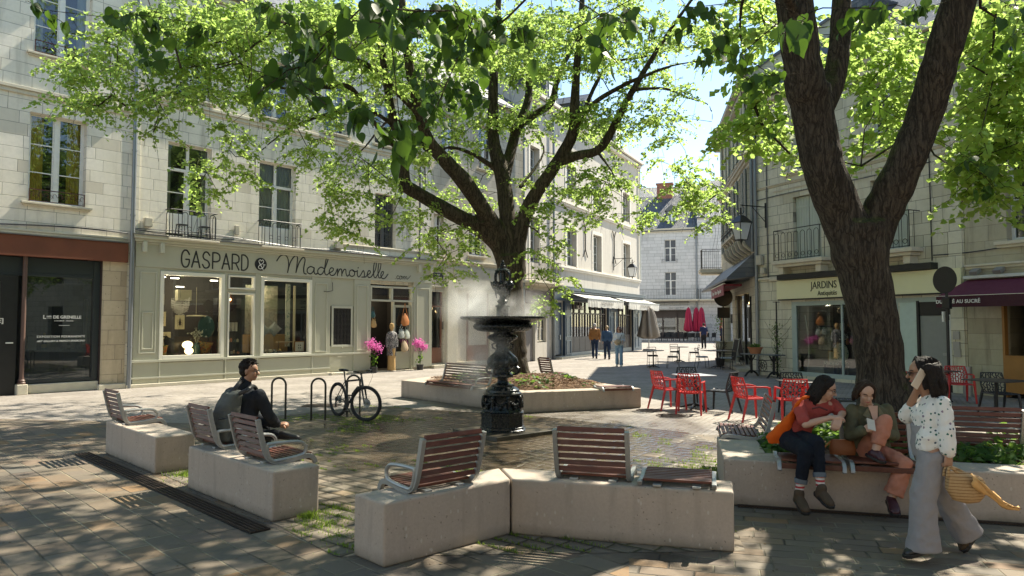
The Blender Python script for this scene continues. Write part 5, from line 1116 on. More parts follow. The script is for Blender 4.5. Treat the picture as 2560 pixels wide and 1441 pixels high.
# the upper crown above the picture: shades the square
for _ in range(420):
    a = rng.uniform(0, 2*math.pi); r = 7.5*math.sqrt(rng.uniform()); cl.append((TC.x-1.0+r*math.cos(a)*1.1, TC.y-1.2+r*math.sin(a), rng.uniform(10.8, 15.5)-(r/7.5)**2*1.6))
def lit(c): k_ = (c[2]-1.8)/math.tan(R(SUN_EL)); return math.hypot(c[0]-k_*SUN_AZ[0]+.45, c[1]-k_*SUN_AZ[1]-12.1) > 1.15  # leaf clusters left out where they would keep the sun off the mist
cl = [c for c in cl if lit(c)]
tubes = grow(roots, cl); bb = MB()
for pts, rr in tubes: bb.tube(pts, rr, 5 if rr[0] > .02 else 3, cap=False)
pos, dr, nm, sz, tw = spray(cl, 76, .078, spread=.42, droop=.55, twigs=4)
for i, l in enumerate(tw):
    if i % 2 == 0: bb.tube(l, .0045, 3, cap=False)
# bare hanging tassels
for c in cl[::3]:
    c = Vector(c); d = Vector((rng.normal(0, .12), rng.normal(0, .12), -rng.uniform(.4, 1.0))); bb.tube([c, c+d*.5+Vector((rng.normal(0, .05), 0, 0)), c+d], .0035, 3, cap=False)
o = bb.build('branch', 'bark2', tc)
leaves_mesh('crown', pos, dr, nm, sz, 'leaf', tc)
# ---- right linden
tR_ = thing('linden_tree', 'thick dark forked linden trunk rising from the right planter behind the couple', 'tree', (0, 0, 0))
tb = MB(); roots = []; y = 8.7; LK[0] = .86
addl([(2222, 1125, y, .92), (2212, 1080, y, .74), (2205, 980, y, .66), (2194, 860, y, .65), (2172, 740, y, .68), (2150, 640, y, .74), (2142, 560, y, .80)])
addl([(2135, 620, y, .6), (2105, 540, y, .60), (2062, 430, y-.1, .58), (2040, 330, y-.1, .57), (2020, 220, y-.2, .58)])
addl([(2018, 250, y-.2, .54), (2000, 120, y-.3, .52), (1985, 0, y-.3, .50), (1965, -150, y-.4, .42), (1920, -400, y-.6, .3), (1850, -700, y-.8, .18)], .34)
addl([(2030, 320, y-.1, .3), (2078, 220, y+.1, .34), (2098, 120, y+.2, .31), (2104, 0, y+.3, .28), (2110, -150, y+.4, .24), (2150, -400, y+.8, .16), (2150, -700, y+1, .1)], .34)
addl([(2155, 640, y, .6), (2200, 540, y, .56), (2258, 420, y-.2, .50), (2310, 290, y-.3, .47), (2352, 150, y-.5, .46), (2398, 0, y-.6, .45), (2440, -150, y-.8, .40), (2520, -420, y-1.1, .28), (2600, -700, y-1.4, .16)], .34)
addl([(2000, 60, y-.3, .16), (1880, -160, y-1.5, .14), (1650, -260, y-3, .12), (1350, -300, y-4, .10), (1000, -330, y-4.8, .08), (700, -300, y-5, .05)])
addl([(1960, -200, y-.4, .16), (1700, -420, y+1, .13), (1300, -520, y+2, .1), (900, -560, y+2, .08), (500, -500, y+1, .05)])
addl([(2440, -150, y-.8, .16), (2560, -160, y-2.5, .12), (2500, -300, y-4.5, .08)])
addl([(2110, -100, y+.4, .15), (2300, -200, y+2.4, .1), (2450, -60, y+3.4, .06), (2520, 150, y+3.6, .04)])
addl([(1975, -60, y-.3, .14), (1880, -60, y+.8, .1), (1850, 60, y+1.6, .06), (1870, 200, y+2, .04)])
for a in range(8):
    th = a*.8+.1; bx, by = 4.58, 8.7; tb.tube([(bx+.55*math.cos(th), by+.55*math.sin(th), .30), (bx+.30*math.cos(th), by+.30*math.sin(th), .55), (bx+.10*math.cos(th), by+.10*math.sin(th), 1.2)], [.08, .14, .18], 8)
tr_ = tb.build('trunk', 'bark', tR_); remesh(tr_, .028, 3)
blobsR = [(1840,50,90,60,11.5,.8,16),(1880,160,60,90,11,.6,12),(1900,300,70,70,11,.5,12),(1960,370,40,50,11.5,.4,4),(1860,330,50,50,11.5,.4,6),(2160,130,70,110,11.5,.8,18),(2230,230,80,80,11.5,.8,20),(2210,320,60,60,11.5,.6,10),(2260,80,70,70,12,.8,14),(2150,380,30,40,11,.4,2),
 (2450,90,60,90,10.5,1,22),(2530,150,60,160,10,1,34),(2470,300,80,90,10.5,.8,26),(2530,400,50,50,10,.6,9),(2420,400,70,35,9.5,.5,9),(2480,460,60,35,9.5,.4,7),(2460,500,30,20,9.5,.3,2),(2560,300,50,120,9.5,.6,12),(2000,60,40,60,12,.6,6),(2330,330,30,30,10,.4,2)]
clR = sample_blobs(blobsR)
shade = []
while len(shade) < 560:
    x, yy, z = rng.uniform(-8.5, 10), rng.uniform(-1, 15), rng.uniform(7.2, 11)
    if ((x-1.5)/10)**2+((yy-7)/8.5)**2 > 1 or z < 2.5+.47*max(yy, 3)+.5: continue
    if rng.uniform() < .35 and mnoise.noise(Vector((x*.35, yy*.35, 3))) < 0: continue
    shade.append((x, yy, z))
for _ in range(170): q = rng.normal(0, 1, 2); yy = 10.4+q[1]*1.7; shade.append((1.4+q[0]*2.3, yy, max(2.5+.47*max(yy, 3)+.55, rng.uniform(8, 10.2))))  # extra leaf clusters added above the view to shade the left foreground
shade = [c for c in shade if lit(c)]; tubes = grow(roots, clR+shade, maxr=.07); bb = MB()
for pts, rr in tubes: bb.tube(pts, rr, 5 if rr[0] > .02 else 3, cap=False)
pos, dr, nm, sz, tw = spray(clR, 52, .105, spread=.40, droop=.6, twigs=4)
for i, l in enumerate(tw):
    if i % 2 == 0: bb.tube(l, .004, 3, cap=False)
leaves_mesh('crown', pos, dr, nm, sz, 'leaf', tR_)
pos, dr, nm, sz, tw = spray(shade, 46, .13, spread=.5, droop=.4, twigs=4)
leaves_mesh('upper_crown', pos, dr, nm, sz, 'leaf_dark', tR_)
bb.build('branch', 'bark', tR_)
# ---- low hanging branches with big leaves, close overhead, from the tree just behind the viewpoint
tN = thing('linden_tree', 'linden overhanging from behind the viewpoint, its large dark leaves drooping across the top edge', 'tree', (0, 0, 0))
tb = MB(); roots = []
tb.tube([(-3.6, -2.2, -.05), (-3.55, -2.1, 1), (-3.4, -1.9, 2.5), (-3.1, -1.5, 4.2), (-2.6, -.6, 5.4), (-1.6, 1.2, 6.2), (-.6, 3.0, 6.4)], [.42, .33, .3, .27, .22, .15, .08], 14)
for pts in ([(-2.6, -.6, 5.4), (-2.2, 1.5, 5.2), (-2.0, 3.2, 4.6), (-1.9, 4.4, 4.1)], [(-1.6, 1.2, 6.2), (-.6, 2.4, 5.2), (-.1, 3.6, 4.4), (.1, 4.6, 4.0)], [(-1.6, 1.2, 6.2), (1.2, 2.6, 5.8), (2.4, 4.0, 5.0), (2.9, 5.2, 4.6)], [(-3.1, -1.5, 4.2), (-4.2, 1.0, 5.0), (-4.3, 4.0, 5.2), (-4.0, 6.0, 5.2)], [(-.6, 3.0, 6.4), (.6, 4.8, 6.0), (1.2, 6.2, 5.4)]):
    Q = crom(pts, 6); tb.tube(Q, list(np.linspace(.08, .018, len(Q))), 8); roots += [tuple(q) for q in Q[4:]]
tb.build('trunk', 'bark', tN, smooth=True)
bl = [(60,20,40,20,6,.2,3),(330,30,80,40,5.6,.3,8),(350,110,40,20,5.6,.2,3),(480,60,60,40,6,.3,4),(720,30,160,30,5,.3,6),(690,190,55,30,3.9,.15,5),(740,160,60,30,4,.15,5),(840,90,55,40,4,.2,6),(880,30,60,30,4.2,.2,5),(960,60,50,50,3.6,.15,5),(1010,40,70,30,4.5,.2,5),
 (900,270,50,30,3.8,.15,4),(960,300,50,30,3.8,.15,4),(1000,310,40,20,3.8,.15,2),(1100,60,100,60,5,.4,10),(1120,160,90,80,6.5,.5,14),(1080,250,70,60,7,.5,9),(1200,60,90,60,5.5,.5,10),(1190,230,60,70,7.5,.5,7),(1300,60,60,50,5,.3,5),(1470,60,50,40,4,.2,3),(1490,30,60,30,4.2,.3,4),(1600,20,50,20,4.5,.3,3),
 (1720,40,60,40,5,.3,5),(1800,90,50,60,5.5,.3,5),(1840,150,30,30,6,.3,2),(2000,40,30,30,3.6,.1,2),(2180,20,80,20,5,.3,5),(2280,40,60,30,5,.3,3),(1940,200,40,60,7,.3,4),(1960,300,40,30,7,.3,3),(2140,250,40,60,7.5,.3,3),(2560,60,50,50,6,.3,5),(2420,400,60,30,7.2,.2,4),(2480,470,40,30,7.2,.2,3)]
bl = [(a, c, e*.7, f*.7, g, h, max(1, int(n*.45))) for a, c, e, f, g, h, n in bl]; clN = sample_blobs(bl); tubes = grow(roots, clN, rt=.0028, maxr=.02); bb = MB()
for pts, rr in tubes: bb.tube(pts, rr, 4, cap=False)
pos, dr, nm, sz, tw = spray(clN, 12, .092, spread=.17, droop=.8, twigs=3)
dr = dr*np.array([.5, .5, 1])+np.array([0, 0, -.7]); nm = rng.normal(0, 1, nm.shape)
sz = sz*rng.uniform(.6, 1.25, len(sz)); leaves_mesh('crown', pos, dr, nm, sz, 'leaf_near_shaded', tN, fine=True)
for l in tw: bb.tube(l, .0028, 4, cap=False)
bb.build('branch', 'bark', tN)
# ================================================================ SEATS
ORD = ['first', 'second', 'third', 'fourth', 'fifth', 'sixth', 'seventh', 'eighth', 'ninth', 'tenth', 'eleventh', 'twelfth']
def seat(label, loc, face, width=.6, arms='', back=True, group='slatted wood and aluminium seats on the stone blocks', cat='chair', name='slatted_chair', z=.485, dep=.5, nback=7, nseat=8):
    """face: direction the sitter looks; origin at the rear foot of the seat"""
    rz = math.atan2(face[1], face[0])-math.pi/2
    t = thing(name, label, cat, (loc[0], loc[1], z), rz, group)
    hw = width/2
    side = crom([(.0, dep+.01, -.045), (.0, dep-.01, .0), (.0, dep-.06, .035), (.0, dep-.18, .03), (.0, .22, .015), (.0, .10, .012)]+([(.0, .02, .045), (.0, -.03, .12), (.0, -.075, .28), (.0, -.115, .45)] if back else [(.0, .0, .03), (0, -.03, .02)]), 4)
    for sx in (-1, 1):
        b = MB(); n = len(side); th = .022; vs = []; fs = []
        for i, p in enumerate(side):
            tg = (side[min(i+1, n-1)]-side[max(i-1, 0)]).normalized(); nn = Vector((0, -tg.z, tg.y))
            for a, c in ((-1, -1), (1, -1), (1, 1), (-1, 1)): vs.append((sx*hw+a*.019, p.y+nn.y*c*th, p.z+nn.z*c*th))
        for i in range(n-1):
            for j in range(4): fs.append((4*i+j, 4*i+(j+1) % 4, 4*i+4+(j+1) % 4, 4*i+4+j))
        fs += [(3, 2, 1, 0), (4*n-4, 4*n-3, 4*n-2, 4*n-1)]; b.add(vs, fs)
        if back:
            for k in range(nback): zz = .09+k*.36/nback+.02; yy = -.03-(zz-.12)*.257; b.ball((sx*hw, yy-.025, zz), (.006, .004, .006), 6, 4)
        b.build('side_frame', 'alu', t, smooth=True, bevel=.005)
        if ('L' if sx < 0 else 'R') in arms:
            loop = crom([(sx*(hw+.012), .02, .05), (sx*(hw+.012), -.02, .18), (sx*(hw+.012), .02, .205), (sx*(hw+.012), .30, .195), (sx*(hw+.012), .385, .15), (sx*(hw+.012), .39, .09), (sx*(hw+.012), .34, .055), (sx*(hw+.012), .12, .035)], 4, closed=True)
            b = MB(); b.tube(list(loop)+[loop[0]], .017, 8, flat=None); b.build('armrest', 'alu', t, smooth=True)
    b = MB()
    for i in range(nseat):
        u = i/(nseat-1); yy = .075+(dep-.115)*u; zz = .028+(.018*max(0, (u-.3)))-.0; b.cbox((0, yy, zz+.012), (width-.04, .042, .022), (.0, 0, 0))
    b.cbox((0, dep-.003, -.0), (width-.04, .024, .05))
    b.build('seat', 'wood', t, bevel=.004)
    if back:
        b = MB()
        for i in range(nback):
            zz = .10+i*(.355/(nback-1)); yy = -.024-(zz-.12)*.257; b.cbox((0, yy, zz), (width-.04, .022, .041), (-.25, 0, 0))
        b.build('backrest', 'wood', t, bevel=.004)
    b = MB()
    for sx in (-1, 1): b.box(sx*(hw-.14)-.035, sx*(hw-.14)+.035, .0, dep-.12, -.006, .012)
    b.build('bracket', 'alu', t, bevel=.003)
    return t
d1_ = (.707, .707)
seat('slatted armchair seat at the far end of the shorter left stone block', (-5.50, 10.05), d1_, .60, 'LR', z=.458)
seat('slatted seat holding the man with the grey backpack', (-3.42, 8.08), d1_, .60, 'LR', z=.473)
seat('slatted armchair seat nearest the corner of the left stone block, empty', (-2.60, 7.25), d1_, .62, 'LR', z=.473)
seat('slatted seat with one armrest on the left arm of the bent front block', (-.55, 5.97), (-.67, .74), .62, 'L', z=.49)
seat('slatted seat seen straight from behind on the bent front block', (.70, 6.25), (.27, .96), .62, '', z=.49)
seat('low backless slatted seat at the right end of the bent front block', (1.36, 5.96), (.27, .96), .60, '', back=False, z=.50, dep=.52, cat='bench', name='slatted_stool')
seat('wide two-bay slatted bench behind the fountain on the middle planter', (-1.10, 16.72), (-.74, -.67), 1.75, 'L', z=.435, name='slatted_bench', cat='bench')
seat('small slatted seat with its back to us behind the middle tree mound', (.93, 18.75), (.82, .57), .5, '', z=.50)
seat('flat slatted seat at the right corner of the middle planter', (2.15, 15.95), (.3, -.95), .7, '', back=False, z=.435)
seat('two-part slatted seat at the left corner of the right planter, facing the fountain', (3.12, 9.0), (-.97, .24), .98, '', z=.47)
seat('backless slatted seat under the man in the rust t-shirt', (3.02, 7.42), (-.27, -.96), .58, '', back=False, z=.475, dep=.52)
seat('slatted seat with backrest under the woman in the green blazer', (3.68, 7.26), (-.27, -.96), .62, '', z=.475)
seat('slatted bench backrest seen behind the walking woman in the ivy bed', (5.06, 7.95), (.27, .96), .98, 'R', z=.47, name='slatted_bench', cat='bench')
block_poly('stone_seat_block', 'stone block in the ivy bed under the slatted bench behind the walking woman', [(4.55, 8.05), (5.55, 7.77), (5.68, 8.2), (4.68, 8.48)], .468, group=gb)
# ================================================================ FOUNTAIN
FX, FY = -.16, 12.1
MT['cast_black'] = plain('cast_iron_wet_black', (.013, .017, .019), .26, .35, var=.3, sc=8, bump=.35, bsc=40, bd=.006)
pl = MB(); pl.prism([(-.60, -.60), (.60, -.60), (.60, .60), (-.60, .60)], 0, .07)
fo = thing('fountain', 'black cast iron fountain with a wide basin and garlanded octagonal foot', 'fountain', (FX, FY, 0), R(40))
o = pl.build('plinth', 'wet_stone' if 'wet_stone' in MT else 'concrete', fo, bevel=.008)
MT['wet_stone'] = plain('wet_mossy_stone', (.055, .047, .034), .3, var=.4, sc=5, bump=.4, bsc=30); o.data.materials[0] = MT['wet_stone']
def octo(th, i, r, k=8): a = (th+math.pi/8) % (math.pi/4)-math.pi/8; return r*.965/math.cos(a)
b = MB(); b.lathe([(.40, .055), (.40, .085), (.375, .10), (.372, .13), (.355, .14), (.355, .335), (.37, .345), (.37, .375), (.34, .39), (.32, .43)], 64, rf=octo)
b.build('foot', 'cast_black', fo, smooth=True, ang=.5)
def lobes(n, a, i0, i1): return lambda th, i, r: r*(1+a*abs(math.sin(n*th/2))) if i0 <= i <= i1 else r
b = MB(); b.lathe([(.32, .43), (.295, .46), (.285, .60), (.30, .64), (.325, .66), (.325, .69), (.29, .71), (.285, .74), (.24, .78), (.20, .80), (.20, .825), (.14, .84), (.10, .86), (.085, .90)], 64, rf=lobes(8, .03, 1, 2)); b.build('pedestal', 'cast_black', fo, smooth=True, ang=.6)
b = MB()
for k in range(8):
    th = k*math.pi/4
    for q in range(9):                      # hanging garlands
        a = th+(q-4)*math.pi/4/8; zz = .60-.085*(1-((q-4)/4)**2)*1.1; b.ball((.335*math.cos(a), .335*math.sin(a), zz-.0), (.024, .024, .022), 7, 5)
    b.ball((.33*math.cos(th+math.pi/8), .33*math.sin(th+math.pi/8), .62), (.035, .035, .04), 8, 6); b.tube([(.34*math.cos(th+math.pi/8), .34*math.sin(th+math.pi/8), .60), (.35*math.cos(th+math.pi/8), .35*math.sin(th+math.pi/8), .50), (.345*math.cos(th+math.pi/8), .345*math.sin(th+math.pi/8), .44)], [.03, .024, .008], 7)
    b.ball((.33*math.cos(th), .33*math.sin(th), .47), (.03, .03, .035), 8, 6)
b.build('garland', 'cast_black', fo, smooth=True)
b = MB(); b.lathe([(.085, .90), (.09, .935), (.15, .945), (.185, .965), (.18, 1.0), (.14, 1.02), (.125, 1.06), (.16, 1.08), (.215, 1.12), (.245, 1.17), (.25, 1.21), (.235, 1.27), (.19, 1.32), (.14, 1.37), (.105, 1.42), (.10, 1.45), (.125, 1.47), (.115, 1.50), (.13, 1.53), (.17, 1.56), (.235, 1.60), (.245, 1.63), (.22, 1.66), (.15, 1.69), (.13, 1.72)], 64,
    rf=lambda th, i, r: r*(1+.09*abs(math.sin(4*th))) if 8 <= i <= 12 or 19 <= i <= 22 else r); b.build('urn_stem', 'cast_black', fo, smooth=True, ang=.9)
b = MB()
for k in range(4):                           # swan-neck brackets and masks on the urn
    th = k*math.pi/2+.4; c_, s_ = math.cos(th), math.sin(th)
    b.tube([(r*c_, r*s_, z) for r, z in [(.24, 1.14), (.30, 1.10), (.305, 1.04), (.25, 1.01), (.2, 1.0)]], [.03, .028, .024, .02, .015], 7); b.ball((.25*c_, .25*s_, 1.2), (.05, .05, .06), 8, 6); b.tube([(r*c_, r*s_, z) for r, z in [(.13, 1.42), (.19, 1.44), (.2, 1.5), (.15, 1.52)]], .016, 6)
    b.build('mask', 'cast_black', fo, smooth=True); b = MB()
b = MB(); b.lathe([(.13, 1.70), (.30, 1.715), (.42, 1.735), (.475, 1.77), (.49, 1.81), (.47, 1.84), (.44, 1.865)], 96, rf=lambda th, i, r: r*(1+.035*abs(math.sin(16*th))) if i > 0 else r); b.build('bowl_belly', 'cast_black', fo, smooth=True, ang=1.2)
b = MB(); b.lathe([(.44, 1.862), (.52, 1.895), (.62, 1.915), (.69, 1.925), (.72, 1.94), (.72, 1.972), (.69, 1.975), (.60, 1.94), (.3, 1.90), (.12, 1.895)], 96, rf=lambda th, i, r: r*(1+.016*abs(math.sin(24*th))) if 1 <= i <= 3 else r); b.build('basin', 'cast_black', fo, smooth=True, ang=1.0)
b = MB(); b.lathe([(.11, 1.89), (.105, 2.13), (.125, 2.14), (.125, 2.16), (.085, 2.175), (.075, 2.20), (.10, 2.225), (.085, 2.25), (.055, 2.27), (.05, 2.32), (.07, 2.345), (.12, 2.37), (.145, 2.42), (.15, 2.48), (.16, 2.52), (.13, 2.55), (.06, 2.57), (.05, 2.72), (.13, 2.735), (.135, 2.755), (.10, 2.775), (.055, 2.80), (.06, 2.83), (.035, 2.85), (.045, 2.87), (.02, 2.89), (.028, 2.905), (.006, 2.94)], 40); b.build('finial', 'cast_black', fo, smooth=True, ang=.9)
b = MB()
for k in range(4):
    th = k*math.pi/2+.1; c_, s_ = math.cos(th), math.sin(th)
    b.tube(crom([(r*c_, r*s_, z) for r, z in [(.15, 2.50), (.17, 2.60), (.165, 2.69), (.12, 2.735), (.07, 2.74)]], 4), .022, 7)
    b.ball((.18*c_, .18*s_, 2.50), (.065, .065, .075), 9, 7); b.ball((.235*c_, .235*s_, 2.505), (.034, .034, .028), 7, 5)
    for sg in (-1, 1): b.tube([(.17*math.cos(th+sg*.3), .17*math.sin(th+sg*.3), 2.52), (.22*math.cos(th+sg*.35), .22*math.sin(th+sg*.35), 2.55), (.21*math.cos(th+sg*.4), .21*math.sin(th+sg*.4), 2.50)], [.025, .018, .008], 6)
    b.tube([(.17*c_, .17*s_, 2.46), (.165*c_, .165*s_, 2.38), (.15*c_, .15*s_, 2.29)], [.02, .015, .006], 6)
    a = th+math.pi/4; b.tube([(.14*math.cos(a+q*.2), .14*math.sin(a+q*.2), 2.47-.05*(1-abs(q)/2)) for q in (-2, -1, 0, 1, 2)], .014, 6)
b.build('handle', 'cast_black', fo, smooth=True)
b = MB(); b.lathe([(.02, 1.955), (.64, 1.955), (.64, 1.957), (.02, 1.957)], 48)
bw = NB('water'); bw.bsdf((.03, .04, .04), .05, 0, bw.bump(bw.noise(bw.obj(), 14, 3), .3, .02)); MT['water'] = bw.mat; b.build('water', 'water', fo)
# mist
mb = NB('water_mist'); p = mb.pos()
def blob(c, r, k):
    v = mb.n('VectorMath', {0: mb.n('VectorMath', {0: p, 1: c}, operation='SUBTRACT').outputs[0], 1: (1/r[0], 1/r[1], 1/r[2])}, operation='MULTIPLY').outputs[0]
    l = mb.n('VectorMath', {0: v}, operation='LENGTH').outputs['Value']
    return mb.m('MULTIPLY', mb.m('MAXIMUM', mb.m('SUBTRACT', 1.0, l), 0.0), k)
dsum = mb.m('ADD', mb.m('ADD', blob((FX-.45, FY-.1, 2.15), (.75, .8, .5), 1.5), blob((FX+.42, FY, 2.12), (.42, .5, .34), 1.2)), mb.m('ADD', blob((FX-.45, FY-.15, 1.35), (.65, .7, .8), 1.2), blob((FX+.0, FY-.45, 1.40), (.26, .26, .5), .5)))
nz = mb.noise(p, 2.6, 5, .6, .6); dn = mb.m('MULTIPLY', mb.m('MULTIPLY', dsum, mb.m('MULTIPLY_ADD', nz, 5.0, -1.75)), 1.15)
pv = mb.n('VolumePrincipled', {'Color': (.985, .99, 1.0), 'Density': mb.m('MAXIMUM', dn, 0.0), 'Anisotropy': .35}); mb.nt.links.new(pv.outputs[0], mb.out.inputs[1]); MT['mist'] = mb.mat
b = MB(); b.ball((0, 0, 0), (1.35, .95, 1.15), 24, 14); o = b.build('mist', 'mist'); o.location = (FX-.2, FY-.1, 1.68); tag(o, 'pale water mist drifting around the fountain basin', 'mist', kind='stuff')
# ================================================================ BIKE HOOPS AND BICYCLE
MT['hoop'] = plain('painted_steel_olive_black', (.025, .026, .02), .35, .3, var=.2, bump=.05)
for (x0, y0), (x1, y1), lab in (((-4.66, 13.9), (-4.39, 13.9), 'leftmost arched steel bike hoop, nearest the man with the backpack'), ((-3.85, 13.75), (-3.58, 13.75), 'middle arched steel bike hoop, left of the bicycle'), ((-3.36, 14.6), (-3.10, 14.6), 'arched steel bike hoop hidden behind the bicycle')):
    w_ = x1-x0; h = .80; pts = [(-w_/2, 0, 0), (-w_/2, 0, h-w_/2)]+[(-w_/2*math.cos(t), 0, h-w_/2+w_/2*math.sin(t)) for t in [math.pi*k/12 for k in range(1, 12)]]+[(w_/2, 0, h-w_/2), (w_/2, 0, 0)]
    b = MB(); b.tube(pts, .020, 10); o = b.build('bike_hoop', 'hoop', smooth=True); o.location = ((x0+x1)/2, y0, 0); tag(o, lab, 'bike rack', 'arched bike hoops')
def bicycle():
    t = thing('bicycle', 'black mountain bicycle leaning on an arched hoop in the square', 'bicycle', (-3.50, 14.42, 0), math.atan2(-.78, .72))
    blk = 'black_plastic'; Rw = .335
    def wheel(c, rz):
        b = MB(); m = 48; b.M = Matrix.Translation(c) @ Matrix.Rotation(rz, 4, 'Z')
        b.tube([((Rw-.024)*math.cos(2*math.pi*k/m), 0, (Rw-.024)*math.sin(2*math.pi*k/m)) for k in range(m+1)], .026, 8)
        for k in range(0, 96): a = 2*math.pi*k/96; b.cbox((Rw*math.cos(a)+.0, 0, Rw*math.sin(a)), (.006, .04, .010), (0, -a, 0))
        wv = b.build('wheel', MT['tyre'], t, smooth=True)
        b = MB(); b.M = Matrix.Translation(c) @ Matrix.Rotation(rz, 4, 'Z'); b.tube([((Rw-.052)*math.cos(2*math.pi*k/m), 0, (Rw-.052)*math.sin(2*math.pi*k/m)) for k in range(m+1)], .011, 6); b.build('rim', 'black_metal', wv, smooth=True)
        b = MB(); b.M = Matrix.Translation(c) @ Matrix.Rotation(rz, 4, 'Z')
        for k in range(32): a = 2*math.pi*k/32; a2 = a+(.5 if k % 2 else -.5); b.tube([(.025*math.cos(a2), .02*(1 if k % 4 < 2 else -1), .025*math.sin(a2)), ((Rw-.055)*math.cos(a), 0, (Rw-.055)*math.sin(a))], .0016, 3)
        b.tube([(0, -.05, 0), (0, .05, 0)], .022, 8); b.tube([(0, .035, 0), (0, .038, 0)], .08, 16); b.build('spokes', 'alu', wv)
    MT['tyre'] = plain('tyre_rubber', (.016, .016, .016), .8, bump=.1)
    st = R(28); hf = Vector((1.06, 0, Rw)); wheel((0, 0, Rw), 0); wheel(tuple(hf), st)
    bbk = Vector((.42, 0, .29)); seatp = Vector((.27, 0, .74)); head = Vector((.90, 0, .80)); headl = Vector((.94, 0, .68)); rear = Vector((0, 0, Rw))
    b = MB(); b.tube([bbk, seatp], .017, 8); b.tube([seatp-Vector((0, 0, .03)), head-Vector((0, 0, .02))], .018, 8); b.tube([bbk, headl], .022, 8); b.tube([headl-Vector((-.012, 0, .04)), head+Vector((-.012, 0, .03))], .022, 8)
    for sy in (-.05, .05): b.tube([bbk+Vector((0, sy*.5, 0)), rear+Vector((0, sy, 0))], .010, 6); b.tube([seatp-Vector((0, -sy*.3, .05)), rear+Vector((0, sy, 0))], .009, 6)
    b.build('frame', 'black_metal', t, smooth=True)
    b = MB(); fw = Vector((math.cos(st), math.sin(st), 0)); sd_ = Vector((-math.sin(st), math.cos(st), 0)); cr = Vector((.965, 0, .61))
    for s_ in (-1, 1): b.tube([cr+sd_*.055*s_, cr+sd_*.055*s_+(hf-cr)*.45], .019, 8); b.tube([cr+sd_*.055*s_+(hf-cr)*.4, hf+sd_*.055*s_], .014, 8)
    b.tube([cr-sd_*.06, cr+sd_*.06], .02, 6); b.build('fork', 'black_metal', t, smooth=True)
    b = MB(); top = Vector((.885, 0, .90)); b.tube([head, top], .016, 8); b.tube([top, top+fw*.07+Vector((0, 0, .01))], .014, 8); hb = top+fw*.07+Vector((0, 0, .015))
    b.tube([hb-sd_*.31-fw*.05+Vector((0, 0, .03)), hb-sd_*.12, hb+sd_*.12, hb+sd_*.31-fw*.05+Vector((0, 0, .03))], .012, 8)
    for s_ in (-1, 1): b.tube([hb+sd_*s_*.2-fw*.02+Vector((0, 0, .022)), hb+sd_*s_*.31-fw*.05+Vector((0, 0, .032))], .018, 8); b.tube([hb+sd_*s_*.17+fw*.01, hb+sd_*s_*.25+fw*.06-Vector((0, 0, .03))], .006, 5)
    b.tube(crom([hb+sd_*.17, hb+fw*.12+sd_*.1-Vector((0, 0, .06)), cr+fw*.08, cr+sd_*.05-Vector((0, 0, .1))], 5), .003, 4); b.build('handlebar', blk, t, smooth=True)
    b = MB(); b.tube([seatp, seatp+Vector((-.045, 0, .17))], .014, 8); b.build('seat_post', 'black_metal', t, smooth=True)
    b = MB(); s0 = seatp+Vector((-.05, 0, .19)); b.ball(s0+Vector((-.06, 0, 0)), (.08, .075, .028), 14, 8); b.ball(s0+Vector((.07, 0, 0)), (.11, .032, .022), 14, 8); b.build('saddle', blk, t, smooth=True)
    b = MB(); b.tube([bbk+Vector((0, -.045, 0)), bbk+Vector((0, -.04, 0))], .095, 24); b.tube([bbk+Vector((0, -.07, 0)), bbk+Vector((.10, -.075, -.14))], .010, 6); b.tube([bbk+Vector((0, .05, 0)), bbk+Vector((-.10, .06, .14))], .010, 6); b.cbox(tuple(bbk+Vector((.10, -.12, -.14))), (.09, .09, .02)); b.cbox(tuple(bbk+Vector((-.10, .11, .14))), (.09, .09, .02))
    b.tube([bbk+Vector((0, -.045, .09)), rear+Vector((0, -.045, .04))], .005, 4); b.tube([bbk+Vector((0, -.045, -.09)), rear+Vector((-.0, -.045, -.08))], .005, 4); b.tube([rear+Vector((0, -.03, 0)), rear+Vector((0, -.045, 0))], .05, 16); b.cbox(tuple(rear+Vector((.0, -.05, -.09))), (.03, .02, .10)); b.build('drivetrain', 'black_metal', t, smooth=True)
    b = MB(); b.tube([bbk+(headl-bbk)*.35+Vector((-.02, 0, .05)), bbk+(headl-bbk)*.72+Vector((-.02, 0, .05))], .033, 10); b.build('bottle', blk, t, smooth=True)
    b = MB(); b.tube([rear+Vector((.1, .06, .0)), Vector((.16, .22, .012))], .008, 5); b.build('kickstand', 'black_metal', t)
bicycle()
# ================================================================ CAFE FURNITURE
def lattice(b, W_, H_, fn, cell=.052, th=.0098, seed=3):
    """web of rounded ribs over a W x H panel, fn maps (u, v) to a point"""
    rg = random.Random(seed); nx, ny = max(2, round(W_/cell)), max(2, round(H_/cell)); P_ = {}
    for j in range(ny+1):
        for i in range(nx+1):
            ox = .5*(j % 2); u = (i+ox)/(nx+.5); v = j/ny; e = .28/nx
            if 0 < i < nx: u += rg.uniform(-e, e)
            if 0 < j < ny: v += rg.uniform(-.28/ny, .28/ny)
            P_[i, j] = fn(min(1, max(0, u)), min(1, max(0, v)))
    for j in range(ny+1):
        for i in range(nx+1):
            if i < nx and (i+j) % 2 == 0 and 0 < j < ny: b.tube([P_[i, j], P_[i+1, j]], th, 5)
            if j < ny:
                b.tube([P_[i, j], P_[i, j+1]], th, 5)
    fr = [fn(0, k/6) for k in range(7)]+[fn(k/6, 1) for k in range(1, 7)]+[fn(1, 1-k/6) for k in range(1, 7)]+[fn(1-k/6, 0) for k in range(1, 7)]
    b.tube(fr, .014, 6)
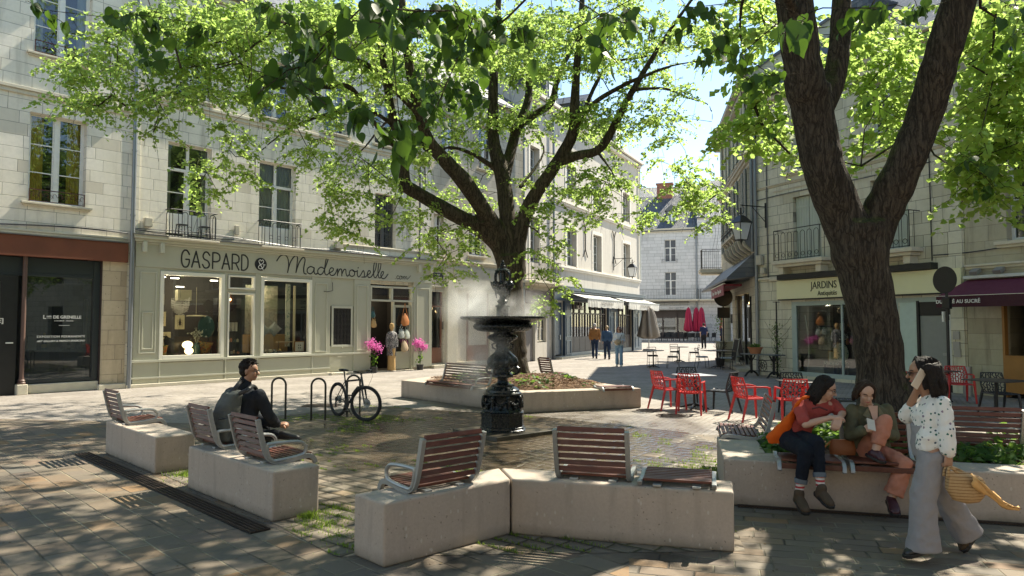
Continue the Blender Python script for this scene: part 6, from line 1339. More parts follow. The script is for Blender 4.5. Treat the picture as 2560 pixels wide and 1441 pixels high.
def web_chair(mat, arms, label, loc, face, group, seed=3):
    rz = math.atan2(face[1], face[0])-math.pi/2; t = thing('web_chair', label, 'chair', (loc[0], loc[1], 0), rz, group)
    def bk(u, v): w_ = .205+.035*math.sin(math.pi*min(1, v*1.1)); x = (u-.5)*2*w_; return Vector((x, -.21-.10*v-.03*(1-(u*2-1)**2), .44+.39*v))
    def st(u, v): w_ = .22-.02*(1-v); return Vector(((u-.5)*2*w_, -.20+.42*v, .44+.012*math.sin(math.pi*u)*-1))
    b = MB(); lattice(b, .44, .39, bk, seed=seed); b.build('backrest', mat, t, smooth=True)
    b = MB(); lattice(b, .44, .42, st, seed=seed+1); b.build('seat', mat, t, smooth=True)
    for sx in (-1, 1):
        b = MB(); top = .64 if arms else .445; x1 = .25 if arms else .215; b.tube([(sx*(x1+.035), .27, 0), (sx*(x1+.01), .235, .42), (sx*x1, .225, top)], [.019, .028, .024], 7); b.build('leg', mat, t, smooth=True)
        b = MB(); b.tube([(sx*.25, -.36, 0), (sx*.225, -.24, .42), (sx*.215, -.235, .5)], [.019, .029, .018], 7); b.build('leg', mat, t, smooth=True)
        if arms: b = MB(); b.tube(crom([(sx*.235, -.26, .65), (sx*.27, -.1, .655), (sx*.275, .12, .655), (sx*.25, .235, .63)], 4), .017, 7, flat=None); b.build('armrest', mat, t, smooth=True)
        b = MB(); b.tube([(sx*.225, .23, .43), (sx*.225, -.24, .43)], .013, 6); b.build('seat_rail', mat, t, smooth=True)
    return t
def square_table(loc, rz, label, group, mat='table_top', r=.35, rnd=False, h=.74):
    t = thing('cafe_table', label, 'table', (loc[0], loc[1], 0), rz, group)
    b = MB()
    if rnd: b.lathe([(r-.01, h-.025), (r, h-.02), (r, h-.002), (r-.01, h)], 28)
    else: b.box(-r, r, -r, r, h-.022, h)
    b.build('table_top', mat, t, bevel=0 if rnd else .006)
    b = MB(); b.tube([(0, 0, .03), (0, 0, h-.02)], .028, 10); b.build('column', 'black_metal', t, smooth=True)
    b = MB()
    for k in range(4): a = k*math.pi/2+math.pi/4; b.tube([(0, 0, .10), (.14*math.cos(a), .14*math.sin(a), .07), (.31*math.cos(a), .31*math.sin(a), .018)], [.03, .022, .016], 6)
    b.build('foot', 'black_metal', t, smooth=True); return t
MT['table_top'] = plain('laminate_grey', (.42, .44, .47), .3, var=.05, bump=0); MT['table_dark'] = plain('laminate_dark', (.05, .045, .045), .35, bump=0); MT['table_wood'] = plain('wood_greyed', (.26, .22, .16), .6, bump=.1)
g1_ = 'web patterned plastic chairs of the cafe terraces'
web_chair('red_plastic', True, 'red web chair left of the pale table, side to us', (3.40, 15.6), (.85, .35), g1_, 3)
web_chair('red_plastic', True, 'red web chair in front of the pale table, back to us', (3.70, 14.85), (.35, .9), g1_, 5)
web_chair('black_plastic', False, 'black web chair on the far side of the pale table', (4.05, 16.5), (-.15, -1), g1_, 7)
web_chair('black_plastic', False, 'black web chair right of the pale table, side to us', (4.42, 15.2), (-.75, .62), g1_, 9)
square_table((3.98, 15.65), .3, 'small pale grey table between two red and two black web chairs', 'small cafe tables')
web_chair('red_plastic', True, 'red web chair with arms just left of the couple, beside the ivy', (4.60, 13.75), (.85, .2), g1_, 11)
web_chair('red_plastic', True, 'red web chair half hidden behind the man in the rust t-shirt', (5.25, 13.45), (.15, .95), g1_, 13)
web_chair('black_plastic', False, 'black web chair seen above the man in the rust t-shirt', (5.75, 14.6), (-.2, -1), g1_, 15)
web_chair('black_plastic', False, 'black web chair between the two heads of the couple', (6.3, 13.3), (-.9, .3), g1_, 17)
square_table((5.65, 13.95), .2, 'small table mostly hidden behind the seated couple', 'small cafe tables', 'table_dark')
web_chair('red_plastic', True, 'red web chair by the steel post under the burgundy awning', (10.55, 16.9), (-.3, -.9), g1_, 19)
web_chair('red_plastic', True, 'dark red web chair farther left against the pastry shop wall', (9.85, 17.6), (.7, -.5), g1_, 21)
web_chair('black_plastic', False, 'black web chair under the right table near the picture edge', (9.95, 14.6), (-.1, -1), g1_, 23)
square_table((10.1, 17.0), .4, 'dark table between the two red chairs by the awning', 'small cafe tables', 'table_dark')
square_table((9.6, 14.2), .4, 'nearest dark table at the right picture edge', 'small cafe tables', 'table_dark', r=.42)
def bistro_chair(label, loc, face, group, cush=None):
    rz = math.atan2(face[1], face[0])-math.pi/2; t = thing('bistro_chair', label, 'chair', (loc[0], loc[1], 0), rz, group)
    for sx in (-1, 1):
        b = MB(); b.tube(crom([(sx*.19, -.28, 0), (sx*.19, -.19, .45), (sx*.19, -.25, .84)], 4), .011, 6); b.build('leg', 'black_metal', t, smooth=True)
        b = MB(); b.tube([(sx*.19, .23, 0), (sx*.19, .19, .45)], .011, 6); b.build('leg', 'black_metal', t, smooth=True)
    b = MB()
    for zz in (.62, .72, .83): b.tube([(-.19, -.2-(zz-.45)*.14, zz), (.19, -.2-(zz-.45)*.14, zz)], .013, 6)
    b.build('backrest', 'black_metal', t)
    b = MB(); b.box(-.2, .2, -.19, .2, .44, .455); b.build('seat', 'black_metal', t, bevel=.005)
    b = MB(); b.cbox((0, 0, .48), (.4, .38, .05)); b.build('cushion', cush or MT['cushion'], t, bevel=.02); return t
MT['cushion'] = plain('cushion_black', (.03, .03, .032), .8, bump=.1); MT['cushion_blue'] = plain('cushion_pale_blue', (.34, .40, .44), .85, var=.2, sc=20, bump=.2)
g2_ = 'black metal bistro chairs on the street terrace'
cb = MT['cushion_blue']
bistro_chair('bistro chair behind the leftmost street table', (6.1, 31.0), (0, -1), g2_); bistro_chair('bistro chair right of the leftmost street table, side to us', (6.72, 29.9), (-1, .1), g2_)
bistro_chair('bistro chair behind the farthest street table', (8.05, 35.3), (0, -1), g2_); bistro_chair('bistro chair right of the farthest street table', (8.75, 34.4), (-1, .1), g2_)
bistro_chair('bistro chair with pale cushion left of the wooden street table', (7.95, 29.9), (1, .1), g2_, cb); bistro_chair('bistro chair with striped cushion, back to us at the wooden street table', (8.62, 28.75), (.1, 1), g2_, cb); bistro_chair('bistro chair with pale cushion against the corner house wall', (9.45, 30.1), (-1, .05), g2_, cb)
square_table((5.95, 30.1), 0, 'round leftmost table of the street terrace', 'small cafe tables', 'table_wood', r=.45, rnd=True); square_table((8.1, 34.6), 0, 'round farthest table of the street terrace', 'small cafe tables', 'table_wood', r=.45, rnd=True); square_table((8.6, 29.9), .1, 'wide wooden table of the street terrace near the corner', 'small cafe tables', 'table_wood', r=.55)
# planter tub, bins, posts, A-board
b = MB(); b.box(-.36, .36, -.3, .3, 0, 1.0); b.box(-.40, .40, -.34, .34, 1.0, 1.05); o = b.build('planter_tub', plain('render_sand', (.42, .40, .31), .8, bump=.1), bevel=.02); o.location = (9.75, 32.6, 0); tag(o, 'tall sand coloured square planter tub beside the corner house', 'planter')
bs = thing('bare_shrub', 'thin leafless shrub in front of the sand coloured tub', 'plant', (9.2, 31.6, 0))
b = MB()
for k in range(22): a = k*2.4; b.tube(crom([(0, 0, .3), (.1*math.cos(a), .1*math.sin(a), .7), (.3*math.cos(a), .3*math.sin(a), 1.0+.15*math.sin(k))], 4), .006, 4)
b.build('twigs', 'bark2', bs); b = MB(); b.lathe([(.16, 0), (.22, .34), (.2, .34)], 16); b.build('pot', 'black_plastic', bs)
def sign_post(loc, rz, z, r, h, label, rect=True):
    t = thing('road_sign', label, 'road sign', (loc[0], loc[1], 0), rz, 'road signs seen from behind')
    b = MB(); b.tube([(0, 0, 0), (0, 0, h)], .035, 10); b.build('post', 'black_metal', t, smooth=True)
    b = MB(); b.M = Matrix.Translation((0, -.05, z)) @ Matrix.Rotation(R(90), 4, 'X'); b.lathe([(r, -.006), (r, .006)], 40); b.build('disc', 'black_metal', t, bevel=.004)
    if rect: b = MB(); b.box(-.28, .28, -.06, -.045, z-r-.52, z-r-.04); b.build('plate', 'black_metal', t, bevel=.01)
    return t
sign_post((9.55, 32.2), -.05, 3.05, .42, 3.5, 'black round sign back on a post at the far street corner')
s2 = sign_post((10.6, 17.35), -1.25, 2.92, .33, 3.2, 'black oval looking round sign in front of the yellow shop sign', rect=False)
b = MB(); b.cbox((0, .0, 2.35), (.2, .1, .28)); b.build('control_box', 'black_metal', s2, bevel=.01); b = MB(); b.box(-.1, -.06, -.06, .04, 1.9, 2.15); b.build('plate', 'letter_white', s2)
ab = thing('menu_board', 'folding A-shaped chalk menu board at the corner house door', 'menu board', (9.45, 29.9, 0), R(-80))
for s_ in (-1, 1):
    b = MB(); a = .16*s_
    for x in (-.22, .22): b.tube([(x, .28*s_, 0), (x, .02*s_, 1.25)], .018, 5)
    b.tube([(-.22, .04*s_, 1.2), (.22, .04*s_, 1.2)], .018, 5); b.tube([(-.22, .22*s_, .3), (.22, .22*s_, .3)], .018, 5); fr = b.build('frame', 'alu', ab)
    b = MB(); b.add([(-.21, .22*s_, .3), (.21, .22*s_, .3), (.21, .04*s_, 1.18), (-.21, .04*s_, 1.18)], [(0, 1, 2, 3)]); b.build('panel', 'black_metal', fr)
# cast iron machine table with a terracotta pot, climber on a post
mt = thing('iron_table', 'long table on ornate cast iron legs against the corner house', 'table', (8.72, 24.9, 0), R(-62))
b = MB(); b.box(-.78, .78, -.26, .26, .76, .80); b.build('table_top', plain('zinc_top', (.12, .14, .15), .4, .3, bump=.1), mt, bevel=.006)
for s_ in (-1, 1):
    b = MB(); x = s_*.5; b.tube([(x, 0, .1), (x, 0, .76)], .045, 8); b.tube(crom([(x, -.32, 0), (x, -.2, .12), (x, 0, .2), (x, .2, .12), (x, .32, 0)], 4), .035, 7); b.tube(crom([(x, -.2, .76), (x, -.08, .6), (x, 0, .55), (x, .08, .6), (x, .2, .76)], 3), .025, 6); b.build('leg', 'iron', mt, smooth=True)
b = MB()
for r_ in (.1, .2): b.tube([(r_*math.cos(t), 0, .40+r_*math.sin(t)) for t in [2*math.pi*k/16 for k in range(17)]], .012, 5)
for k in range(8): a = k*math.pi/4; b.tube([(0, 0, .4), (.2*math.cos(a+.3), 0, .4+.2*math.sin(a+.3))], .009, 5)
b.tube([(-.5, 0, .62), (-.2, 0, .58), (.2, 0, .58), (.5, 0, .62)], .014, 5); b.tube([(-.5, 0, .2), (.5, 0, .2)], .014, 5); b.build('wheel', 'iron', mt, smooth=True)
pt = thing('potted_plant', 'terracotta bowl with a low green plant on the iron table', 'plant pot', (8.55, 25.1, .802))
b = MB(); b.lathe([(.17, 0), (.22, .15), (.26, .2), (.27, .23), (.24, .23), (.22, .18)], 24); b.build('pot', 'terracotta', pt, smooth=True)
pos = rng.normal(0, .09, (160, 3))*(1, 1, .35)+(0, 0, .27); leaves_mesh('leaves', pos, rng.normal(0, 1, (160, 3)), rng.normal(0, 1, (160, 3)), np.full(160, .05), 'ivy', pt)
cp = thing('climbing_plant', 'wispy climber winding round a black post beside the yellow shop sign', 'plant', (9.15, 24.65, 0))
b = MB(); b.tube([(0, 0, 0), (0, 0, 2.62)], .028, 8); b.tube([(-.12, 0, 2.6), (.12, 0, 2.6)], .012, 5); b.build('post', 'black_metal', cp)
b = MB(); pos = []
for k in range(5):
    pts = [(.07*math.cos(t*1.6+k)+rng.normal(0, .03), .07*math.sin(t*1.6+k)+rng.normal(0, .03), .1+t*.17) for t in range(11)]; b.tube(crom(pts, 3), .006, 4); pos += pts
    e = pts[5+k % 5]; b.tube([e, (e[0]+.25*(-1)**k, e[1]-.1, e[2]+.25), (e[0]+.4*(-1)**k, e[1]-.15, e[2]+.5)], .005, 4)
b.build('stems', 'bark2', cp); pos = np.repeat(np.array(pos), 6, axis=0)+rng.normal(0, .07, (len(pos)*6, 3)); leaves_mesh('leaves', pos, rng.normal(0, 1, pos.shape), rng.normal(0, 1, pos.shape), np.full(len(pos), .05), 'ivy', cp)
# ================================================================ LANTERNS
def lantern(name, label, loc, rz, arm, s=1.0):
    t = thing(name, label, 'street lamp', loc, rz, 'wall lanterns')
    b = MB(); b.box(-.03, .03, -.03, 0, -.55, .35); b.tube([(0, -.02, .2), (0, -arm, .2)], .02, 6); b.tube([(0, -.02, -.35), (0, -arm*.55, .18)], .014, 6)
    b.tube([(0, -arm+.16*math.sin(a)*1-.0, .2-.16+.16*math.cos(a)) for a in [k*.35 for k in range(14)]], .012, 6); b.build('bracket', 'black_metal', t, smooth=True)
    y = -arm; w1, w0 = .21*s, .12*s
    b = MB(); z = -.95*s+.1
    for sx, sy in ((-1, -1), (1, -1), (1, 1), (-1, 1)): b.tube([(sx*w0, y+sy*w0, z), (sx*w1, y+sy*w1, z+.5*s)], .014*s, 5)
    for w_, zz in ((w0, z), (w1, z+.5*s)):
        q = [(-w_, y-w_, zz), (w_, y-w_, zz), (w_, y+w_, zz), (-w_, y+w_, zz), (-w_, y-w_, zz)]; b.tube(q, .018*s, 5)
    b.tube([(0, y, z-.14*s), (0, y, z)], [.01, .05*s], 8); o = b.build('cage', 'black_metal', t)
    b = MB(); b.add([(-w1*1.15, y-w1*1.15, z+.5*s), (w1*1.15, y-w1*1.15, z+.5*s), (w1*1.15, y+w1*1.15, z+.5*s), (-w1*1.15, y+w1*1.15, z+.5*s), (-.07*s, y-.07*s, z+.72*s), (.07*s, y-.07*s, z+.72*s), (.07*s, y+.07*s, z+.72*s), (-.07*s, y+.07*s, z+.72*s)], [(0, 3, 2, 1), (4, 5, 6, 7), (0, 1, 5, 4), (1, 2, 6, 5), (2, 3, 7, 6), (3, 0, 4, 7)]); b.tube([(0, y, z+.7*s), (0, y, z+.95*s)], .03*s, 6); b.build('cap', 'black_metal', t)
    b = MB(); e = .98
    c = [(-1, -1), (1, -1), (1, 1), (-1, 1)]
    for i in range(4): p, q = c[i], c[(i+1) % 4]; b.quad((p[0]*w0*e, y+p[1]*w0*e, z), (q[0]*w0*e, y+q[1]*w0*e, z), (q[0]*w1*e, y+q[1]*w1*e, z+.5*s), (p[0]*w1*e, y+p[1]*w1*e, z+.5*s))
    b.build('glass', 'frost', t); return t
fg = NB('lantern_glass'); t_ = fg.n('BsdfTranslucent', {'Color': (.9, .9, .9)}); g_ = fg.n('BsdfPrincipled', {'Base Color': (.75, .78, .8, 1), 'Roughness': .15}); m_ = fg.n('MixShader', {0: .5}); fg.nt.links.new(t_.outputs[0], m_.inputs[1]); fg.nt.links.new(g_.outputs[0], m_.inputs[2]); fg.nt.links.new(m_.outputs[0], fg.out.inputs[0]); MT['frost'] = fg.mat
pB = B0+Vector((.46, .89, 0))/math.hypot(.46, .89)*13.0; nB = Vector((.89, -.46, 0))/math.hypot(.46, .89)
lantern('wall_lantern', 'black four sided lantern on a wall bracket of the white plastered house', (pB.x+nB.x*.02, pB.y+nB.y*.02, 5.85), BA, 1.25, 1.15)
pF = F0+Vector((.4, -.916, 0))*.55
lantern('wall_lantern', 'black four sided lantern hanging off the shaded corner house above the street', (pF.x-.02, pF.y, 5.85), FA, 1.15, 1.2)
# ================================================================ UMBRELLAS, FAR CAFE
def folded(loc, h, w_, mat, label, group, base=True):
    t = thing('folded_parasol', label, 'parasol', (loc[0], loc[1], 0), 0, group)
    k = 14; b = MB(); rf = lambda th, i, r: r*(1+.28*math.sin(k/2*th+i*.4))
    b.lathe([(w_*.25, h*.28), (w_*.5, h*.33), (w_*.42, h*.5), (w_*.36, h*.62), (w_*.30, h*.8), (w_*.2, h*.94), (w_*.05, h)], 56, rf=rf); b.build('canopy', mat, t, smooth=True, ang=3)
    b = MB(); b.tube([(0, 0, 0), (0, 0, h*.95)], .035, 8); b.build('pole', 'grey_pvc', t)
    if base: b = MB(); b.box(-.35, .35, -.35, .35, 0, .14); b.build('base', 'rust_dark', t, bevel=.02)
    return t
folded((9.3, 48.5), 3.0, 1.3, 'canvas_taupe', 'folded taupe parasol on a brown base at the white house corner', 'folded parasols')
for i, (x, y, l) in enumerate(((18.7, 75.5, 'leftmost folded crimson parasol at the far cafe'), (19.55, 75.6, 'middle one of the folded crimson parasols at the far cafe'), (20.0, 75.2, 'third folded crimson parasol at the far cafe'), (22.4, 75.2, 'folded crimson parasol seen just left of the corner house'))): folded((x, y), 3.6, .85, 'canvas_red', l, 'folded parasols', False)
# far cafe chairs: simple small copies
proto = None; k = 0
for row, (xs, yy) in enumerate(((np.linspace(15.2, 21.5, 12), 76.3), (np.linspace(15.5, 19.5, 6), 75.3))):
    for x in xs:
        k += 1
        if proto is None:
            proto = thing('terrace_chair', 'first dark chair from the left in the back row before the far cafe', 'chair', (x, yy, 0), 0, 'dark chairs of the far cafe')
            b = MB(); b.cbox((0, -.22, .68), (.46, .04, .42), (.12, 0, 0)); b.build('backrest', 'black_plastic', proto, bevel=.02); b = MB(); b.box(-.23, .23, -.22, .22, .42, .47); b.build('seat', 'black_plastic', proto, bevel=.01)
            for sx in (-1, 1):
                for sy in (-1, 1): b = MB(); b.tube([(sx*.22, sy*.22, 0), (sx*.19, sy*.19, .43)], .018, 5); b.build('leg', 'black_plastic', proto)
        else: dup(proto, (x, yy+.2*math.sin(k*3), 0), .3*math.sin(k*5), ORD[k-1 if row == 0 else k-13]+' dark chair from the left in the '+('back' if row == 0 else 'front')+' row before the far cafe')
wick = None
for i, (x, y) in enumerate(((21.6, 70.5), (22.4, 71), (23.0, 69.5), (22.0, 69), (23.3, 72))):
    if wick is None:
        wick = thing('rattan_chair', 'first light rattan chair on the far terrace behind the man in navy', 'chair', (x, y, 0), 0, 'light rattan chairs')
        b = MB(); b.lathe([(.26, .42), (.28, .85), (.27, .85), (.25, .42)], 16, rf=None); b.build('backrest', 'table_wood', wick, smooth=True)
        for sx in (-1, 1):
            for sy in (-1, 1): b = MB(); b.tube([(sx*.2, sy*.2, 0), (sx*.2, sy*.2, .43)], .02, 5); b.build('leg', 'table_wood', wick)
    else: dup(wick, (x, y, 0), i, ORD[i]+' light rattan chair on the far terrace behind the man in navy')
fp = thing('potted_tree', 'small bushy potted tree beside the crimson parasols', 'plant', (21.6, 72.5, 0))
b = MB(); b.lathe([(.3, 0), (.4, .7), (.36, .7)], 16); b.build('pot', 'black_plastic', fp); b = MB(); b.tube([(0, 0, .6), (0, 0, 1.6)], .04, 6); b.build('trunk', 'bark2', fp)
pos = rng.normal(0, 1, (700, 3))*(.45, .45, .55)+(0, 0, 2.0); leaves_mesh('crown', pos, rng.normal(0, 1, pos.shape), rng.normal(0, 1, pos.shape), np.full(700, .13), 'ivy', fp)
# manhole covers and drain plate
for (x, y, l) in ((2.95, 15.3, 'farther round iron manhole cover near the red chairs'), (3.2, 14.45, 'nearer round iron manhole cover near the red chairs')):
    b = MB(); b.lathe([(.30, .003), (.30, .010), (.26, .010), (.26, .007), (.02, .007)], 40)
    for q in range(8): b.box(-.22, .22, -.21+q*.06-.01, -.21+q*.06+.01, .008, .014)
    o = b.build('manhole_cover', 'rustgrate'); o.location = (x, y, 0); tag(o, l, 'manhole cover', 'round manhole covers')
o = MB().box(-.4, .4, -.3, .3, .003, .012).build('drain_plate', 'rustgrate'); o.location = (-4.3, 16.2, 0); tag(o, 'flat rectangular iron plate in the paving behind the bike hoops', 'drain plate')
# ================================================================ PLANTING, GRASS
def inpoly(x, y, P_):
    c = False; n = len(P_)
    for i in range(n):
        x1, y1 = P_[i][:2]; x2, y2 = P_[(i+1) % n][:2]
        if (y1 > y) != (y2 > y) and x < (x2-x1)*(y-y1)/(y2-y1)+x1: c = not c
    return c
def ivy(name, label, poly, n, z0, size, dens=lambda x, y: True, mat='ivy', hz=.12):
    xs = [p[0] for p in poly]; ys = [p[1] for p in poly]; pos = []; tries = 0
    while len(pos) < n and tries < n*30:
        tries += 1; x, y = rng.uniform(min(xs), max(xs)), rng.uniform(min(ys), max(ys))
        if inpoly(x, y, poly) and dens(x, y): pos.append((x, y, z0(x, y)+abs(rng.normal(0, hz))+.01))
    pos = np.array(pos); k = len(pos); d = rng.normal(0, 1, (k, 3))*(1, 1, .4); nm = rng.normal(0, .45, (k, 3))+(0, 0, 1)
    t = bpy.data.objects.new(name, None); COL.objects.link(t); tag(t, label, 'plants', kind='stuff')
    leaves_mesh('leaves', pos, d, nm, size*rng.uniform(.6, 1.3, k), mat, t, fine=True)
    b = MB()
    for i in range(0, k, 6):
        p = pos[i]; b.tube([(p[0]+rng.normal(0, .05), p[1]+rng.normal(0, .05), z0(p[0], p[1])), tuple(p)], .003, 3, cap=False)
    b.build('stems', 'bark2', t); return t
inR = [(v.x, v.y) for v in innR]; inC = [(v.x, v.y) for v in innC]
def nzd(s, th, off=0): return lambda x, y: mnoise.noise(Vector((x*s+off, y*s, 1.7))) > th
ivy('ivy', 'glossy ivy growing over the mulch of the right planter', inR, 2900, lambda x, y: .40, .080, nzd(1.3, .04), hz=.07)
def mound(x, y): r = math.hypot(x-.35, y-17.3); return .60-.12*min(1, (r/1.7))**2
inC2 = [(.35+(x-.35)*.93, 17.3+(y-17.3)*.93) for x, y in inC]
ivy('ivy', 'sparse young ivy sprigs over the brown mulch of the middle planter', inC2, 300, lambda x, y: mound(x, y)-.03, .10, nzd(1.3, .12, 5), hz=.05)
# dry mulch shreds
def shreds(name, label, poly, n, z0):
    b = MB(); xs = [p[0] for p in poly]; ys = [p[1] for p in poly]; k = 0
    while k < n:
        x, y = rng.uniform(min(xs), max(xs)), rng.uniform(min(ys), max(ys))
        if not inpoly(x, y, poly): continue
        a = rng.uniform(0, 6.28); L = rng.uniform(.02, .07); dx, dy = math.cos(a)*L, math.sin(a)*L; z = z0(x, y)+rng.uniform(.0, .03); w_ = .006
        b.add([(x-dx, y-dy, z), (x+dx, y+dy, z+rng.uniform(-.01, .02)), (x+dx-dy*.2, y+dy+dx*.2, z+.006), (x-dx-dy*.2, y-dy+dx*.2, z+.004)], [(0, 1, 2, 3)]); k += 1
    o = b.build(name, 'shred'); return tag(o, label, 'mulch', kind='stuff')
sb_ = NB('bark_chips'); isl = sb_.n('NewGeometry').outputs['Random Per Island']; sb_.bsdf(sb_.ramp(isl, [(0, (.10, .05, .03)), (.5, (.20, .115, .07)), (1, (.32, .22, .14))]), .9); MT['shred'] = sb_.mat
shreds('bark_mulch', 'shredded bark mulch in the middle planter', inC2, 5200, lambda x, y: mound(x, y)); shreds('bark_mulch', 'shredded bark mulch between the ivy of the right planter', inR, 3000, lambda x, y: .405)
# grass in the joints of the cobbles
def grass_blades(name, label, pts, mat='grassm'):
    V = []; F = []
    for x, y, h in pts:
        a = rng.uniform(0, 6.28); lx, ly = rng.normal(0, .35, 2)*h; w_ = .0035+h*.02; c, s_ = math.cos(a)*w_, math.sin(a)*w_; o = len(V)
        V += [(x-c, y-s_, .003), (x+c, y+s_, .003), (x+lx*.4+c*.6, y+ly*.4+s_*.6, h*.6), (x+lx*.4-c*.6, y+ly*.4-s_*.6, h*.6), (x+lx, y+ly, h)]; F += [(o, o+1, o+2, o+3), (o+3, o+2, o+4)]
    b = MB(); b.v = V; b.f = F; b.mi = [0]*len(F); ob = b.build(name, mat); return tag(ob, label, 'grass', kind='stuff')
pts = []; c_, s_ = math.cos(R(-38)), math.sin(R(-38)); tries = 0
while len(pts) < 10000 and tries < 600000:
    tries += 1; u = rng.uniform(-16, 10); row = rng.integers(10, 95); v = row*.185+rng.normal(0, .008); x, y = u*c_-v*s_, u*s_+v*c_
    if not inpoly(x, y, SQ) or math.hypot(x+.2, y-12.1) < 2.2: continue
    m = mnoise.noise(Vector((x*.9, y*.9, 0)))*.9+mnoise.noise(Vector((x*4, y*4, 3)))*.5
    if m < .22: continue
    pts.append((x, y, rng.uniform(.008, .03)*(1+max(0, m))))
for (cx, cy, r, n, h) in ((-1.93, 6.9, .10, 260, .075), (-1.7, 6.62, .16, 220, .05), (-1.75, 7.2, .12, 90, .05), (-1.5, 6.3, .2, 150, .035), (-1.28, 6.0, .08, 90, .045), (-4.0, 8.8, .14, 260, .07), (-3.75, 9.0, .2, 200, .06), (-3.6, 8.45, .12, 160, .06), (2.4, 9.0, .25, 300, .08), (2.1, 7.7, .15, 260, .07), (2.35, 8.3, .12, 200, .08), (-1.1, 7.6, .3, 200, .04), (.5, 7.6, .3, 160, .04)):
    for _ in range(n): a, q = rng.uniform(0, 6.28), abs(rng.normal(0, r)); pts.append((cx+q*math.cos(a), cy+q*math.sin(a), rng.uniform(.4, 1)*h))
pts = [p for p in pts if not any(inpoly(p[0], p[1], q) for q in (V0, V1, RP, CP, [(-2.23, 6.73), (-1.89, 7.07), (-3.32, 8.47), (-3.66, 8.13)], [(-4.39, 8.85), (-4.05, 9.19), (-5.47, 10.61), (-5.81, 10.27)]))]
grass_blades('grass', 'short green grass and tufts in the joints of the cobbles', pts)
# fallen leaf scraps and debris on the paving
pos = []; 
for _ in range(900):
    x, y = rng.uniform(-8, 8), rng.uniform(3.8, 14); pos.append((x, y, .006))
for _ in range(260):
    u = rng.uniform(0, 1); pos.append((-2.1-3.9*u+rng.normal(0, .06), 6.55+3.8*u+rng.normal(0, .06), .026))
pos = np.array(pos); k = len(pos); nm = rng.normal(0, .15, (k, 3))+(0, 0, 1); dr = rng.normal(0, 1, (k, 3))*(1, 1, .05)
MT['litter'] = plain('leaf_litter', (.10, .07, .035), .9, var=.5, bump=0)
lt = leaves_mesh('leaf_litter', pos, dr, nm, .018*rng.uniform(.5, 1.6, k), 'litter', None); tag(lt, 'brown leaf scraps scattered on the paving', 'leaf litter', kind='stuff')
# ================================================================ GOODS IN THE GASPARD WINDOWS
def inA(s, y, z): v = A0+Au.normalized()*s-An.normalized()*y; return (v.x, v.y, z)
def good(name, label, cat, s, y, z, group=None, rz=0): return thing(name, label, cat, inA(s, y, z), AA+rz, group)
def single(mb_, name, label, cat, s, y, z, mat, group=None, **kw): o = mb_.build(name, mat, **kw); o.location = inA(s, y, z); o.rotation_euler = (0, 0, AA); return tag(o, label, cat, group)
MT['floral'] = None
fb = NB('fabric_floral_mustard'); v = fb.obj(); vo = fb.n('TexVoronoi', {'Vector': v, 'Scale': 22.0}); sx = fb.n('SeparateXYZ', {0: vo.outputs[1]}).outputs[0]
fb.bsdf(fb.ramp(sx, [(0, (.32, .22, .06)), (.35, (.10, .10, .06)), (.6, (.42, .30, .12)), (.8, (.45, .14, .05)), (1, (.5, .42, .28))], 'CONSTANT'), .8); MT['floral'] = fb.mat
zb = NB('fabric_zebra'); v = zb.obj(); wv = zb.n('TexWave', {'Vector': v, 'Scale': 9.0, 'Distortion': 6.0, 'Detail': 2.0}).outputs[1]
zb.bsdf(zb.ramp(wv, [(.45, (.03, .06, .07)), (.55, (.55, .56, .5))]), .8); MT['zebra'] = zb.mat
pb = NB('fabric_paisley_grey'); v = pb.obj(); vo = pb.n('TexVoronoi', {'Vector': v, 'Scale': 26.0}, feature='DISTANCE_TO_EDGE').outputs[0]
pb.bsdf(pb.ramp(vo, [(.1, (.03, .03, .035)), (.22, (.42, .40, .38))]), .8); MT['paisley'] = pb.mat
MT['cream_card'] = plain('card_cream', (.62, .56, .38), .7, bump=0); MT['leather_orange'] = plain('leather_orange', (.42, .15, .04), .5, var=.1, bump=.1); MT['linen'] = plain('linen_tan', (.40, .31, .20), .8, bump=.15); MT['teal'] = plain('ceramic_teal', (.03, .09, .09), .3, bump=0)
MT['wicker'] = plain('wicker_straw', (.45, .28, .11), .7, var=.3, sc=40, bump=.5, bsc=90)
def cushion(s, y, z, mat, label, sz=.42, tilt=.3, rz=0):
    b = MB(); k = 9; 
    for sg in (-1, 1):
        vs = []; 
        for j in range(k):
            for i in range(k): u, v_ = i/(k-1)*2-1, j/(k-1)*2-1; th = .09*(1-u*u)**.5*(1-v_*v_)**.5; pin = 1-.06*(u*u*v_*v_)*0; vs.append((u*sz/2*(1-.08*(1-v_*v_)), sg*th, v_*sz/2*(1-.08*(1-u*u))))
        fs = [(j*k+i, j*k+i+1, (j+1)*k+i+1, (j+1)*k+i) for j in range(k-1) for i in range(k-1)]; b.add(vs, fs if sg < 0 else [f[::-1] for f in fs])
    o = b.build('cushion', mat, smooth=True, ang=3); o.location = inA(s, y, z+sz*.42); o.rotation_euler = (tilt, rz, AA); return tag(o, label, 'cushion', 'cushions in the shop windows')
cushion(1.18, .35, .82, 'floral', 'patterned mustard cushion at the left foot of the first display window'); cushion(1.55, .5, .85, 'black_metal', 'large dark grey cushion in the first display window', .62, .3, .3)
cushion(2.55, .4, .84, 'floral', 'patterned mustard cushion at the right of the glowing lamp', .5, .35, .15); cushion(4.78, .7, 1.45, 'zebra', 'left zebra striped cushion on the cane cabinet', .40, .1, .75); cushion(5.22, .7, 1.5, 'zebra', 'right zebra striped cushion on the cane cabinet', .40, .1, .75)
b = MB()
for k in range(14): b.ball((-.75+k*.115, .02*math.sin(k*2), .04), (.07, .07, .055), 8, 6)
single(b, 'floral_roll', 'low row of orange and cream stuffed flowers along the display floor', 'display goods', 1.95, .22, .80, 'floral', smooth=True)
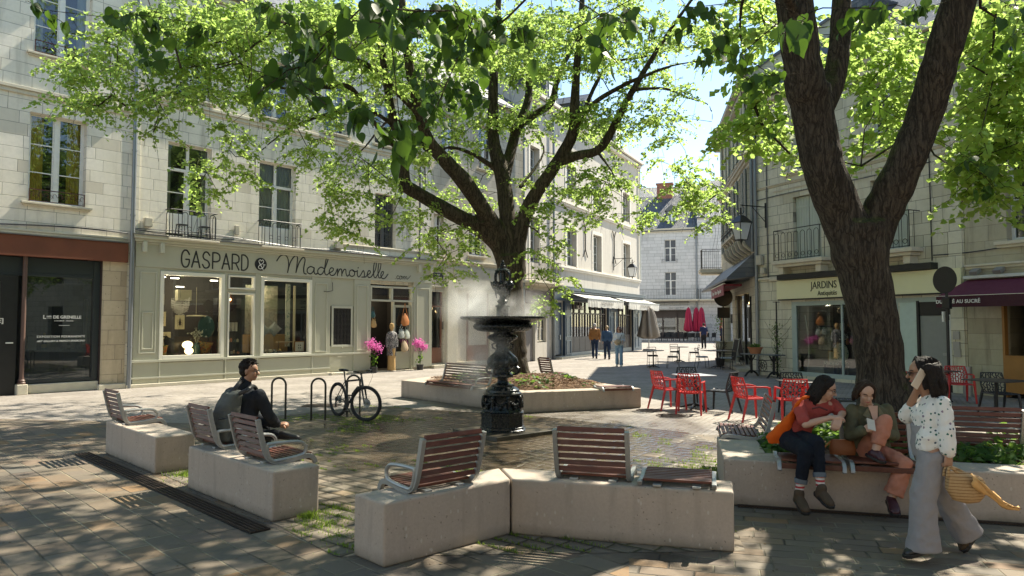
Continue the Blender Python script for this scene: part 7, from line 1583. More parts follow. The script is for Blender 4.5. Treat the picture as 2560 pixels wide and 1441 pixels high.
lm = good('table_lamp', 'glowing double disc lamp low in the first display window', 'lamp', 1.93, .12, .84)
b = MB(); b.ball((-.03, 0, .36), (.17, .05, .12), 20, 10); b.build('upper_globe', 'lamp_warm', lm, smooth=True); b = MB(); b.ball((.02, 0, .17), (.14, .05, .11), 20, 10); b.build('lower_globe', 'lamp_warm', lm, smooth=True); b = MB(); b.lathe([(.07, 0), (.07, .06)], 16); b.build('base', 'black_metal', lm)
lm = good('round_lamp', 'small glowing round lamp at the left edge of the first display window', 'lamp', 1.10, .25, 1.68)
b = MB(); b.ball((0, 0, .1), .10, 16, 10); b.build('globe', 'lamp_warm', lm, smooth=True); b = MB(); b.lathe([(.07, -.2), (.09, -.1), (.04, 0)], 14); b.build('base', 'shutter', lm); b = MB(); b.box(-.15, .2, -.1, .1, -.23, -.2); b.build('shelf', 'black_metal', lm)
MT['bug'] = MT['brown_dark']
for s, z, l in ((1.22, 2.0, 'left beetle print on a cream rounded card'), (1.80, 1.90, 'middle beetle print on a cream rounded card under the shell chandelier'), (1.38, 1.38, 'lowest beetle print on a cream rounded card')):
    t = good('insect_print', l, 'picture', s, .45, z, 'beetle prints in the window'); b = MB(); b.box(-.15, .15, 0, .012, -.22, .22); b.build('card', 'cream_card', t, bevel=.004)
    b = MB(); b.ball((0, -.006, -.02), (.035, .006, .09), 10, 6); b.ball((0, -.006, .09), (.022, .006, .025), 8, 6)
    for sg in (-1, 1):
        for k in range(3): b.tube([(0, -.005, .05-k*.06), (sg*.06, -.005, .07-k*.07), (sg*.09, -.005, .0-k*.08+.02)], .004, 4)
        b.tube([(0, -.005, .1), (sg*.03, -.005, .17)], .003, 4)
    b.build('beetle', 'bug', t)
ch = good('shell_chandelier', 'white chandelier of hanging shell strings in the first display window', 'chandelier', 1.85, .55, 2.55); b = MB(); b.tube([(0, 0, .12), (0, 0, .9)], .006, 4); b.build('cord', 'black_metal', ch); b = MB()
for k in range(90): a = k*2.4; r_ = .27*math.sqrt((k+.5)/90); z_ = -.45*(1-(r_/.27)**2)*.6-.18; q = rng.uniform(0, .1); [b.ball((r_*math.cos(a), r_*math.sin(a), z_+j*.07+q), .014, 5, 4) for j in range(4)]
b.build('shells', 'curtain_white', ch)
b = MB(); b.ball((0, 0, 0), (.28, .04, .36), 24, 12); single(b, 'round_mirror', 'dark green oval disc leaning at the right of the first display window', 'mirror', 2.72, .6, 1.75, 'teal', smooth=True)
for s, z, l in ((1.2, 2.6, 'left square paper lampshade'), (2.05, 2.75, 'right tall square paper lampshade')): b = MB(); b.box(-.22, .22, -.1, .1, -.16, .18); single(b, 'paper_lampshade', l+' hanging in the first display window', 'lampshade', s, .8, z, plain('paper_shade_dim', (.38, .36, .26), .8, bump=0), 'paper lampshades')
vs_ = good('vase_of_flowers', 'dark blue vase with pale eucalyptus stems in the first display window', 'vase', 2.28, .3, .85); b = MB(); b.lathe([(.08, 0), (.11, .1), (.10, .3), (.06, .36), (.08, .4)], 18); b.build('vase', 'teal', vs_, smooth=True)
b = MB(); [b.tube([(0, 0, .35), (.1*math.cos(k), .05*math.sin(k), .6), (.2*math.cos(k*1.7), .1*math.sin(k), .62+.05*k)], .006, 4) for k in range(6)]; b.build('stems', 'shutter', vs_); pos = rng.normal(0, 1, (60, 3))*(.12, .06, .08)+(0, 0, .68); leaves_mesh('leaves', pos, rng.normal(0, 1, pos.shape), rng.normal(0, 1, pos.shape), np.full(60, .07), 'shutter', vs_)
b = MB(); b.tube([(0, 0, 0), (0, 0, .9)], .005, 4); b.lathe([(.3, -.03), (.27, 0), (.02, .015)], 24); single(b, 'pendant_lamp', 'flat cream pendant lamp hanging in the first display window', 'lamp', 2.38, .6, 2.12, 'cream_card')
# narrow bay: shelving with vases and a lit star lamp
sh = good('shelf_unit', 'dark shelving with goods in the narrow glazed bay', 'shelf', 3.5, .75, .8); b = MB()
for z_ in (.02, .42, .78, 1.15, 1.55): b.box(-.42, .42, -.15, .15, z_, z_+.02)
b.build('shelves', 'black_metal', sh); b = MB(); b.box(-.42, -.40, -.15, .15, 0, 1.9); b.box(.40, .42, -.15, .15, 0, 1.9); b.build('uprights', 'black_metal', sh)
for k in range(6): b = MB(); b.lathe([(.05, 0), (.055, .28), (.05, .3)], 12); single(b, 'ceramic_vase', ORD[k]+' speckled pale cylinder vase from the left on the shelf', 'vase', 3.2+k*.12, .72, 1.60, 'curtain_white', 'row of cylinder vases', smooth=True)
for k in range(14): b = MB(); m_ = ['linen', 'terracotta', 'teal', 'cream_card', 'alu'][k % 5]; b.lathe([(.03, 0), (.045, .04+.02*(k % 3)), (.02, .09+.02*(k % 3))], 10); single(b, 'trinket', ORD[k % 7]+' trinket pot from the left on the '+('lowest' if k < 7 else 'second lowest')+' shelf of the narrow bay', 'trinket', 3.15+(k % 7)*.115, .62+.05*(k % 2), .84 if k < 7 else 1.24, m_, 'trinkets in the narrow bay', smooth=True)
for k, (s, z) in enumerate(((3.28, 1.42), (3.34, 1.5), (3.22, 1.34))): b = MB(); b.ball((0, 0, 0), .035, 8, 6); single(b, 'candle_light', ORD[k]+' tiny orange lit candle cup in the narrow bay', 'lamp', s, .55, z, 'lamp_hot', 'candle lights')
st_ = good('star_lamp', 'lit brass star shaped lamp high in the narrow bay', 'lamp', 3.45, .5, 2.65); b = MB(); b.ball((0, 0, 0), .045, 10, 8); b.build('bulb', 'lamp_hot', st_); b = MB()
for k in range(20): a = k*math.pi/10; b.tube([(.07*math.cos(a), .03, .07*math.sin(a)), (.17*math.cos(a), .03, .17*math.sin(a))], [.008, .002], 4)
b.build('rays', 'leather_orange', st_)
# second display window
lb = NB('tapestry_landscape'); v = lb.obj(); n1 = lb.noise(v, 2.2, 5, .6); n2 = lb.noise(v, 11, 5, .7); zz = lb.n('SeparateXYZ', {0: v}).outputs[2]
lc = lb.ramp(lb.m('ADD', lb.m('MULTIPLY', zz, .45), n1), [(.45, (.30, .27, .20)), (.6, (.16, .17, .11)), (.75, (.36, .34, .26)), (.95, (.12, .16, .10)), (1, (.30, .34, .30))]); lc = lb.mix(lb.ramp(n2, [(.5, 0), (.62, .7)]), lc, (.08, .10, .06)); lb.bsdf(lc, .8); MT['tapestry'] = lb.mat
b = MB(); b.box(-.62, .62, 0, .01, -.85, .85); single(b, 'tapestry', 'grey green landscape wall hanging in the second display window', 'wall hanging', 4.95, 1.1, 2.35, 'tapestry')
b = MB(); b.box(-.75, .75, -.2, .2, 0, .62)
for k in range(4): b.box(-.72+k*.37, -.38+k*.37, -.215, -.201, .05, .58)
single(b, 'cane_cabinet', 'cane fronted wooden cabinet behind the zebra cushions', 'cabinet', 5.05, .98, .86, 'wicker', bevel=.004)
tc2 = NB('strip_teal_pattern'); v = tc2.obj(); vo = tc2.n('TexVoronoi', {'Vector': v, 'Scale': 14.0}).outputs[0]; tc2.bsdf(tc2.ramp(vo, [(.2, (.08, .2, .19)), (.3, (.50, .52, .42))], 'CONSTANT'), .8); MT['strip'] = tc2.mat
b = MB(); b.box(-.09, .09, 0, .02, -1.1, 1.1); single(b, 'fabric_strip', 'long cream fabric strip with teal spots in the second display window', 'fabric', 5.62, .5, 2.15, 'strip')
b = MB(); b.box(-.035, .035, 0, .05, -1.2, 1.2); single(b, 'white_post', 'cream upright post at the right of the second display window', 'post', 5.86, .45, 2.0, 'cream_card')
cf_ = good('framed_print', 'small framed print of four dark leaves at the window corner', 'picture', 5.86, .12, .98); b = MB(); b.box(-.20, .20, 0, .03, -.12, .26); b.build('frame', 'orange_wood', cf_, bevel=.004); b = MB(); b.box(-.17, .17, -.006, -.001, -.09, .23); b.build('card', 'letter_white', cf_); b = MB(); [b.ball((sx*.035, -.01, .07+sz*.045), (.02, .004, .026), 8, 5) for sx in (-1, 1) for sz in (-1, 1)]; b.build('leaf_motif', 'letter_black', cf_)
tb_ = good('side_table', 'small wire side table with a pennant in the second display window', 'table', 5.4, .3, .85); b = MB(); b.box(-.28, .28, -.1, .1, .36, .38); b.build('table_top', 'cream_card', tb_); b = MB(); [b.tube([(sx*.26, 0, 0), (sx*.26, 0, .36)], .008, 5) for sx in (-1, 1)]; b.build('legs', 'black_metal', tb_); b = MB(); b.add([(-.1, -.11, .36), (.1, -.11, .36), (.0, -.11, .22)], [(0, 1, 2)]); b.build('pennant', 'linen', tb_)
for k in range(5): b = MB(); b.lathe([(.05, 0), (.08, .06), (.05, .12)], 12); single(b, 'glass_bowl', ORD[k]+' small bowl from the left along the second display window floor', 'bowl', 4.45+k*.17, .22, .86, ['teal', 'linen', 'cream_card', 'alu', 'floral'][k], 'bowls in the second display window', smooth=True)
# entrance: dressed mannequin, bags, flower pots
mq = good('dress_form', 'dress form in a grey patterned tunic standing in the shop doorway', 'mannequin', 9.72, -.25, 0)
b = MB(); b.lathe([(.16, .05), (.15, .5), (.17, .9)], 16); b.build('wicker_base', 'wicker', mq, smooth=True)
b = MB(); b.lathe([(.19, .62), (.17, .8), (.20, 1.05), (.17, 1.25), (.21, 1.42), (.16, 1.52), (.07, 1.56)], 24, rf=lambda th, i, r: r*(1+.06*math.sin(5*th+i))*(1 if abs(math.cos(th)) > .5 else .8)); b.tube([(-.19, 0, 1.46), (-.24, -.02, 1.2), (-.22, -.03, .95)], [.06, .06, .07], 8); b.tube([(.19, 0, 1.46), (.24, -.02, 1.2), (.22, -.03, .95)], [.06, .06, .07], 8); b.build('tunic', 'paisley', mq, smooth=True)
b = MB(); b.lathe([(.05, 1.53), (.05, 1.62), (.085, 1.68), (.095, 1.78), (.07, 1.86), (.02, 1.88)], 18); b.build('head', 'wicker', mq, smooth=True)
def bag(s, y, z, sc, mat, label, drop=.3):
    t = good('shoulder_bag', label, 'bag', s, y, z, 'bags hanging at the shop door'); b = MB(); b.lathe([(.05*sc, -.19*sc), (.15*sc, -.16*sc), (.175*sc, -.06*sc), (.12*sc, .08*sc), (.05*sc, .17*sc), (.02*sc, .22*sc)], 18, rf=lambda th, i, r: r*(1+.08*math.sin(3*th+i))); b.v = [(x, y_*.38, z_) for x, y_, z_ in b.v]; b.build('pouch', mat, t, smooth=True); b = MB(); b.tube([(-.13*sc, 0, .05), (0, 0, drop*sc+.1), (.13*sc, 0, .05)], .016, 6); b.build('strap', mat, t)
bag(10.5, -.12, 2.0, 1.25, 'leather_orange', 'bright orange leather bag hung highest on the open door', .45); bag(10.3, -.14, 1.45, 1.0, 'zebra', 'striped shoulder bag hung under the orange bag'); bag(10.62, -.10, 1.42, 1.0, 'shutter', 'sage fabric bag hung right of the striped bag'); bag(10.45, -.16, .95, 1.1, 'linen', 'tan slouchy bag hung lowest on the door', .4); bag(8.95, -.1, 1.85, .8, 'wicker', 'small tan bag on the left door jamb'); bag(8.92, -.08, 2.2, .7, 'teal', 'small dark blue bag on the left door jamb')
for k in range(9): b = MB(); b.box(-.03, .03, -.02, .02, -.35, .35); single(b, 'hanging_scarf', ORD[k]+' folded scarf from the left inside the dark doorway', 'scarf', 9.05+k*.07, 1.0, 1.55 if k % 2 else 1.2, ['burgundy', 'curtain_yellow', 'teal'][k % 3], 'scarves inside the doorway')
for s, z in ((9.05, 3.0), (9.1, 2.55)): b = MB(); b.ball((0, 0, 0), (.2, .2, .16 if z > 2.8 else .2), 18, 12); single(b, 'paper_lantern', 'upper round paper lantern in the doorway transom' if z > 2.8 else 'lower round paper lantern inside the doorway', 'paper lantern', s, .6, z, 'cream_card', 'paper lanterns', smooth=True)
for s, l in ((8.72, 'pink magenta flower pot left of the shop doorway'), (11.05, 'pink magenta flower pot right of the shop doorway')):
    t = good('flower_pot', l, 'flower pot', s, -.42, 0, 'pink flower pots at the door'); b = MB(); b.lathe([(.12, 0), (.15, .22), (.13, .22)], 16); b.build('pot', 'black_plastic', t, smooth=True)
    b = MB(); [b.tube(crom([(0, 0, .2), (.05*math.cos(k), .05*math.sin(k), .6), (.2*math.cos(k*1.3), .12*math.sin(k*1.3), .95+.06*(k % 4))], 3), .007, 4) for k in range(7)]; b.build('stems', 'ivy', t)
    pos = np.vstack([rng.normal(0, 1, (70, 3))*(.08, .08, .07)+(.2*math.cos(k*1.3), .12*math.sin(k*1.3), .9+.08*(k % 4)) for k in range(7)]); leaves_mesh('blossom', pos, rng.normal(0, 1, pos.shape), rng.normal(0, 1, pos.shape), np.full(len(pos), .055), 'petal', t)
    pos = rng.normal(0, 1, (30, 3))*(.08, .08, .12)+(0, 0, .5); leaves_mesh('leaves', pos, rng.normal(0, 1, pos.shape), rng.normal(0, 1, pos.shape), np.full(30, .09), 'leaf_dark', t)
# gallery window: two plinths, bottles, a white display box
for s, l in ((-1.95, 'left dark grey display pedestal in the gallery window'), (-1.12, 'right dark grey display pedestal in the gallery window')): b = MB(); b.box(-.24, .24, -.2, .2, 0, 1.1); single(b, 'pedestal', l, 'pedestal', s, .75, .03, plain('pedestal_grey', (.15, .15, .16), .6, bump=.05), 'gallery pedestals', bevel=.004)
def bottle(s, y, z, l, foil, body='black_metal', sc=1.0):
    t = good('wine_bottle', l, 'bottle', s, y, z, 'sparkling wine bottles in the gallery'); b = MB(); b.lathe([(.042*sc, 0), (.046*sc, .02*sc), (.046*sc, .17*sc), (.02*sc, .25*sc), (.016*sc, .3*sc)], 18); b.build('glass_body', body, t, smooth=True); b = MB(); b.lathe([(.022*sc, .24*sc), (.019*sc, .33*sc), (.021*sc, .34*sc)], 14); b.build('foil', foil, t, smooth=True); b = MB(); b.lathe([(.0475*sc, .05*sc), (.0475*sc, .12*sc)], 18); b.build('label', foil, t)
bottle(-1.82, .62, 1.132, 'tall sparkling wine bottle with golden foil on the left pedestal', 'curtain_yellow', sc=1.35); bottle(-1.22, .62, 1.132, 'shorter bottle with pale label on the right pedestal', 'alu', sc=.95); bottle(-.98, .62, 1.132, 'dark bottle at the right of the right pedestal', 'black_metal', sc=1.2)
b = MB(); b.box(-.09, .09, -.06, .06, 0, .38); single(b, 'gift_box', 'pale grey gift box left of the golden foiled bottle', 'box', -2.1, .65, 1.132, 'white', bevel=.003)
b = MB(); b.box(-.02, .02, -.1, .1, 0, 1.3); single(b, 'light_panel', 'narrow white upright panel in the gallery window', 'panel', -.80, .7, 1.25, 'white')
b = MB(); b.box(-.5, .0, .0, .03, 0, 3.0); b.box(-.35, .0, -.3, .0, 0, .62); single(b, 'partition', 'grey partition with a low block at the right of the gallery window', 'partition', -.70, 1.2, .03, plain('partition_grey', (.30, .30, .29), .7, bump=0))
# balcony stools
for s, l in ((1.5, 'low dark stool at the left of the first balcony'), (2.2, 'black stool at the right of the first balcony')):
    t = good('stool', l, 'stool', s, -.2, 4.45, 'balcony stools'); b = MB(); b.box(-.14, .14, -.12, .12, .40, .43); b.build('seat', 'black_plastic', t, bevel=.005)
    for sx in (-1, 1):
        for sy in (-1, 1): b = MB(); b.tube([(sx*.16, sy*.12, 0), (sx*.12, sy*.1, .40)], .015, 5); b.build('leg', 'black_plastic', t)
# ================================================================ ANTIQUE SHOP GOODS (house F)
Fu_ = Vector((.4, -.916, 0)).normalized(); Fn_ = Vector((-.916, -.4, 0)).normalized()
def inF(s, y, z): v = F0+Fu_*s-Fn_*y; return (v.x, v.y, z)
def goodF(name, label, cat, s, y, z, group=None): return thing(name, label, cat, inF(s, y, z), FA, group)
t = goodF('mirror_cabinet', 'dark carved cabinet with a bright mirror in the antique shop', 'cabinet', 3.55, 1.1, .12); b = MB(); b.box(-.7, .7, -.2, .2, 0, 1.05); b.box(-.62, -.5, -.1, .1, 1.05, 1.9); b.box(.5, .62, -.1, .1, 1.05, 1.9); b.prism([(-.62, 1.9), (.62, 1.9), (.4, 2.2), (0, 2.32), (-.4, 2.2)], -.1, .1, 'y'); b.build('body', 'brown_dark', t, bevel=.02); b = MB(); b.box(-.48, .48, -.03, 0, 1.15, 1.85); mm = NB('mirror_silver'); mm.bsdf((.8, .8, .8), .03, 1); b.build('mirror', mm.mat, t)
t = goodF('upholstered_armchair', 'spotted teal armchair in the antique shop window', 'chair', 2.95, .6, .12); b = MB(); b.ball((0, .2, .75), (.32, .08, .35), 16, 10); b.build('backrest', 'strip', t, smooth=True); b = MB(); b.box(-.3, .3, -.25, .25, .38, .48); b.build('seat', 'strip', t, bevel=.03); [MB().tube([(sx*.27, sy*.22, 0), (sx*.27, sy*.22, .4)], .02, 6).build('leg', 'brown_dark', t) for sx in (-1, 1) for sy in (-1, 1)]
for s, z, w_, h_, l in ((2.25, 1.35, .35, .42, 'large dim painting at the left in the antique shop'), (2.95, 1.75, .13, .16, 'small framed butterfly print in the antique shop'), (2.5, .72, .17, .23, 'gilt framed portrait low in the antique shop window')):
    t = goodF('framed_picture', l, 'picture', s, .9, z, 'pictures in the antique shop'); b = MB(); b.box(-w_, w_, 0, .03, -h_, h_); b.build('frame', 'brown_dark' if z > 1 else 'orange_wood', t, bevel=.006); b = MB(); b.box(-w_+.04, w_-.04, -.006, -.001, -h_+.04, h_-.04); b.build('picture', 'tapestry' if w_ > .3 else 'cream_card', t)
b = MB(); b.box(-.35, .35, -.15, .15, 0, .3); o = b.build('white_box', 'canvas_grey'); o.location = inF(2.35, .45, .12); o.rotation_euler = (0, 0, FA); tag(o, 'pale wooden chest on the floor of the antique shop window', 'chest')
b = MB(); b.tube(crom([(-.05, 0, 0), (.03, 0, .6), (.0, 0, 1.4), (-.08, 0, 2.0)], 5), .022, 8); o = b.build('curved_pole', 'curtain_white', smooth=True); o.location = inF(2.05, .3, .15); tag(o, 'pale curved pole standing at the left of the antique shop window', 'pole')
t = goodF('flower_vase', 'small vase of white flowers on the antique cabinet', 'vase', 2.98, .95, 1.17); b = MB(); b.lathe([(.05, 0), (.08, .1), (.04, .16)], 14); b.build('vase', 'teal', t, smooth=True); pos = rng.normal(0, .055, (70, 3))+(0, 0, .24); leaves_mesh('blossom', pos, rng.normal(0, 1, pos.shape), rng.normal(0, 1, pos.shape), np.full(70, .05), 'curtain_white', t)
for k in range(6): b = MB(); b.lathe([(.04, 0), (.06, .08), (.03, .16), (.04, .2)], 12); o = b.build('ornament', ['terracotta', 'linen', 'teal', 'alu', 'brown_dark', 'cream_card'][k], smooth=True); o.location = inF(3.15+k*.15, .9, 1.17); tag(o, ORD[k]+' small antique vase from the left on the mirror cabinet', 'vase', 'ornaments on the antique cabinet')
for k in range(3): b = MB(); b.box(-.05, .05, -.1, .1, 0, .5); o = b.build('record_crate', 'black_metal'); o.location = inF(4.3+k*.14, .5, .15); o.rotation_euler = (0, 0, FA); tag(o, ORD[k]+' dark upright album case from the left in the antique window', 'case', 'album cases')
# shop C: shelves of bottles
for q_, z_ in enumerate((.95, 1.35, 1.75)): b = MB(); b.box(-.3, .3, -.12, .12, 0, .02); single(b, 'bottle_shelf', ORD[q_]+' glass shelf from below in the narrow brown shop window', 'shelf', 12.4, .6, z_, 'alu', 'bottle shelves')
for k in range(15): b = MB(); b.lathe([(.03, 0), (.03, .12), (.012, .17)], 8); single(b, 'small_bottle', ORD[k % 5]+' little bottle on the '+ORD[k//5]+' shelf from below in the brown window', 'bottle', 12.18+(k % 5)*.11, .55, .972+.4*(k//5), ['alu', 'curtain_white', 'teal'][k % 3], 'little bottles', smooth=True)
# string lights post by corner balcony
# ================================================================ PEOPLE
MT['skin'] = plain('skin_fair', (.50, .30, .215), .5, var=.07, sc=12, bump=.05, bsc=150, bd=.001)
MT['skin_tan'] = plain('skin_tanned', (.36, .19, .12), .5, var=.08, sc=12, bump=.05, bsc=150, bd=.001)
MT['hair_black'] = plain('hair_near_black', (.014, .010, .008), .62, var=.4, sc=30, bump=.9, bsc=70, bd=.012, spec=.2); MT['hair_brown'] = plain('hair_dark_brown', (.040, .024, .016), .62, var=.4, sc=30, bump=.9, bsc=70, bd=.012, spec=.2)
MT['hair_grey'] = plain('hair_grey', (.38, .36, .34), .6, var=.2, bump=.4); MT['hair_blond'] = plain('hair_sandy', (.34, .24, .14), .6, var=.2, bump=.4); MT['hair_red'] = plain('hair_auburn', (.16, .05, .025), .5, var=.2, bump=.4)
def fabric(name, col, **kw): return plain(name, col, .85, var=kw.get('var', .12), sc=kw.get('sc', 9), bump=.7, bsc=kw.get('bsc', 14), spec=.2, bd=.02)
fbm = NB('blouse_white_floral'); v = fbm.obj(); vo = fbm.n('TexVoronoi', {'Vector': v, 'Scale': 34.0, 'Randomness': 1.0}); d_ = vo.outputs[0]; sxx = fbm.n('SeparateXYZ', {0: vo.outputs[1]})
n_ = fbm.noise(v, 70, 2); mk = fbm.m('MULTIPLY', fbm.ramp(fbm.m('ADD', d_, fbm.m('MULTIPLY', fbm.m('SUBTRACT', n_, .5), .5)), [(.28, 1), (.34, 0)]), fbm.m('GREATER_THAN', sxx.outputs[0], .45))
cc_ = fbm.ramp(sxx.outputs[1], [(0, (.02, .12, .09)), (.55, (.03, .07, .10)), (.8, (.22, .16, .22))], 'CONSTANT')
fbm.bsdf(fbm.mix(mk, (.72, .70, .66), cc_), .8, 0, fbm.bump(fbm.noise(v, 13, 3), .5, .015), .2); MT['blouse'] = fbm.mat
sk = NB('socks_red_white_stripes'); v = sk.obj(); wz = sk.n('SeparateXYZ', {0: v}).outputs[2]; sk.bsdf(sk.ramp(sk.m('FRACT', sk.m('MULTIPLY', wz, 26.0)), [(0, (.60, .56, .52)), (.5, (.42, .03, .04))], 'CONSTANT'), .85); MT['socks'] = sk.mat
MT['shoe_brown'] = plain('suede_dark_brown', (.07, .044, .024), .8, bump=.1); MT['shoe_black'] = plain('leather_black', (.018, .017, .017), .4, bump=.05); MT['shoe_maroon'] = plain('leather_maroon', (.05, .012, .018), .4, bump=.05); MT['shoe_pale'] = plain('canvas_shoe', (.5, .47, .42), .8, bump=.05)
def cap(b, a, c, ra, rc, n=14, mid=None):
    a, c = Vector(a), Vector(c)
    if mid is not None: b.tube([a, (a+c)/2, c], [ra, mid, rc], n)
    else: b.tube([a, c], [ra, rc], n)
    b.ball(a, ra*.995, n, 8); b.ball(c, rc*.995, n, 8)
def rings(b, L, n=22):
    """L: (centre, half-width vector, half-depth vector)"""
    vs = []; fs = []
    for c, ax, ay in L:
        for j in range(n):
            t = 2*math.pi*j/n; k = (abs(math.cos(t))**4+abs(math.sin(t))**4)**-.12; vs.append(Vector(c)+Vector(ax)*math.cos(t)*k+Vector(ay)*math.sin(t)*k)
    for i in range(len(L)-1):
        for j in range(n): fs.append((i*n+j, i*n+(j+1) % n, (i+1)*n+(j+1) % n, (i+1)*n+j))
    fs += [tuple(range(n-1, -1, -1)), tuple(range((len(L)-1)*n, len(L)*n))]; b.add(vs, fs)
def piece(name, b, mat, parent, vox=.012, sm=3, disp=0, dsc=.08):
    o = b.build(name, mat, parent, smooth=True, ang=3); remesh(o, vox, sm)
    if disp:
        tx = bpy.data.textures.get('folds%d' % int(dsc*1000)) or bpy.data.textures.new('folds%d' % int(dsc*1000), 'CLOUDS'); tx.noise_scale = dsc; tx.noise_depth = 1
        m = o.modifiers.new('folds', 'DISPLACE'); m.texture = tx; m.strength = disp; m.mid_level = .5; m.texture_coords = 'LOCAL'
    return o
def frame(c, f, up=(0, 0, 1)):
    f = Vector(f).normalized(); x = f.cross(Vector(up)).normalized(); z = x.cross(f); M_ = Matrix((x, f, z)).transposed().to_4x4(); M_.translation = Vector(c); return M_
def head(b, M_, s=1.0):
    b.M = M_ @ Matrix.Scale(s, 4)
    b.ball((0, -.012, .032), (.074, .094, .084), 20, 14); b.ball((0, .028, -.035), (.055, .060, .072), 18, 12); b.ball((0, .060, -.086), (.026, .022, .020), 10, 8); b.ball((0, .03, .035), (.064, .058, .05), 14, 10)
    b.tube([(0, .080, .014), (0, .098, -.008), (0, .112, -.028)], [.007, .010, .014], 8); b.ball((0, .108, -.030), (.016, .012, .010), 8, 6)
    for sx in (-1, 1): b.ball((sx*.074, -.006, -.012), (.010, .018, .030), 8, 8); b.ball((sx*.034, .062, -.028), (.022, .018, .02), 8, 6)
    b.tube([(-.03, .078, .022), (0, .086, .02), (.03, .078, .022)], .009, 6); b.ball((0, .082, -.056), (.022, .012, .008), 8, 6); b.ball((0, .080, -.066), (.018, .012, .007), 8, 6)
    b.M = None
def facebits(M_, t, s=1.0, hair='hair_black', glasses=None, open_=True, lip=(.36, .10, .09)):
    def nb(): q = MB(); q.M = M_ @ Matrix.Scale(s, 4); return q
    b = nb()
    if open_:
        for sx in (-1, 1): b.ball((sx*.031, .078, .004), (.013, .008, .006), 10, 6)
        b.build('eyes', 'letter_white', t, smooth=True); b = nb()
        for sx in (-1, 1): b.ball((sx*.031, .0835, .003), (.006, .005, .0055), 8, 6)
        b.build('iris', 'brown_dark', t, smooth=True); b = nb()
    for sx in (-1, 1): b.tube([(sx*.016, .0865, .023), (sx*.033, .083, .029), (sx*.05, .070, .022)], .0035, 5); b.tube([(sx*.018, .085, .009), (sx*.031, .087, .0105), (sx*.045, .077, .007)], .0022, 5)
    b.build('eyebrows', hair, t, smooth=True); b = nb()
    b.tube([(-.024, .082, -.060), (0, .0935, -.059), (.024, .082, -.060)], .0048, 6)
    b.build('lips', plain('lip_tone', lip, .5, bump=0), t, smooth=True)
    if glasses:
        b = nb()
        for sx in (-1, 1): b.tube([(sx*.032+.021*math.cos(a), .096, .002+.017*math.sin(a)) for a in [2*math.pi*k/14 for k in range(15)]], .0022, 5); b.tube([(sx*.053, .094, .006), (sx*.072, .0, .008)], .002, 5)
        b.tube([(-.011, .096, .004), (.011, .096, .004)], .002, 5)
        if glasses == 'sun': [b.ball((sx*.032, .094, .002), (.022, .004, .018), 12, 6) for sx in (-1, 1)]
        b.build('glasses', 'black_metal', t, smooth=True)
def hand(b, w_, d, nrm, curl=.5, side=1, s=1.0, thumb=.6):
    """palm + five separate fingers; nrm = back of the hand; fingers curl towards -nrm"""
    d = Vector(d).normalized(); nrm = Vector(nrm); nrm = (nrm-d*nrm.dot(d)).normalized(); x = d.cross(nrm)*side; w_ = Vector(w_)
    for k in range(4): q = (k-1.5)*.0195*s; b.tube([w_+x*q*.6, w_+x*q+d*.045*s, w_+x*q*1.05+d*.085*s], [.016*s, .0135*s, .0105*s], 8)
    for k, (L, q) in enumerate(((.066, -1.5), (.078, -.5), (.074, .5), (.056, 1.5))):
        p = w_+x*q*.0205*s+d*.083*s; a = 0; pts = [p]
        for j, f in enumerate((.45, .30, .25)): a += curl*(.9+.12*k)*(1 if j else .8); p = p+(d*math.cos(a)-nrm*math.sin(a)+x*q*.03)*L*f*s; pts.append(p)
        b.tube(pts, [.0098*s, .009*s, .0082*s, .0068*s], 8); b.ball(pts[-1], .0068*s, 8, 6)
    p0 = w_-x*.024*s+d*.022*s; p1 = p0-x*.022*s*thumb+d*.026*s-nrm*.012*s; p2 = p1-x*.008*s*thumb+d*.026*s-nrm*.014*s*curl; p3 = p2+d*.02*s-nrm*.014*s*curl
    b.tube([p0, p1, p2, p3], [.015*s, .0115*s, .0098*s, .0075*s], 8); b.ball(p3, .0075*s, 8, 6)
def shoe(a, toe, h, mat, t, boot=.0, vox=.008):
    a, toe = Vector(a), Vector(toe); d = (toe-a); L = d.length; u = d.normalized(); up = (Vector((0, 0, 1))-u*u.z).normalized(); s_ = u.cross(up); b = MB()
    heel = a-u*.055; rings(b, [(heel+up*.0-up*h+up*.02, s_*.026, up*.022), (heel+u*.03-up*h+up*.04, s_*.040, up*.044), (a+u*.05-up*h+up*.042, s_*.043, up*.046), (a+u*(L*.6)-up*h+up*.034, s_*.049, up*.035), (toe-u*.015-up*h+up*.026, s_*.043, up*.027), (toe+u*.01-up*h+up*.018, s_*.018, up*.014)], 16)
    if boot: cap(b, a-up*h*.6, a+up*boot, .050, .049)
    piece('shoe', b, mat, t, vox, 2); b = MB()
    rings(b, [(heel-u*.006-up*h-up*.012, s_*.03, u*.004), (heel-u*.006-up*h+up*.008, s_*.03, u*.004)], 8); q = []
    b = MB(); k = [(heel-u*.016, .024), (heel+u*.02, .043), (a+u*.06, .044), (a+u*L*.62, .053), (toe-u*.005, .045), (toe+u*.02, .02)]
    P_ = [c+s_*r-up*h for c, r in k]+[c-s_*r-up*h for c, r in k[::-1]]; n = len(P_); b.add([p-up*.008 for p in P_]+[p+up*.018 for p in P_], [tuple(range(n-1, -1, -1)), tuple(range(n, 2*n))]+[(i, (i+1) % n, n+(i+1) % n, n+i) for i in range(n)]); b.build('sole', 'shoe_black', t, bevel=.003)
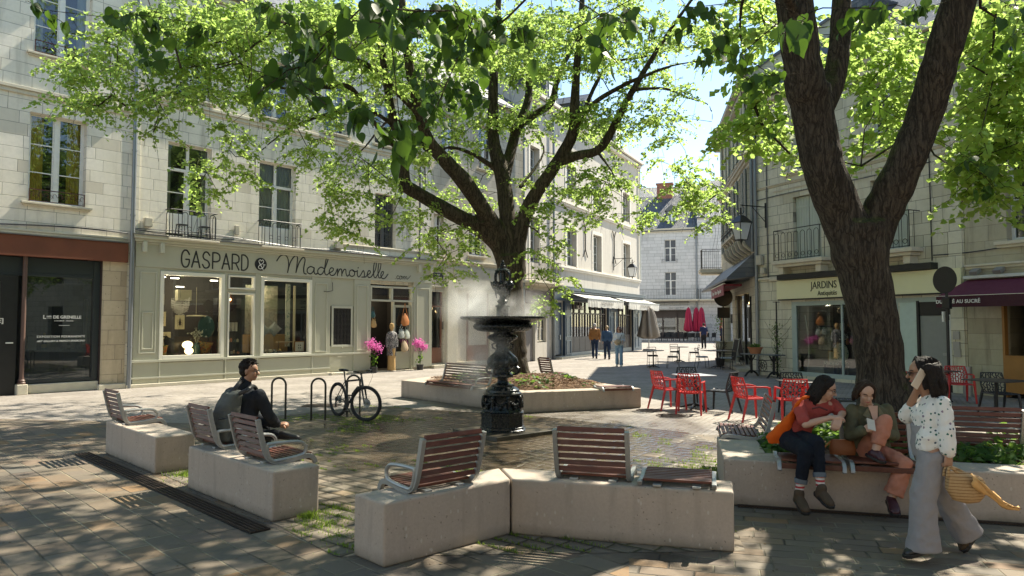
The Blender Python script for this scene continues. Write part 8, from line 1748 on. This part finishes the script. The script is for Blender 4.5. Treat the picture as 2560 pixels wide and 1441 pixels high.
def hair_shell(M_, t, mat, style, s=1.0, vox=.009):
    b = MB(); b.M = M_ @ Matrix.Scale(s, 4); b.ball((0, -.028, .048), (.083, .090, .080), 18, 12)
    if style == 'short': b.ball((0, -.04, .0), (.078, .070, .075), 14, 10); b.ball((0, .035, .088), (.05, .04, .022), 10, 6)
    if style in ('bob', 'long', 'big'):  # strands
        L = {'bob': -.105, 'long': -.17, 'big': -.19}[style]; k = 1.25 if style == 'big' else 1.0
        for i in range(15):
            a = math.pi*(.02+.96*i/14)+math.pi; x, y = .078*k*math.cos(a), -.02+.088*k*math.sin(a)*.9
            b.tube(crom([(x*.8, y*.8, .06), (x*1.06, y*1.05, .0), (x*(1.12+.1*math.sin(i*2)), y*1.1, L*.6), (x*(1.0+.12*math.sin(i*3)), y*1.02-.006*math.sin(i*5), L-.02*math.sin(i*4))], 3), [.030*k, .030*k, .030*k, .028, .026, .026, .024, .022, .018, .012], 7)
        if style != 'long':
            for sx in (-1, 1): b.tube(crom([(sx*.01, .02, .122), (sx*.058, .035, .08), (sx*.080, .018, .0), (sx*.084, .012, L*.7)], 3), [.015]*7+[.016, .014, .01], 7)
        else:
            for sx in (-1, 1): b.tube(crom([(sx*.0, .035, .118), (sx*.05, .045, .085), (sx*.076, .012, .01), (sx*.082, -.012, L*.5)], 3), [.012]*7+[.013, .012, .01], 7)
    h_ = piece('hair', b, mat, t, vox, 1, disp=.012, dsc=.025)
    if vox < .012:
        b = MB(); b.M = M_ @ Matrix.Scale(s, 4); rr_ = random.Random(5)
        for i in range(130):
            a = rr_.uniform(.02, math.pi*.98)+math.pi; k_ = rr_.uniform(.98, 1.1)*(1.2 if style == 'big' else 1.03); x, y = .080*k_*math.cos(a), -.02+.088*k_*math.sin(a); z0 = rr_.uniform(.04, .12); c_ = math.sqrt(max(.05, 1-((z0-.04)/.10)**2))
            if style == 'short':
                x0 = rr_.uniform(-.07, .07); y0 = rr_.uniform(-.10, .055); z0 = .045+.085*math.sqrt(max(0, 1-(x0/.085)**2-((y0+.02)/.10)**2)); b.tube([(x0, y0, z0-.01), (x0*1.05, y0+.012, z0+.014), (x0*1.1, y0+.03, z0+.012)], [.005, .004, .001], 4); continue
            Lx = L*rr_.uniform(.75, 1.12); w1 = rr_.uniform(-.014, .014)
            b.tube(crom([(x*c_, y*c_, z0), (x*1.08, y*1.08, 0), (x*1.12+w1, y*1.1+w1, Lx*.6), (x*1.05-w1, y*1.04+w1, Lx)], 3), [.005]*7+[.004, .003, .001], 4)
        b.build('hair_strands', mat, h_, smooth=True)
    return h_
class Fig:
    def __init__(s, label, loc, D, face, skin='skin', s_=1.0, vox=.008, group=None):
        s.t = thing('person', label, 'person', loc, 0, group); s.loc = Vector(loc); s.D = D; s.sk = skin; s.k = s_; s.vox = vox; s.J = {}; s.face = face; s.body = MB()
    def j(s, name, px, py, dd=0): s.J[name] = at(px, py, s.D+dd)-s.loc; return s.J[name]
    def trunk(s, b, g=1.0, shirt=0.0, side=None):
        J = s.J; sL, sR, pv, nk = J['sL'], J['sR'], J['pv'], J['nk']; X = (sR-sL); w_ = X.length/2; X.normalize(); ch = (sL+sR)/2; ax = (ch-pv); up = ax.normalized(); F = up.cross(X).normalized(); hx = (J['hR']-J['hL']); hx = hx.normalized() if hx.length > .01 else X; e = shirt; k = s.k
        rings(b, [(pv-up*.06, hx*(.13*k+e), F*(.10*k+e)), (pv+up*.04, hx*(.155*k+e)*g, F*(.115*k+e)), (pv+ax*.40, (X+hx)/2*(.125*k+e)*g, F*(.095*k+e)), (pv+ax*.68, X*(.145*k+e), F*(.115*k+e)), (pv+ax*.88, X*(w_*.92+e), F*(.105*k+e)), (ch+up*.02, X*(w_*.95+e*.5), F*(.072*k+e)), (ch+up*.055+(nk-ch)*.25, X*(.085*k), F*(.06*k))])
    def build_body(s, hands=True, hd=None):
        J, b, k = s.J, s.body, s.k; s.trunk(b); cap(b, J['nk'], J['hd']-Vector((0, 0, .05)), .056*k, .050*k)
        cap(b, (J['sL']+J['sR'])/2, J['nk'], .075*k, .056*k)
        for c in 'LR':
            cap(b, J['s'+c], J['e'+c], .050*k, .038*k); cap(b, J['e'+c], J['w'+c], .038*k, .025*k, mid=.034*k); cap(b, J['h'+c], J['k'+c], .082*k, .052*k); cap(b, J['k'+c], J['a'+c], .052*k, .034*k, mid=.05*k)
            if hd and c in hd: hand(b, J['w'+c], *hd[c])
            b.tube([J['a'+c], J['a'+c]+(J['t'+c]-J['a'+c])*.45-Vector((0, 0, .02))], [.032*k, .018*k], 8)
        s.M = frame(J['hd'], s.face[0], s.face[1]); head(b, s.M, k); return piece('body', b, s.sk, s.t, s.vox, 2)
def sleeves(F_, b, r0, r1, upto=1.0, only='LR', e=.0):
    for c in only:
        J = F_.J; cap(b, J['s'+c], J['e'+c] if upto >= .5 else J['s'+c]+(J['e'+c]-J['s'+c])*upto*2, r0, (r0+r1)/2 if upto >= .5 else r0*.96)
        if upto > .5: cap(b, J['e'+c], J['e'+c]+(J['w'+c]-J['e'+c])*min(1, (upto-.5)*2), (r0+r1)/2, r1)
# ---- walking woman
W_ = Fig('woman in white floral blouse and wide grey jeans walking left, phone at her ear', (3.32, 5.72, 0), 5.72, ((-.93, .30, -.10), (0, 0, 1)), 'skin_tan', 1.0, .0075)
W_.j('hd', 2305, 932, -.02); W_.j('nk', 2322, 988, .02); W_.j('sL', 2308, 1012, .14); W_.j('sR', 2356, 1012, -.15); W_.j('pv', 2328, 1110, 0)
W_.j('eL', 2266, 1040, .20); W_.j('wL', 2290, 980, .02); W_.j('eR', 2368, 1075, -.20); W_.j('wR', 2371, 1138, -.20); W_.j('hL', 2320, 1128, .09); W_.j('hR', 2334, 1128, -.08)
W_.j('kL', 2362, 1240, .10); W_.j('aL', 2420, 1337, .12); W_.j('tL', 2398, 1368, .12); W_.j('kR', 2308, 1250, -.10); W_.j('aR', 2308, 1362, -.10); W_.j('tR', 2262, 1376, -.12)
W_.build_body(hd={'L': ((.10, -.10, 1), (-.6, .7, 0), .85, 1, .92), 'R': ((-.05, 0, -1), (.25, -.9, 0), 1.1, 1, .95)})
facebits(W_.M, W_.t, 1, 'hair_black', 'sun', open_=False, lip=(.4, .08, .08))
b = MB(); W_.trunk(b, 1.05, .02); sleeves(W_, b, .062, .045, .86, 'R'); cap(b, W_.J['eR'], W_.J['eR']+(W_.J['wR']-W_.J['eR'])*.8, .058, .060); cap(b, W_.J['sL'], W_.J['eL'], .062, .064); cap(b, W_.J['eL'], W_.J['eL']+(W_.J['wL']-W_.J['eL'])*.35, .064, .05); ob = piece('blouse', b, 'blouse', W_.t, .009, 3, .022, .07)
b = MB(); J = W_.J; rings(b, [(J['pv']+Vector((-.005, 0, .15)), Vector((.118, 0, 0)), Vector((0, .14, 0))), (J['pv']+Vector((.005, 0, .02)), Vector((.140, 0, 0)), Vector((0, .16, 0))), (J['pv']+Vector((.01, 0, -.10)), Vector((.125, 0, 0)), Vector((0, .16, 0)))])
for c in 'LR':
    kd = (J['k'+c]-J['h'+c]); a = J['a'+c]+Vector((0, 0, -.03 if c == 'R' else .0)); sd = Vector((1, 0, 0)); ax = (a-J['k'+c]).normalized(); sx = (sd-ax*sd.dot(ax)).normalized(); yy = Vector((0, 1, 0))
    rings(b, [(J['h'+c], sx*.105, yy*.10), (J['h'+c]+kd*.5, sx*.100, yy*.095), (J['k'+c], sx*.088, yy*.085), (J['k'+c]+(a-J['k'+c])*.5, sx*.098, yy*.09), (a, sx*(.125 if c == 'R' else .115), yy*.10), (a+ax*.012, sx*(.125 if c == 'R' else .115), yy*.10)], 20)
ob = piece('jeans', b, fabric('denim_grey', (.26, .245, .25), bsc=9), W_.t, .010, 2, .028, .10)
hair_shell(W_.M, W_.t, 'hair_black', 'big', 1.02)
shoe(J['aR']+Vector((0, 0, .0)), J['tR'], .05, 'shoe_black', W_.t); shoe(J['aL'], J['tL'], .04, 'shoe_brown', W_.t)
b = MB(); q = J['wR']+Vector((0, 0, .03)); [b.tube([q+Vector((.036*math.cos(a), .036*math.sin(a), -.014*k)) for a in [2*math.pi*i/14 for i in range(15)]], .005, 6) for k in range(3)]; b.build('bracelets', 'leather_orange', W_.t, smooth=True)
ph = thing('mobile_phone', 'pale phone held to the ear of the walking woman', 'phone', W_.loc+at(2297, 948, 5.60)-W_.loc, 0); b = MB(); b.cbox((0, 0, 0), (.075, .009, .155), (.15, .55, .35)); b.build('case', 'phone', ph, bevel=.006)
# straw bag swinging from her hand with a scarf
bg_ = thing('straw_bag', 'straw handbag with a trailing ochre scarf swinging from the walking woman’s hand', 'bag', at(2405, 1215, 5.5), 0); bg_['label'] = 'straw handbag with a trailing ochre scarf swinging from the hand of the walking woman'
b = MB(); rings(b, [(Vector((-.13, 0, .05)), Vector((.01, 0, .085)), Vector((0, .03, 0))), (Vector((-.06, 0, -.0)), Vector((.02, 0, .125)), Vector((0, .055, 0))), (Vector((.05, 0, -.02)), Vector((.02, 0, .135)), Vector((0, .085, 0))), (Vector((.15, 0, -.035)), Vector((.02, 0, .11)), Vector((0, .06, 0))), (Vector((.20, 0, -.04)), Vector((.01, 0, .06)), Vector((0, .02, 0)))], 24)
b.tube(crom([(-.14, -.02, .08), (-.13, -.02, .14), (-.11, -.02, .165), (-.04, -.02, .12), (.06, -.02, .10)], 4), .013, 8); b.tube(crom([(-.14, .03, .08), (-.13, .03, .14), (-.09, .03, .16), (-.0, .03, .13), (.10, .03, .07)], 4), .013, 8)
wk = NB('straw_woven'); v = wk.obj(); wz = wk.n('SeparateXYZ', {0: v}).outputs[2]; fr = wk.m('FRACT', wk.m('MULTIPLY', wz, 42.0)); wk.bsdf(wk.mix(wk.ramp(fr, [(.1, 1), (.3, 0)]), wk.mix(wk.noise(v, 60, 3), (.38, .225, .10), (.50, .34, .18)), (.20, .10, .03)), .7, 0, wk.bump(fr, .6, .01)); MT['straw'] = wk.mat
b.v = [tuple(q*.86 for q in p_) for p_ in b.v]; b.build('bag_body', 'straw', bg_, smooth=True)
b = MB(); vs = []; fs = []
for i in range(14):
    u = i/13; c = Vector((.02+.34*u, -.09, .06-.20*u-.06*math.sin(u*3)*u)); w_ = .045*(1-u*.75)
    for j in range(5): vs.append(c+Vector((.02*(j-2)*0, .018*math.sin(j*1.9+i*.9), (j-2)/2*w_)))
for i in range(13):
    for j in range(4): fs.append((i*5+j, i*5+j+1, i*5+j+6, i*5+j+5))
b.add(vs, fs); o = b.build('scarf', plain('silk_ochre', (.62, .34, .12), .6, var=.3, sc=20, bump=.2), bg_, smooth=True, ang=3); m = o.modifiers.new('thick', 'SOLIDIFY'); m.thickness = .012
# ---- man in rust t-shirt
A_ = Fig('man with long dark hair, rust t-shirt and dark jeans sitting on the planter', (2.98, 7.3, 0), 7.30, ((.86, -.36, -.36), (0, 0, 1)), 'skin', 1.0, .0075)
A_.j('hd', 2064, 972, -.05); A_.j('nk', 2044, 1002, 0); A_.j('sL', 1994, 1010, -.06); A_.j('sR', 2083, 1012, .06); A_.j('pv', 1978, 1092, .06)
A_.j('eL', 2014, 1062, -.24); A_.j('wL', 2078, 1044, -.26); A_.j('eR', 2106, 1034, -.08); A_.j('wR', 2098, 1046, -.28); A_.J['wR'] = A_.J['eR']+(A_.J['wR']-A_.J['eR'])*1.0
A_.j('hL', 1966, 1098, .0); A_.j('hR', 1990, 1096, .05); A_.j('kL', 2014, 1128, -.44); A_.j('aL', 1997, 1236, -.42); A_.j('tL', 2016, 1266, -.62); A_.j('kR', 2042, 1108, -.42); A_.j('aR', 2052, 1224, -.52); A_.j('tR', 2080, 1250, -.68)
A_.build_body(hd={'L': ((1, -.05, .05), (.1, -.2, 1), .45, 1, 1.0), 'R': ((-.35, -.25, -.55), (0, -.75, .5), .55, -1, 1.0)})
facebits(A_.M, A_.t, 1, 'hair_black', 'clear'); hair_shell(A_.M, A_.t, 'hair_black', 'long', 1.03)
b = MB(); A_.trunk(b, .98, .012); sleeves(A_, b, .064, .062, .40); ts = piece('t_shirt', b, fabric('cotton_rust_red', (.34, .062, .052)), A_.t, .009, 3, .022, .09)
b = MB(); b.tube([at(2030, 1022, 7.08)-A_.loc, at(2048, 1018, 7.05)-A_.loc, at(2068, 1026, 7.07)-A_.loc], .010, 6); b.build('shirt_print', plain('print_dark_red', (.10, .02, .02), .8, bump=0), A_.t)
J = A_.J; b = MB(); cap(b, J['pv']+Vector((0, 0, .05)), J['pv'], .135, .15)
for c in 'LR': cap(b, J['h'+c], J['k'+c], .100, .074); e_ = J['k'+c]+(J['a'+c]-J['k'+c])*.66; cap(b, J['k'+c], e_, .074, .054)
piece('jeans', b, fabric('denim_indigo', (.009, .012, .019), bsc=11), A_.t, .009, 3, .018, .08)
b = MB()
for c in 'LR': e_ = J['k'+c]+(J['a'+c]-J['k'+c])*.64; f_ = J['k'+c]+(J['a'+c]-J['k'+c])*.74; b.tube([e_, f_], .060, 18)
b.build('turn_ups', fabric('denim_turn_up', (.13, .15, .17)), A_.t, smooth=True, ang=.6)
b = MB()
for c in 'LR': cap(b, J['k'+c]+(J['a'+c]-J['k'+c])*.70, J['a'+c], .042, .040)
b.build('socks', 'socks', A_.t, smooth=True)
for c in 'LR': shoe(J['a'+c]-Vector((0, 0, .03)), J['t'+c]-Vector((0, 0, .03)), .045, 'shoe_brown', A_.t, boot=.045)
tn = NB('tattoo_ink'); v = tn.obj(); tn.bsdf(tn.ramp(tn.noise(v, 38, 3, .7), [(.46, (.05, .055, .06)), (.56, (.42, .27, .20))]), .5); tb2 = MB(); tb2.tube([J['sL']+(J['eL']-J['sL'])*u for u in (.55, .75, .95)], [.0485, .046, .042], 18, cap=False); tb2.build('tattoo', tn.mat, A_.t, smooth=True)
ob_ = thing('cloth_bag', 'bright orange cloth shoulder bag hanging behind the man in the rust t-shirt', 'bag', at(1955, 1075, 7.35), 0)
c0 = ob_.location; P = lambda px, py, d: at(px, py, d)-Vector(c0)
b = MB(); rings(b, [(P(1942, 1108, 7.3), Vector((.075, 0, 0)), Vector((0, .04, 0))), (P(1944, 1090, 7.3), Vector((.115, 0, .01)), Vector((0, .07, 0))), (P(1960, 1062, 7.28), Vector((.10, 0, .04)), Vector((0, .06, 0))), (P(1978, 1035, 7.26), Vector((.055, 0, .04)), Vector((0, .035, 0))), (P(1990, 1018, 7.2), Vector((.025, 0, .02)), Vector((0, .015, 0)))], 18); b.tube(crom([P(1986, 1024, 7.2), P(2002, 1000, 7.13), P(2018, 992, 7.2), P(2030, 996, 7.35)], 4), .020, 8, flat=(1, .6, 1)); piece('sack', b, fabric('cotton_bright_orange', (.62, .10, .012), bsc=10), ob_, .010, 3, .02, .08)
# ---- woman in green blazer
C_ = Fig('woman in olive green blazer and salmon trousers sitting on the planter looking at her phone', (3.66, 7.22, 0), 7.22, ((-.06, -.86, -.42), (0, 0, 1)), 'skin', .97, .0075)
C_.j('hd', 2164, 982, -.10); C_.j('nk', 2166, 1012, -.02); C_.j('sL', 2132, 1028, .0); C_.j('sR', 2216, 1027, .0); C_.j('pv', 2172, 1122, .08)
C_.j('eL', 2126, 1088, -.08); C_.j('wL', 2160, 1076, -.28); C_.j('eR', 2232, 1088, -.05); C_.j('wR', 2200, 1082, -.26); C_.j('hL', 2162, 1128, .0); C_.j('hR', 2190, 1128, .0)
C_.j('kL', 2212, 1054, -.30); C_.j('aL', 2186, 1134, -.34); C_.j('tL', 2212, 1146, -.42); C_.j('kR', 2262, 1160, -.42); C_.j('aR', 2228, 1250, -.38); C_.j('tR', 2240, 1278, -.56)
C_.build_body(hd={'L': ((.75, -.3, .5), (-.5, -.6, .2), .9, -1, .92), 'R': ((-.7, -.3, .4), (.4, -.6, .3), .8, 1, .92)})
facebits(C_.M, C_.t, .97, 'hair_brown', None, open_=False); hair_shell(C_.M, C_.t, 'hair_brown', 'bob', .98)
J = C_.J; b = MB(); C_.trunk(b, 1.12, .030); sleeves(C_, b, .072, .052, .94); b.ball(J['pv']+Vector((-.06, .0, -.04)), (.16, .13, .12), 14, 10); b.ball(J['pv']+Vector((.12, .03, -.06)), (.12, .10, .12), 14, 10)
bz = piece('blazer', b, fabric('wool_olive', (.10, .094, .056)), C_.t, .009, 3, .018, .08)
ch = (J['sL']+J['sR'])/2-Vector((.02, 0, 0))
b = MB(); b.add([ch+Vector((-.048, -.10, .06)), ch+Vector((.048, -.10, .06)), ch+Vector((.004, -.168, -.16)), ch+Vector((-.004, -.168, -.16))], [(0, 1, 2, 3)]); o = b.build('neckline', 'skin', C_.t); m = o.modifiers.new('thick', 'SOLIDIFY'); m.thickness = .01
b = MB(); [b.add([ch+Vector((sx*.05, -.118, .05)), ch+Vector((sx*.105, -.118, -.03)), ch+Vector((sx*.075, -.14, -.05)), ch+Vector((sx*.10, -.145, -.07)), ch+Vector((sx*.012, -.172, -.22)), ch+Vector((sx*.04, -.13, -.02))], [(0, 1, 2, 3, 4, 5)]) for sx in (-1, 1)]; o = b.build('lapels', fabric('wool_olive_lapel', (.15, .138, .085)), C_.t); m = o.modifiers.new('thick', 'SOLIDIFY'); m.thickness = .014
b = MB()
for c, r1 in (('L', .064), ('R', .088)): cap(b, J['h'+c], J['k'+c], .092, .070); e_ = J['k'+c]+(J['a'+c]-J['k'+c])*(.74 if c == 'L' else .84); b.tube([J['k'+c], (J['k'+c]+e_)/2, e_], [.071, .078, r1], 20)
piece('trousers', b, fabric('linen_salmon', (.46, .19, .125), bsc=10), C_.t, .009, 3, .026, .08)
for c in 'LR': shoe(J['a'+c], J['t'+c], .045, 'shoe_maroon', C_.t)
ph = thing('mobile_phone', 'pale phone in the hands of the woman in the green blazer', 'phone', at(2178, 1062, 6.86), 0); b = MB(); b.cbox((0, 0, 0), (.075, .009, .15), (-.9, .3, -.15)); b.build('case', 'phone', ph, bevel=.006)
hb_ = thing('handbag', 'tan leather handbag on the bench between the couple', 'bag', (3.33, 7.25, .535), -.2); b = MB(); rings(b, [(Vector((0, 0, 0)), Vector((.12, 0, 0)), Vector((0, .04, 0))), (Vector((0, 0, .06)), Vector((.13, 0, 0)), Vector((0, .055, 0))), (Vector((0, 0, .15)), Vector((.105, 0, 0)), Vector((0, .02, 0)))], 20); b.build('pouch', plain('leather_tan', (.30, .10, .035), .5, bump=.2), hb_, smooth=True, ang=.8); b = MB(); b.tube(crom([(-.11, 0, .13), (-.2, -.05, .06), (-.32, -.04, .01), (-.36, .02, .005)], 4), .009, 6); b.build('strap', 'leather_orange', hb_, smooth=True)
# ---- man with backpack
B_ = Fig('man in dark jacket with a grey backpack sitting on the left block', (-3.2, 8.3, 0), 8.3, ((.93, .02, -.05), (0, 0, 1)), 'skin_tan', 1.04, .009)
B_.j('hd', 623, 928, 0); B_.j('nk', 612, 962, .0); B_.j('sL', 578, 986, .15); B_.j('sR', 648, 990, -.05); B_.j('pv', 598, 1078, .02)
B_.j('eL', 640, 1045, .45); B_.j('wL', 690, 1062, .50); B_.j('eR', 672, 1040, .05); B_.j('wR', 694, 1062, .38); B_.j('hL', 590, 1088, .12); B_.j('hR', 618, 1090, .0)
B_.j('kL', 660, 1078, .55); B_.j('aL', 668, 1150, .75); B_.j('tL', 700, 1160, .85); B_.j('kR', 690, 1062, .20); B_.j('aR', 690, 1088, .42); B_.j('tR', 742, 1086, .36)
B_.J['aR'] = at(700, 1086, 8.55)-B_.loc; B_.J['tR'] = at(748, 1090, 8.5)-B_.loc; B_.J['kR'] = at(640, 1090, 8.65)-B_.loc
B_.build_body(hd={'R': ((.9, .1, .15), (0, -.3, 1), .8, 1, 1.05), 'L': ((.9, .0, 0), (0, 0, 1), .7, -1, 1.0)})
facebits(B_.M, B_.t, 1.04, 'hair_black', 'clear'); hair_shell(B_.M, B_.t, 'hair_black', 'short', 1.04)
J = B_.J; b = MB(); B_.trunk(b, 1.12, .04); sleeves(B_, b, .082, .052, .95); cap(b, J['nk']-Vector((0, 0, .02)), J['nk']+Vector((0, 0, .035)), .082, .072); piece('jacket', b, fabric('jacket_black_blue', (.022, .025, .032), bsc=12), B_.t, .010, 3, .022, .09)
b = MB()
for c in 'LR': cap(b, J['h'+c], J['k'+c], .105, .082); cap(b, J['k'+c], J['a'+c]-(J['a'+c]-J['k'+c])*.08, .08, .058)
piece('trousers', b, fabric('trousers_black', (.018, .02, .024)), B_.t, .010, 3, .016, .08)
shoe(J['aR'], J['tR'], .045, 'shoe_black', B_.t); shoe(J['aL'], J['tL'], .045, 'shoe_black', B_.t)
bp = thing('backpack', 'grey backpack on the back of the man in the dark jacket', 'backpack', at(563, 1045, 8.12), 0); c0 = Vector(bp.location); P = lambda px, py, d: at(px, py, d)-c0
rx, ry = Vector((.13, -.10, 0)), Vector((.065, .085, 0)); bm_ = fabric('nylon_grey_green', (.10, .105, .095), bsc=16)
b = MB(); rings(b, [(P(560, 1108, 8.15), rx*.85, ry*.7), (P(558, 1100, 8.15), rx*1.05, ry), (P(562, 1055, 8.12), rx*1.12, ry*1.15), (P(572, 1010, 8.1), rx*.98, ry), (P(582, 984, 8.1), rx*.8, ry*.8), (P(585, 976, 8.12), rx*.6, ry*.5)], 22); piece('pack', b, bm_, bp, .010, 3, .014, .07)
b = MB(); rings(b, [(P(556, 1102, 8.02), rx*.72, ry*.5), (P(556, 1070, 8.0), rx*.8, ry*.6), (P(560, 1045, 8.0), rx*.72, ry*.4)], 18); piece('front_pocket', b, bm_, bp, .010, 3)
b = MB(); b.tube(crom([P(575, 985, 8.05), P(590, 968, 8.08), P(600, 956, 8.15), P(606, 950, 8.3)], 4), .024, 8, flat=(1, .6, 1)); b.build('strap', 'black_plastic', bp, smooth=True); b = MB(); b.tube(crom([P(598, 985, 8.02), P(618, 975, 8.03), P(632, 966, 8.16), P(640, 972, 8.26)], 4), .024, 8, flat=(1, .6, 1)); b.build('strap', 'black_plastic', bp, smooth=True); b = MB(); b.tube([P(545, 1050, 7.94), P(566, 1046, 7.93), P(574, 1060, 7.93), P(572, 1092, 7.94)], .004, 5); b.build('zip', 'black_plastic', bp, smooth=True)
# ---- background people, walking or standing
def walker(label, px, foot, top, stride, heading, hairm, topm, botm, skin='skin', style='short', bag=None, lean=0, arm=0, group='people far down the street', shoem='shoe_black', s_w=1.0, hairs='short'):
    g = at(px, foot, 1); d = g.y*CAMZ/(CAMZ-g.z); loc = Vector((g.x*d, d, 0)); H_ = (foot-top)*d/FPX; f = Vector((math.cos(heading), math.sin(heading), 0)); r = Vector((f.y, -f.x, 0)); U = H_/1.75
    F_ = Fig(label, loc, d, ((f.x, f.y, -.05), (0, 0, 1)), skin, U, .018, group); P = lambda a, c, z: f*a*U+r*c*U+Vector((0, 0, z*U))
    F_.J = dict(hd=P(.04+lean, 0, 1.62), nk=P(lean*.8, 0, 1.47), sL=P(lean*.7, -.19*s_w, 1.42), sR=P(lean*.7, .19*s_w, 1.42), pv=P(0, 0, .98), hL=P(0, -.09, .93), hR=P(0, .09, .93), kL=P(.06+stride*.5, -.09, .5), kR=P(.04-stride*.35, .09, .5), aL=P(stride, -.09, .09), aR=P(-stride, .09, .10+.1*abs(stride)), tL=P(stride+.16, -.10, .03), tR=P(-stride+.15, .10, .04),
        eL=P(-.08-arm*.1, -.25*s_w, 1.14), wL=P(.05+arm*.22, -.22+arm*.08, .92+arm*.22), eR=P(.02-arm*.1, .25*s_w, 1.14), wR=P(.12+arm*.16, .22-arm*.1, .93+arm*.22))
    F_.build_body(hd={'L': ((.1, 0, -1), r, .5, 1, U), 'R': ((.1, 0, -1), -r, .5, -1, U)}); J = F_.J
    b = MB(); F_.trunk(b, 1.08, .035*U); sleeves(F_, b, .068*U, .050*U, .9 if style != 'tee' else .4); piece('top', b, topm, F_.t, .018, 2, .02, .1)
    b = MB(); cap(b, J['pv'], J['pv']-Vector((0, 0, .04)), .15*U, .15*U)
    for c in 'LR': cap(b, J['h'+c], J['k'+c], .098*U, .076*U); cap(b, J['k'+c], J['a'+c]+Vector((0, 0, .02)), .076*U, (.085 if style == 'wide' else .062)*U)
    piece('trousers', b, botm, F_.t, .018, 2, .015, .1)
    for c in 'LR': shoe(J['a'+c], J['t'+c], .05, shoem, F_.t, vox=.016)
    hair_shell(F_.M, F_.t, hairm, hairs, U*1.03, .016)
    if hairs != 'short' or bag: facebits(F_.M, F_.t, U, hairm, 'sun' if bag == 'front' else None)
    if bag == 'front': t2 = thing('belt_bag', 'tan crossbody bag in front of the auburn haired woman', 'bag', loc, 0); b = MB(); b.ball(P(.22, .05, 1.08), (.15*U, .10*U, .13*U), 14, 10); b.build('pouch', 'linen', t2, smooth=True); b = MB(); b.tube([P(.16, -.12, 1.4), P(.24, -.05, 1.2), P(.22, .03, 1.12)], .012*U, 6); b.build('strap', 'black_plastic', t2)
    return F_
denim = fabric('denim_mid_blue', (.045, .085, .15)); denim_l = fabric('denim_light_blue', (.20, .31, .42)); navy_f = fabric('denim_navy', (.018, .032, .065))
walker('grey haired man in tan jacket and blue jeans walking away past the navy restaurant', 1487, 897, 809, .24, R(80), 'hair_grey', fabric('suede_tan', (.27, .125, .045)), navy_f, lean=-.02)
walker('person in blue denim jacket walking away with a black shoulder strap', 1518, 899, 815, .16, R(88), 'hair_blond', denim, navy_f, lean=.08, shoem='shoe_brown')
walker('auburn haired woman in light shirt and pale jeans walking towards us', 1548, 917, 818, .14, R(-100), 'hair_red', fabric('cotton_pale_blue', (.55, .58, .60)), denim_l, style='wide', bag='front', arm=1.0, shoem='shoe_pale', hairs='bob', s_w=.92)
walker('man in navy t-shirt and black trousers standing with his back to us on the terrace', 1760, 872, 808, .03, R(92), 'hair_black', fabric('cotton_navy', (.015, .022, .06)), fabric('cotton_black', (.015, .015, .018)), style='tee')
walker('person in black jacket and cap beyond the sand coloured tub', 1808, 873, 812, .06, R(120), 'hair_red', fabric('jacket_ink', (.016, .02, .035)), fabric('cotton_black2', (.012, .012, .015)))
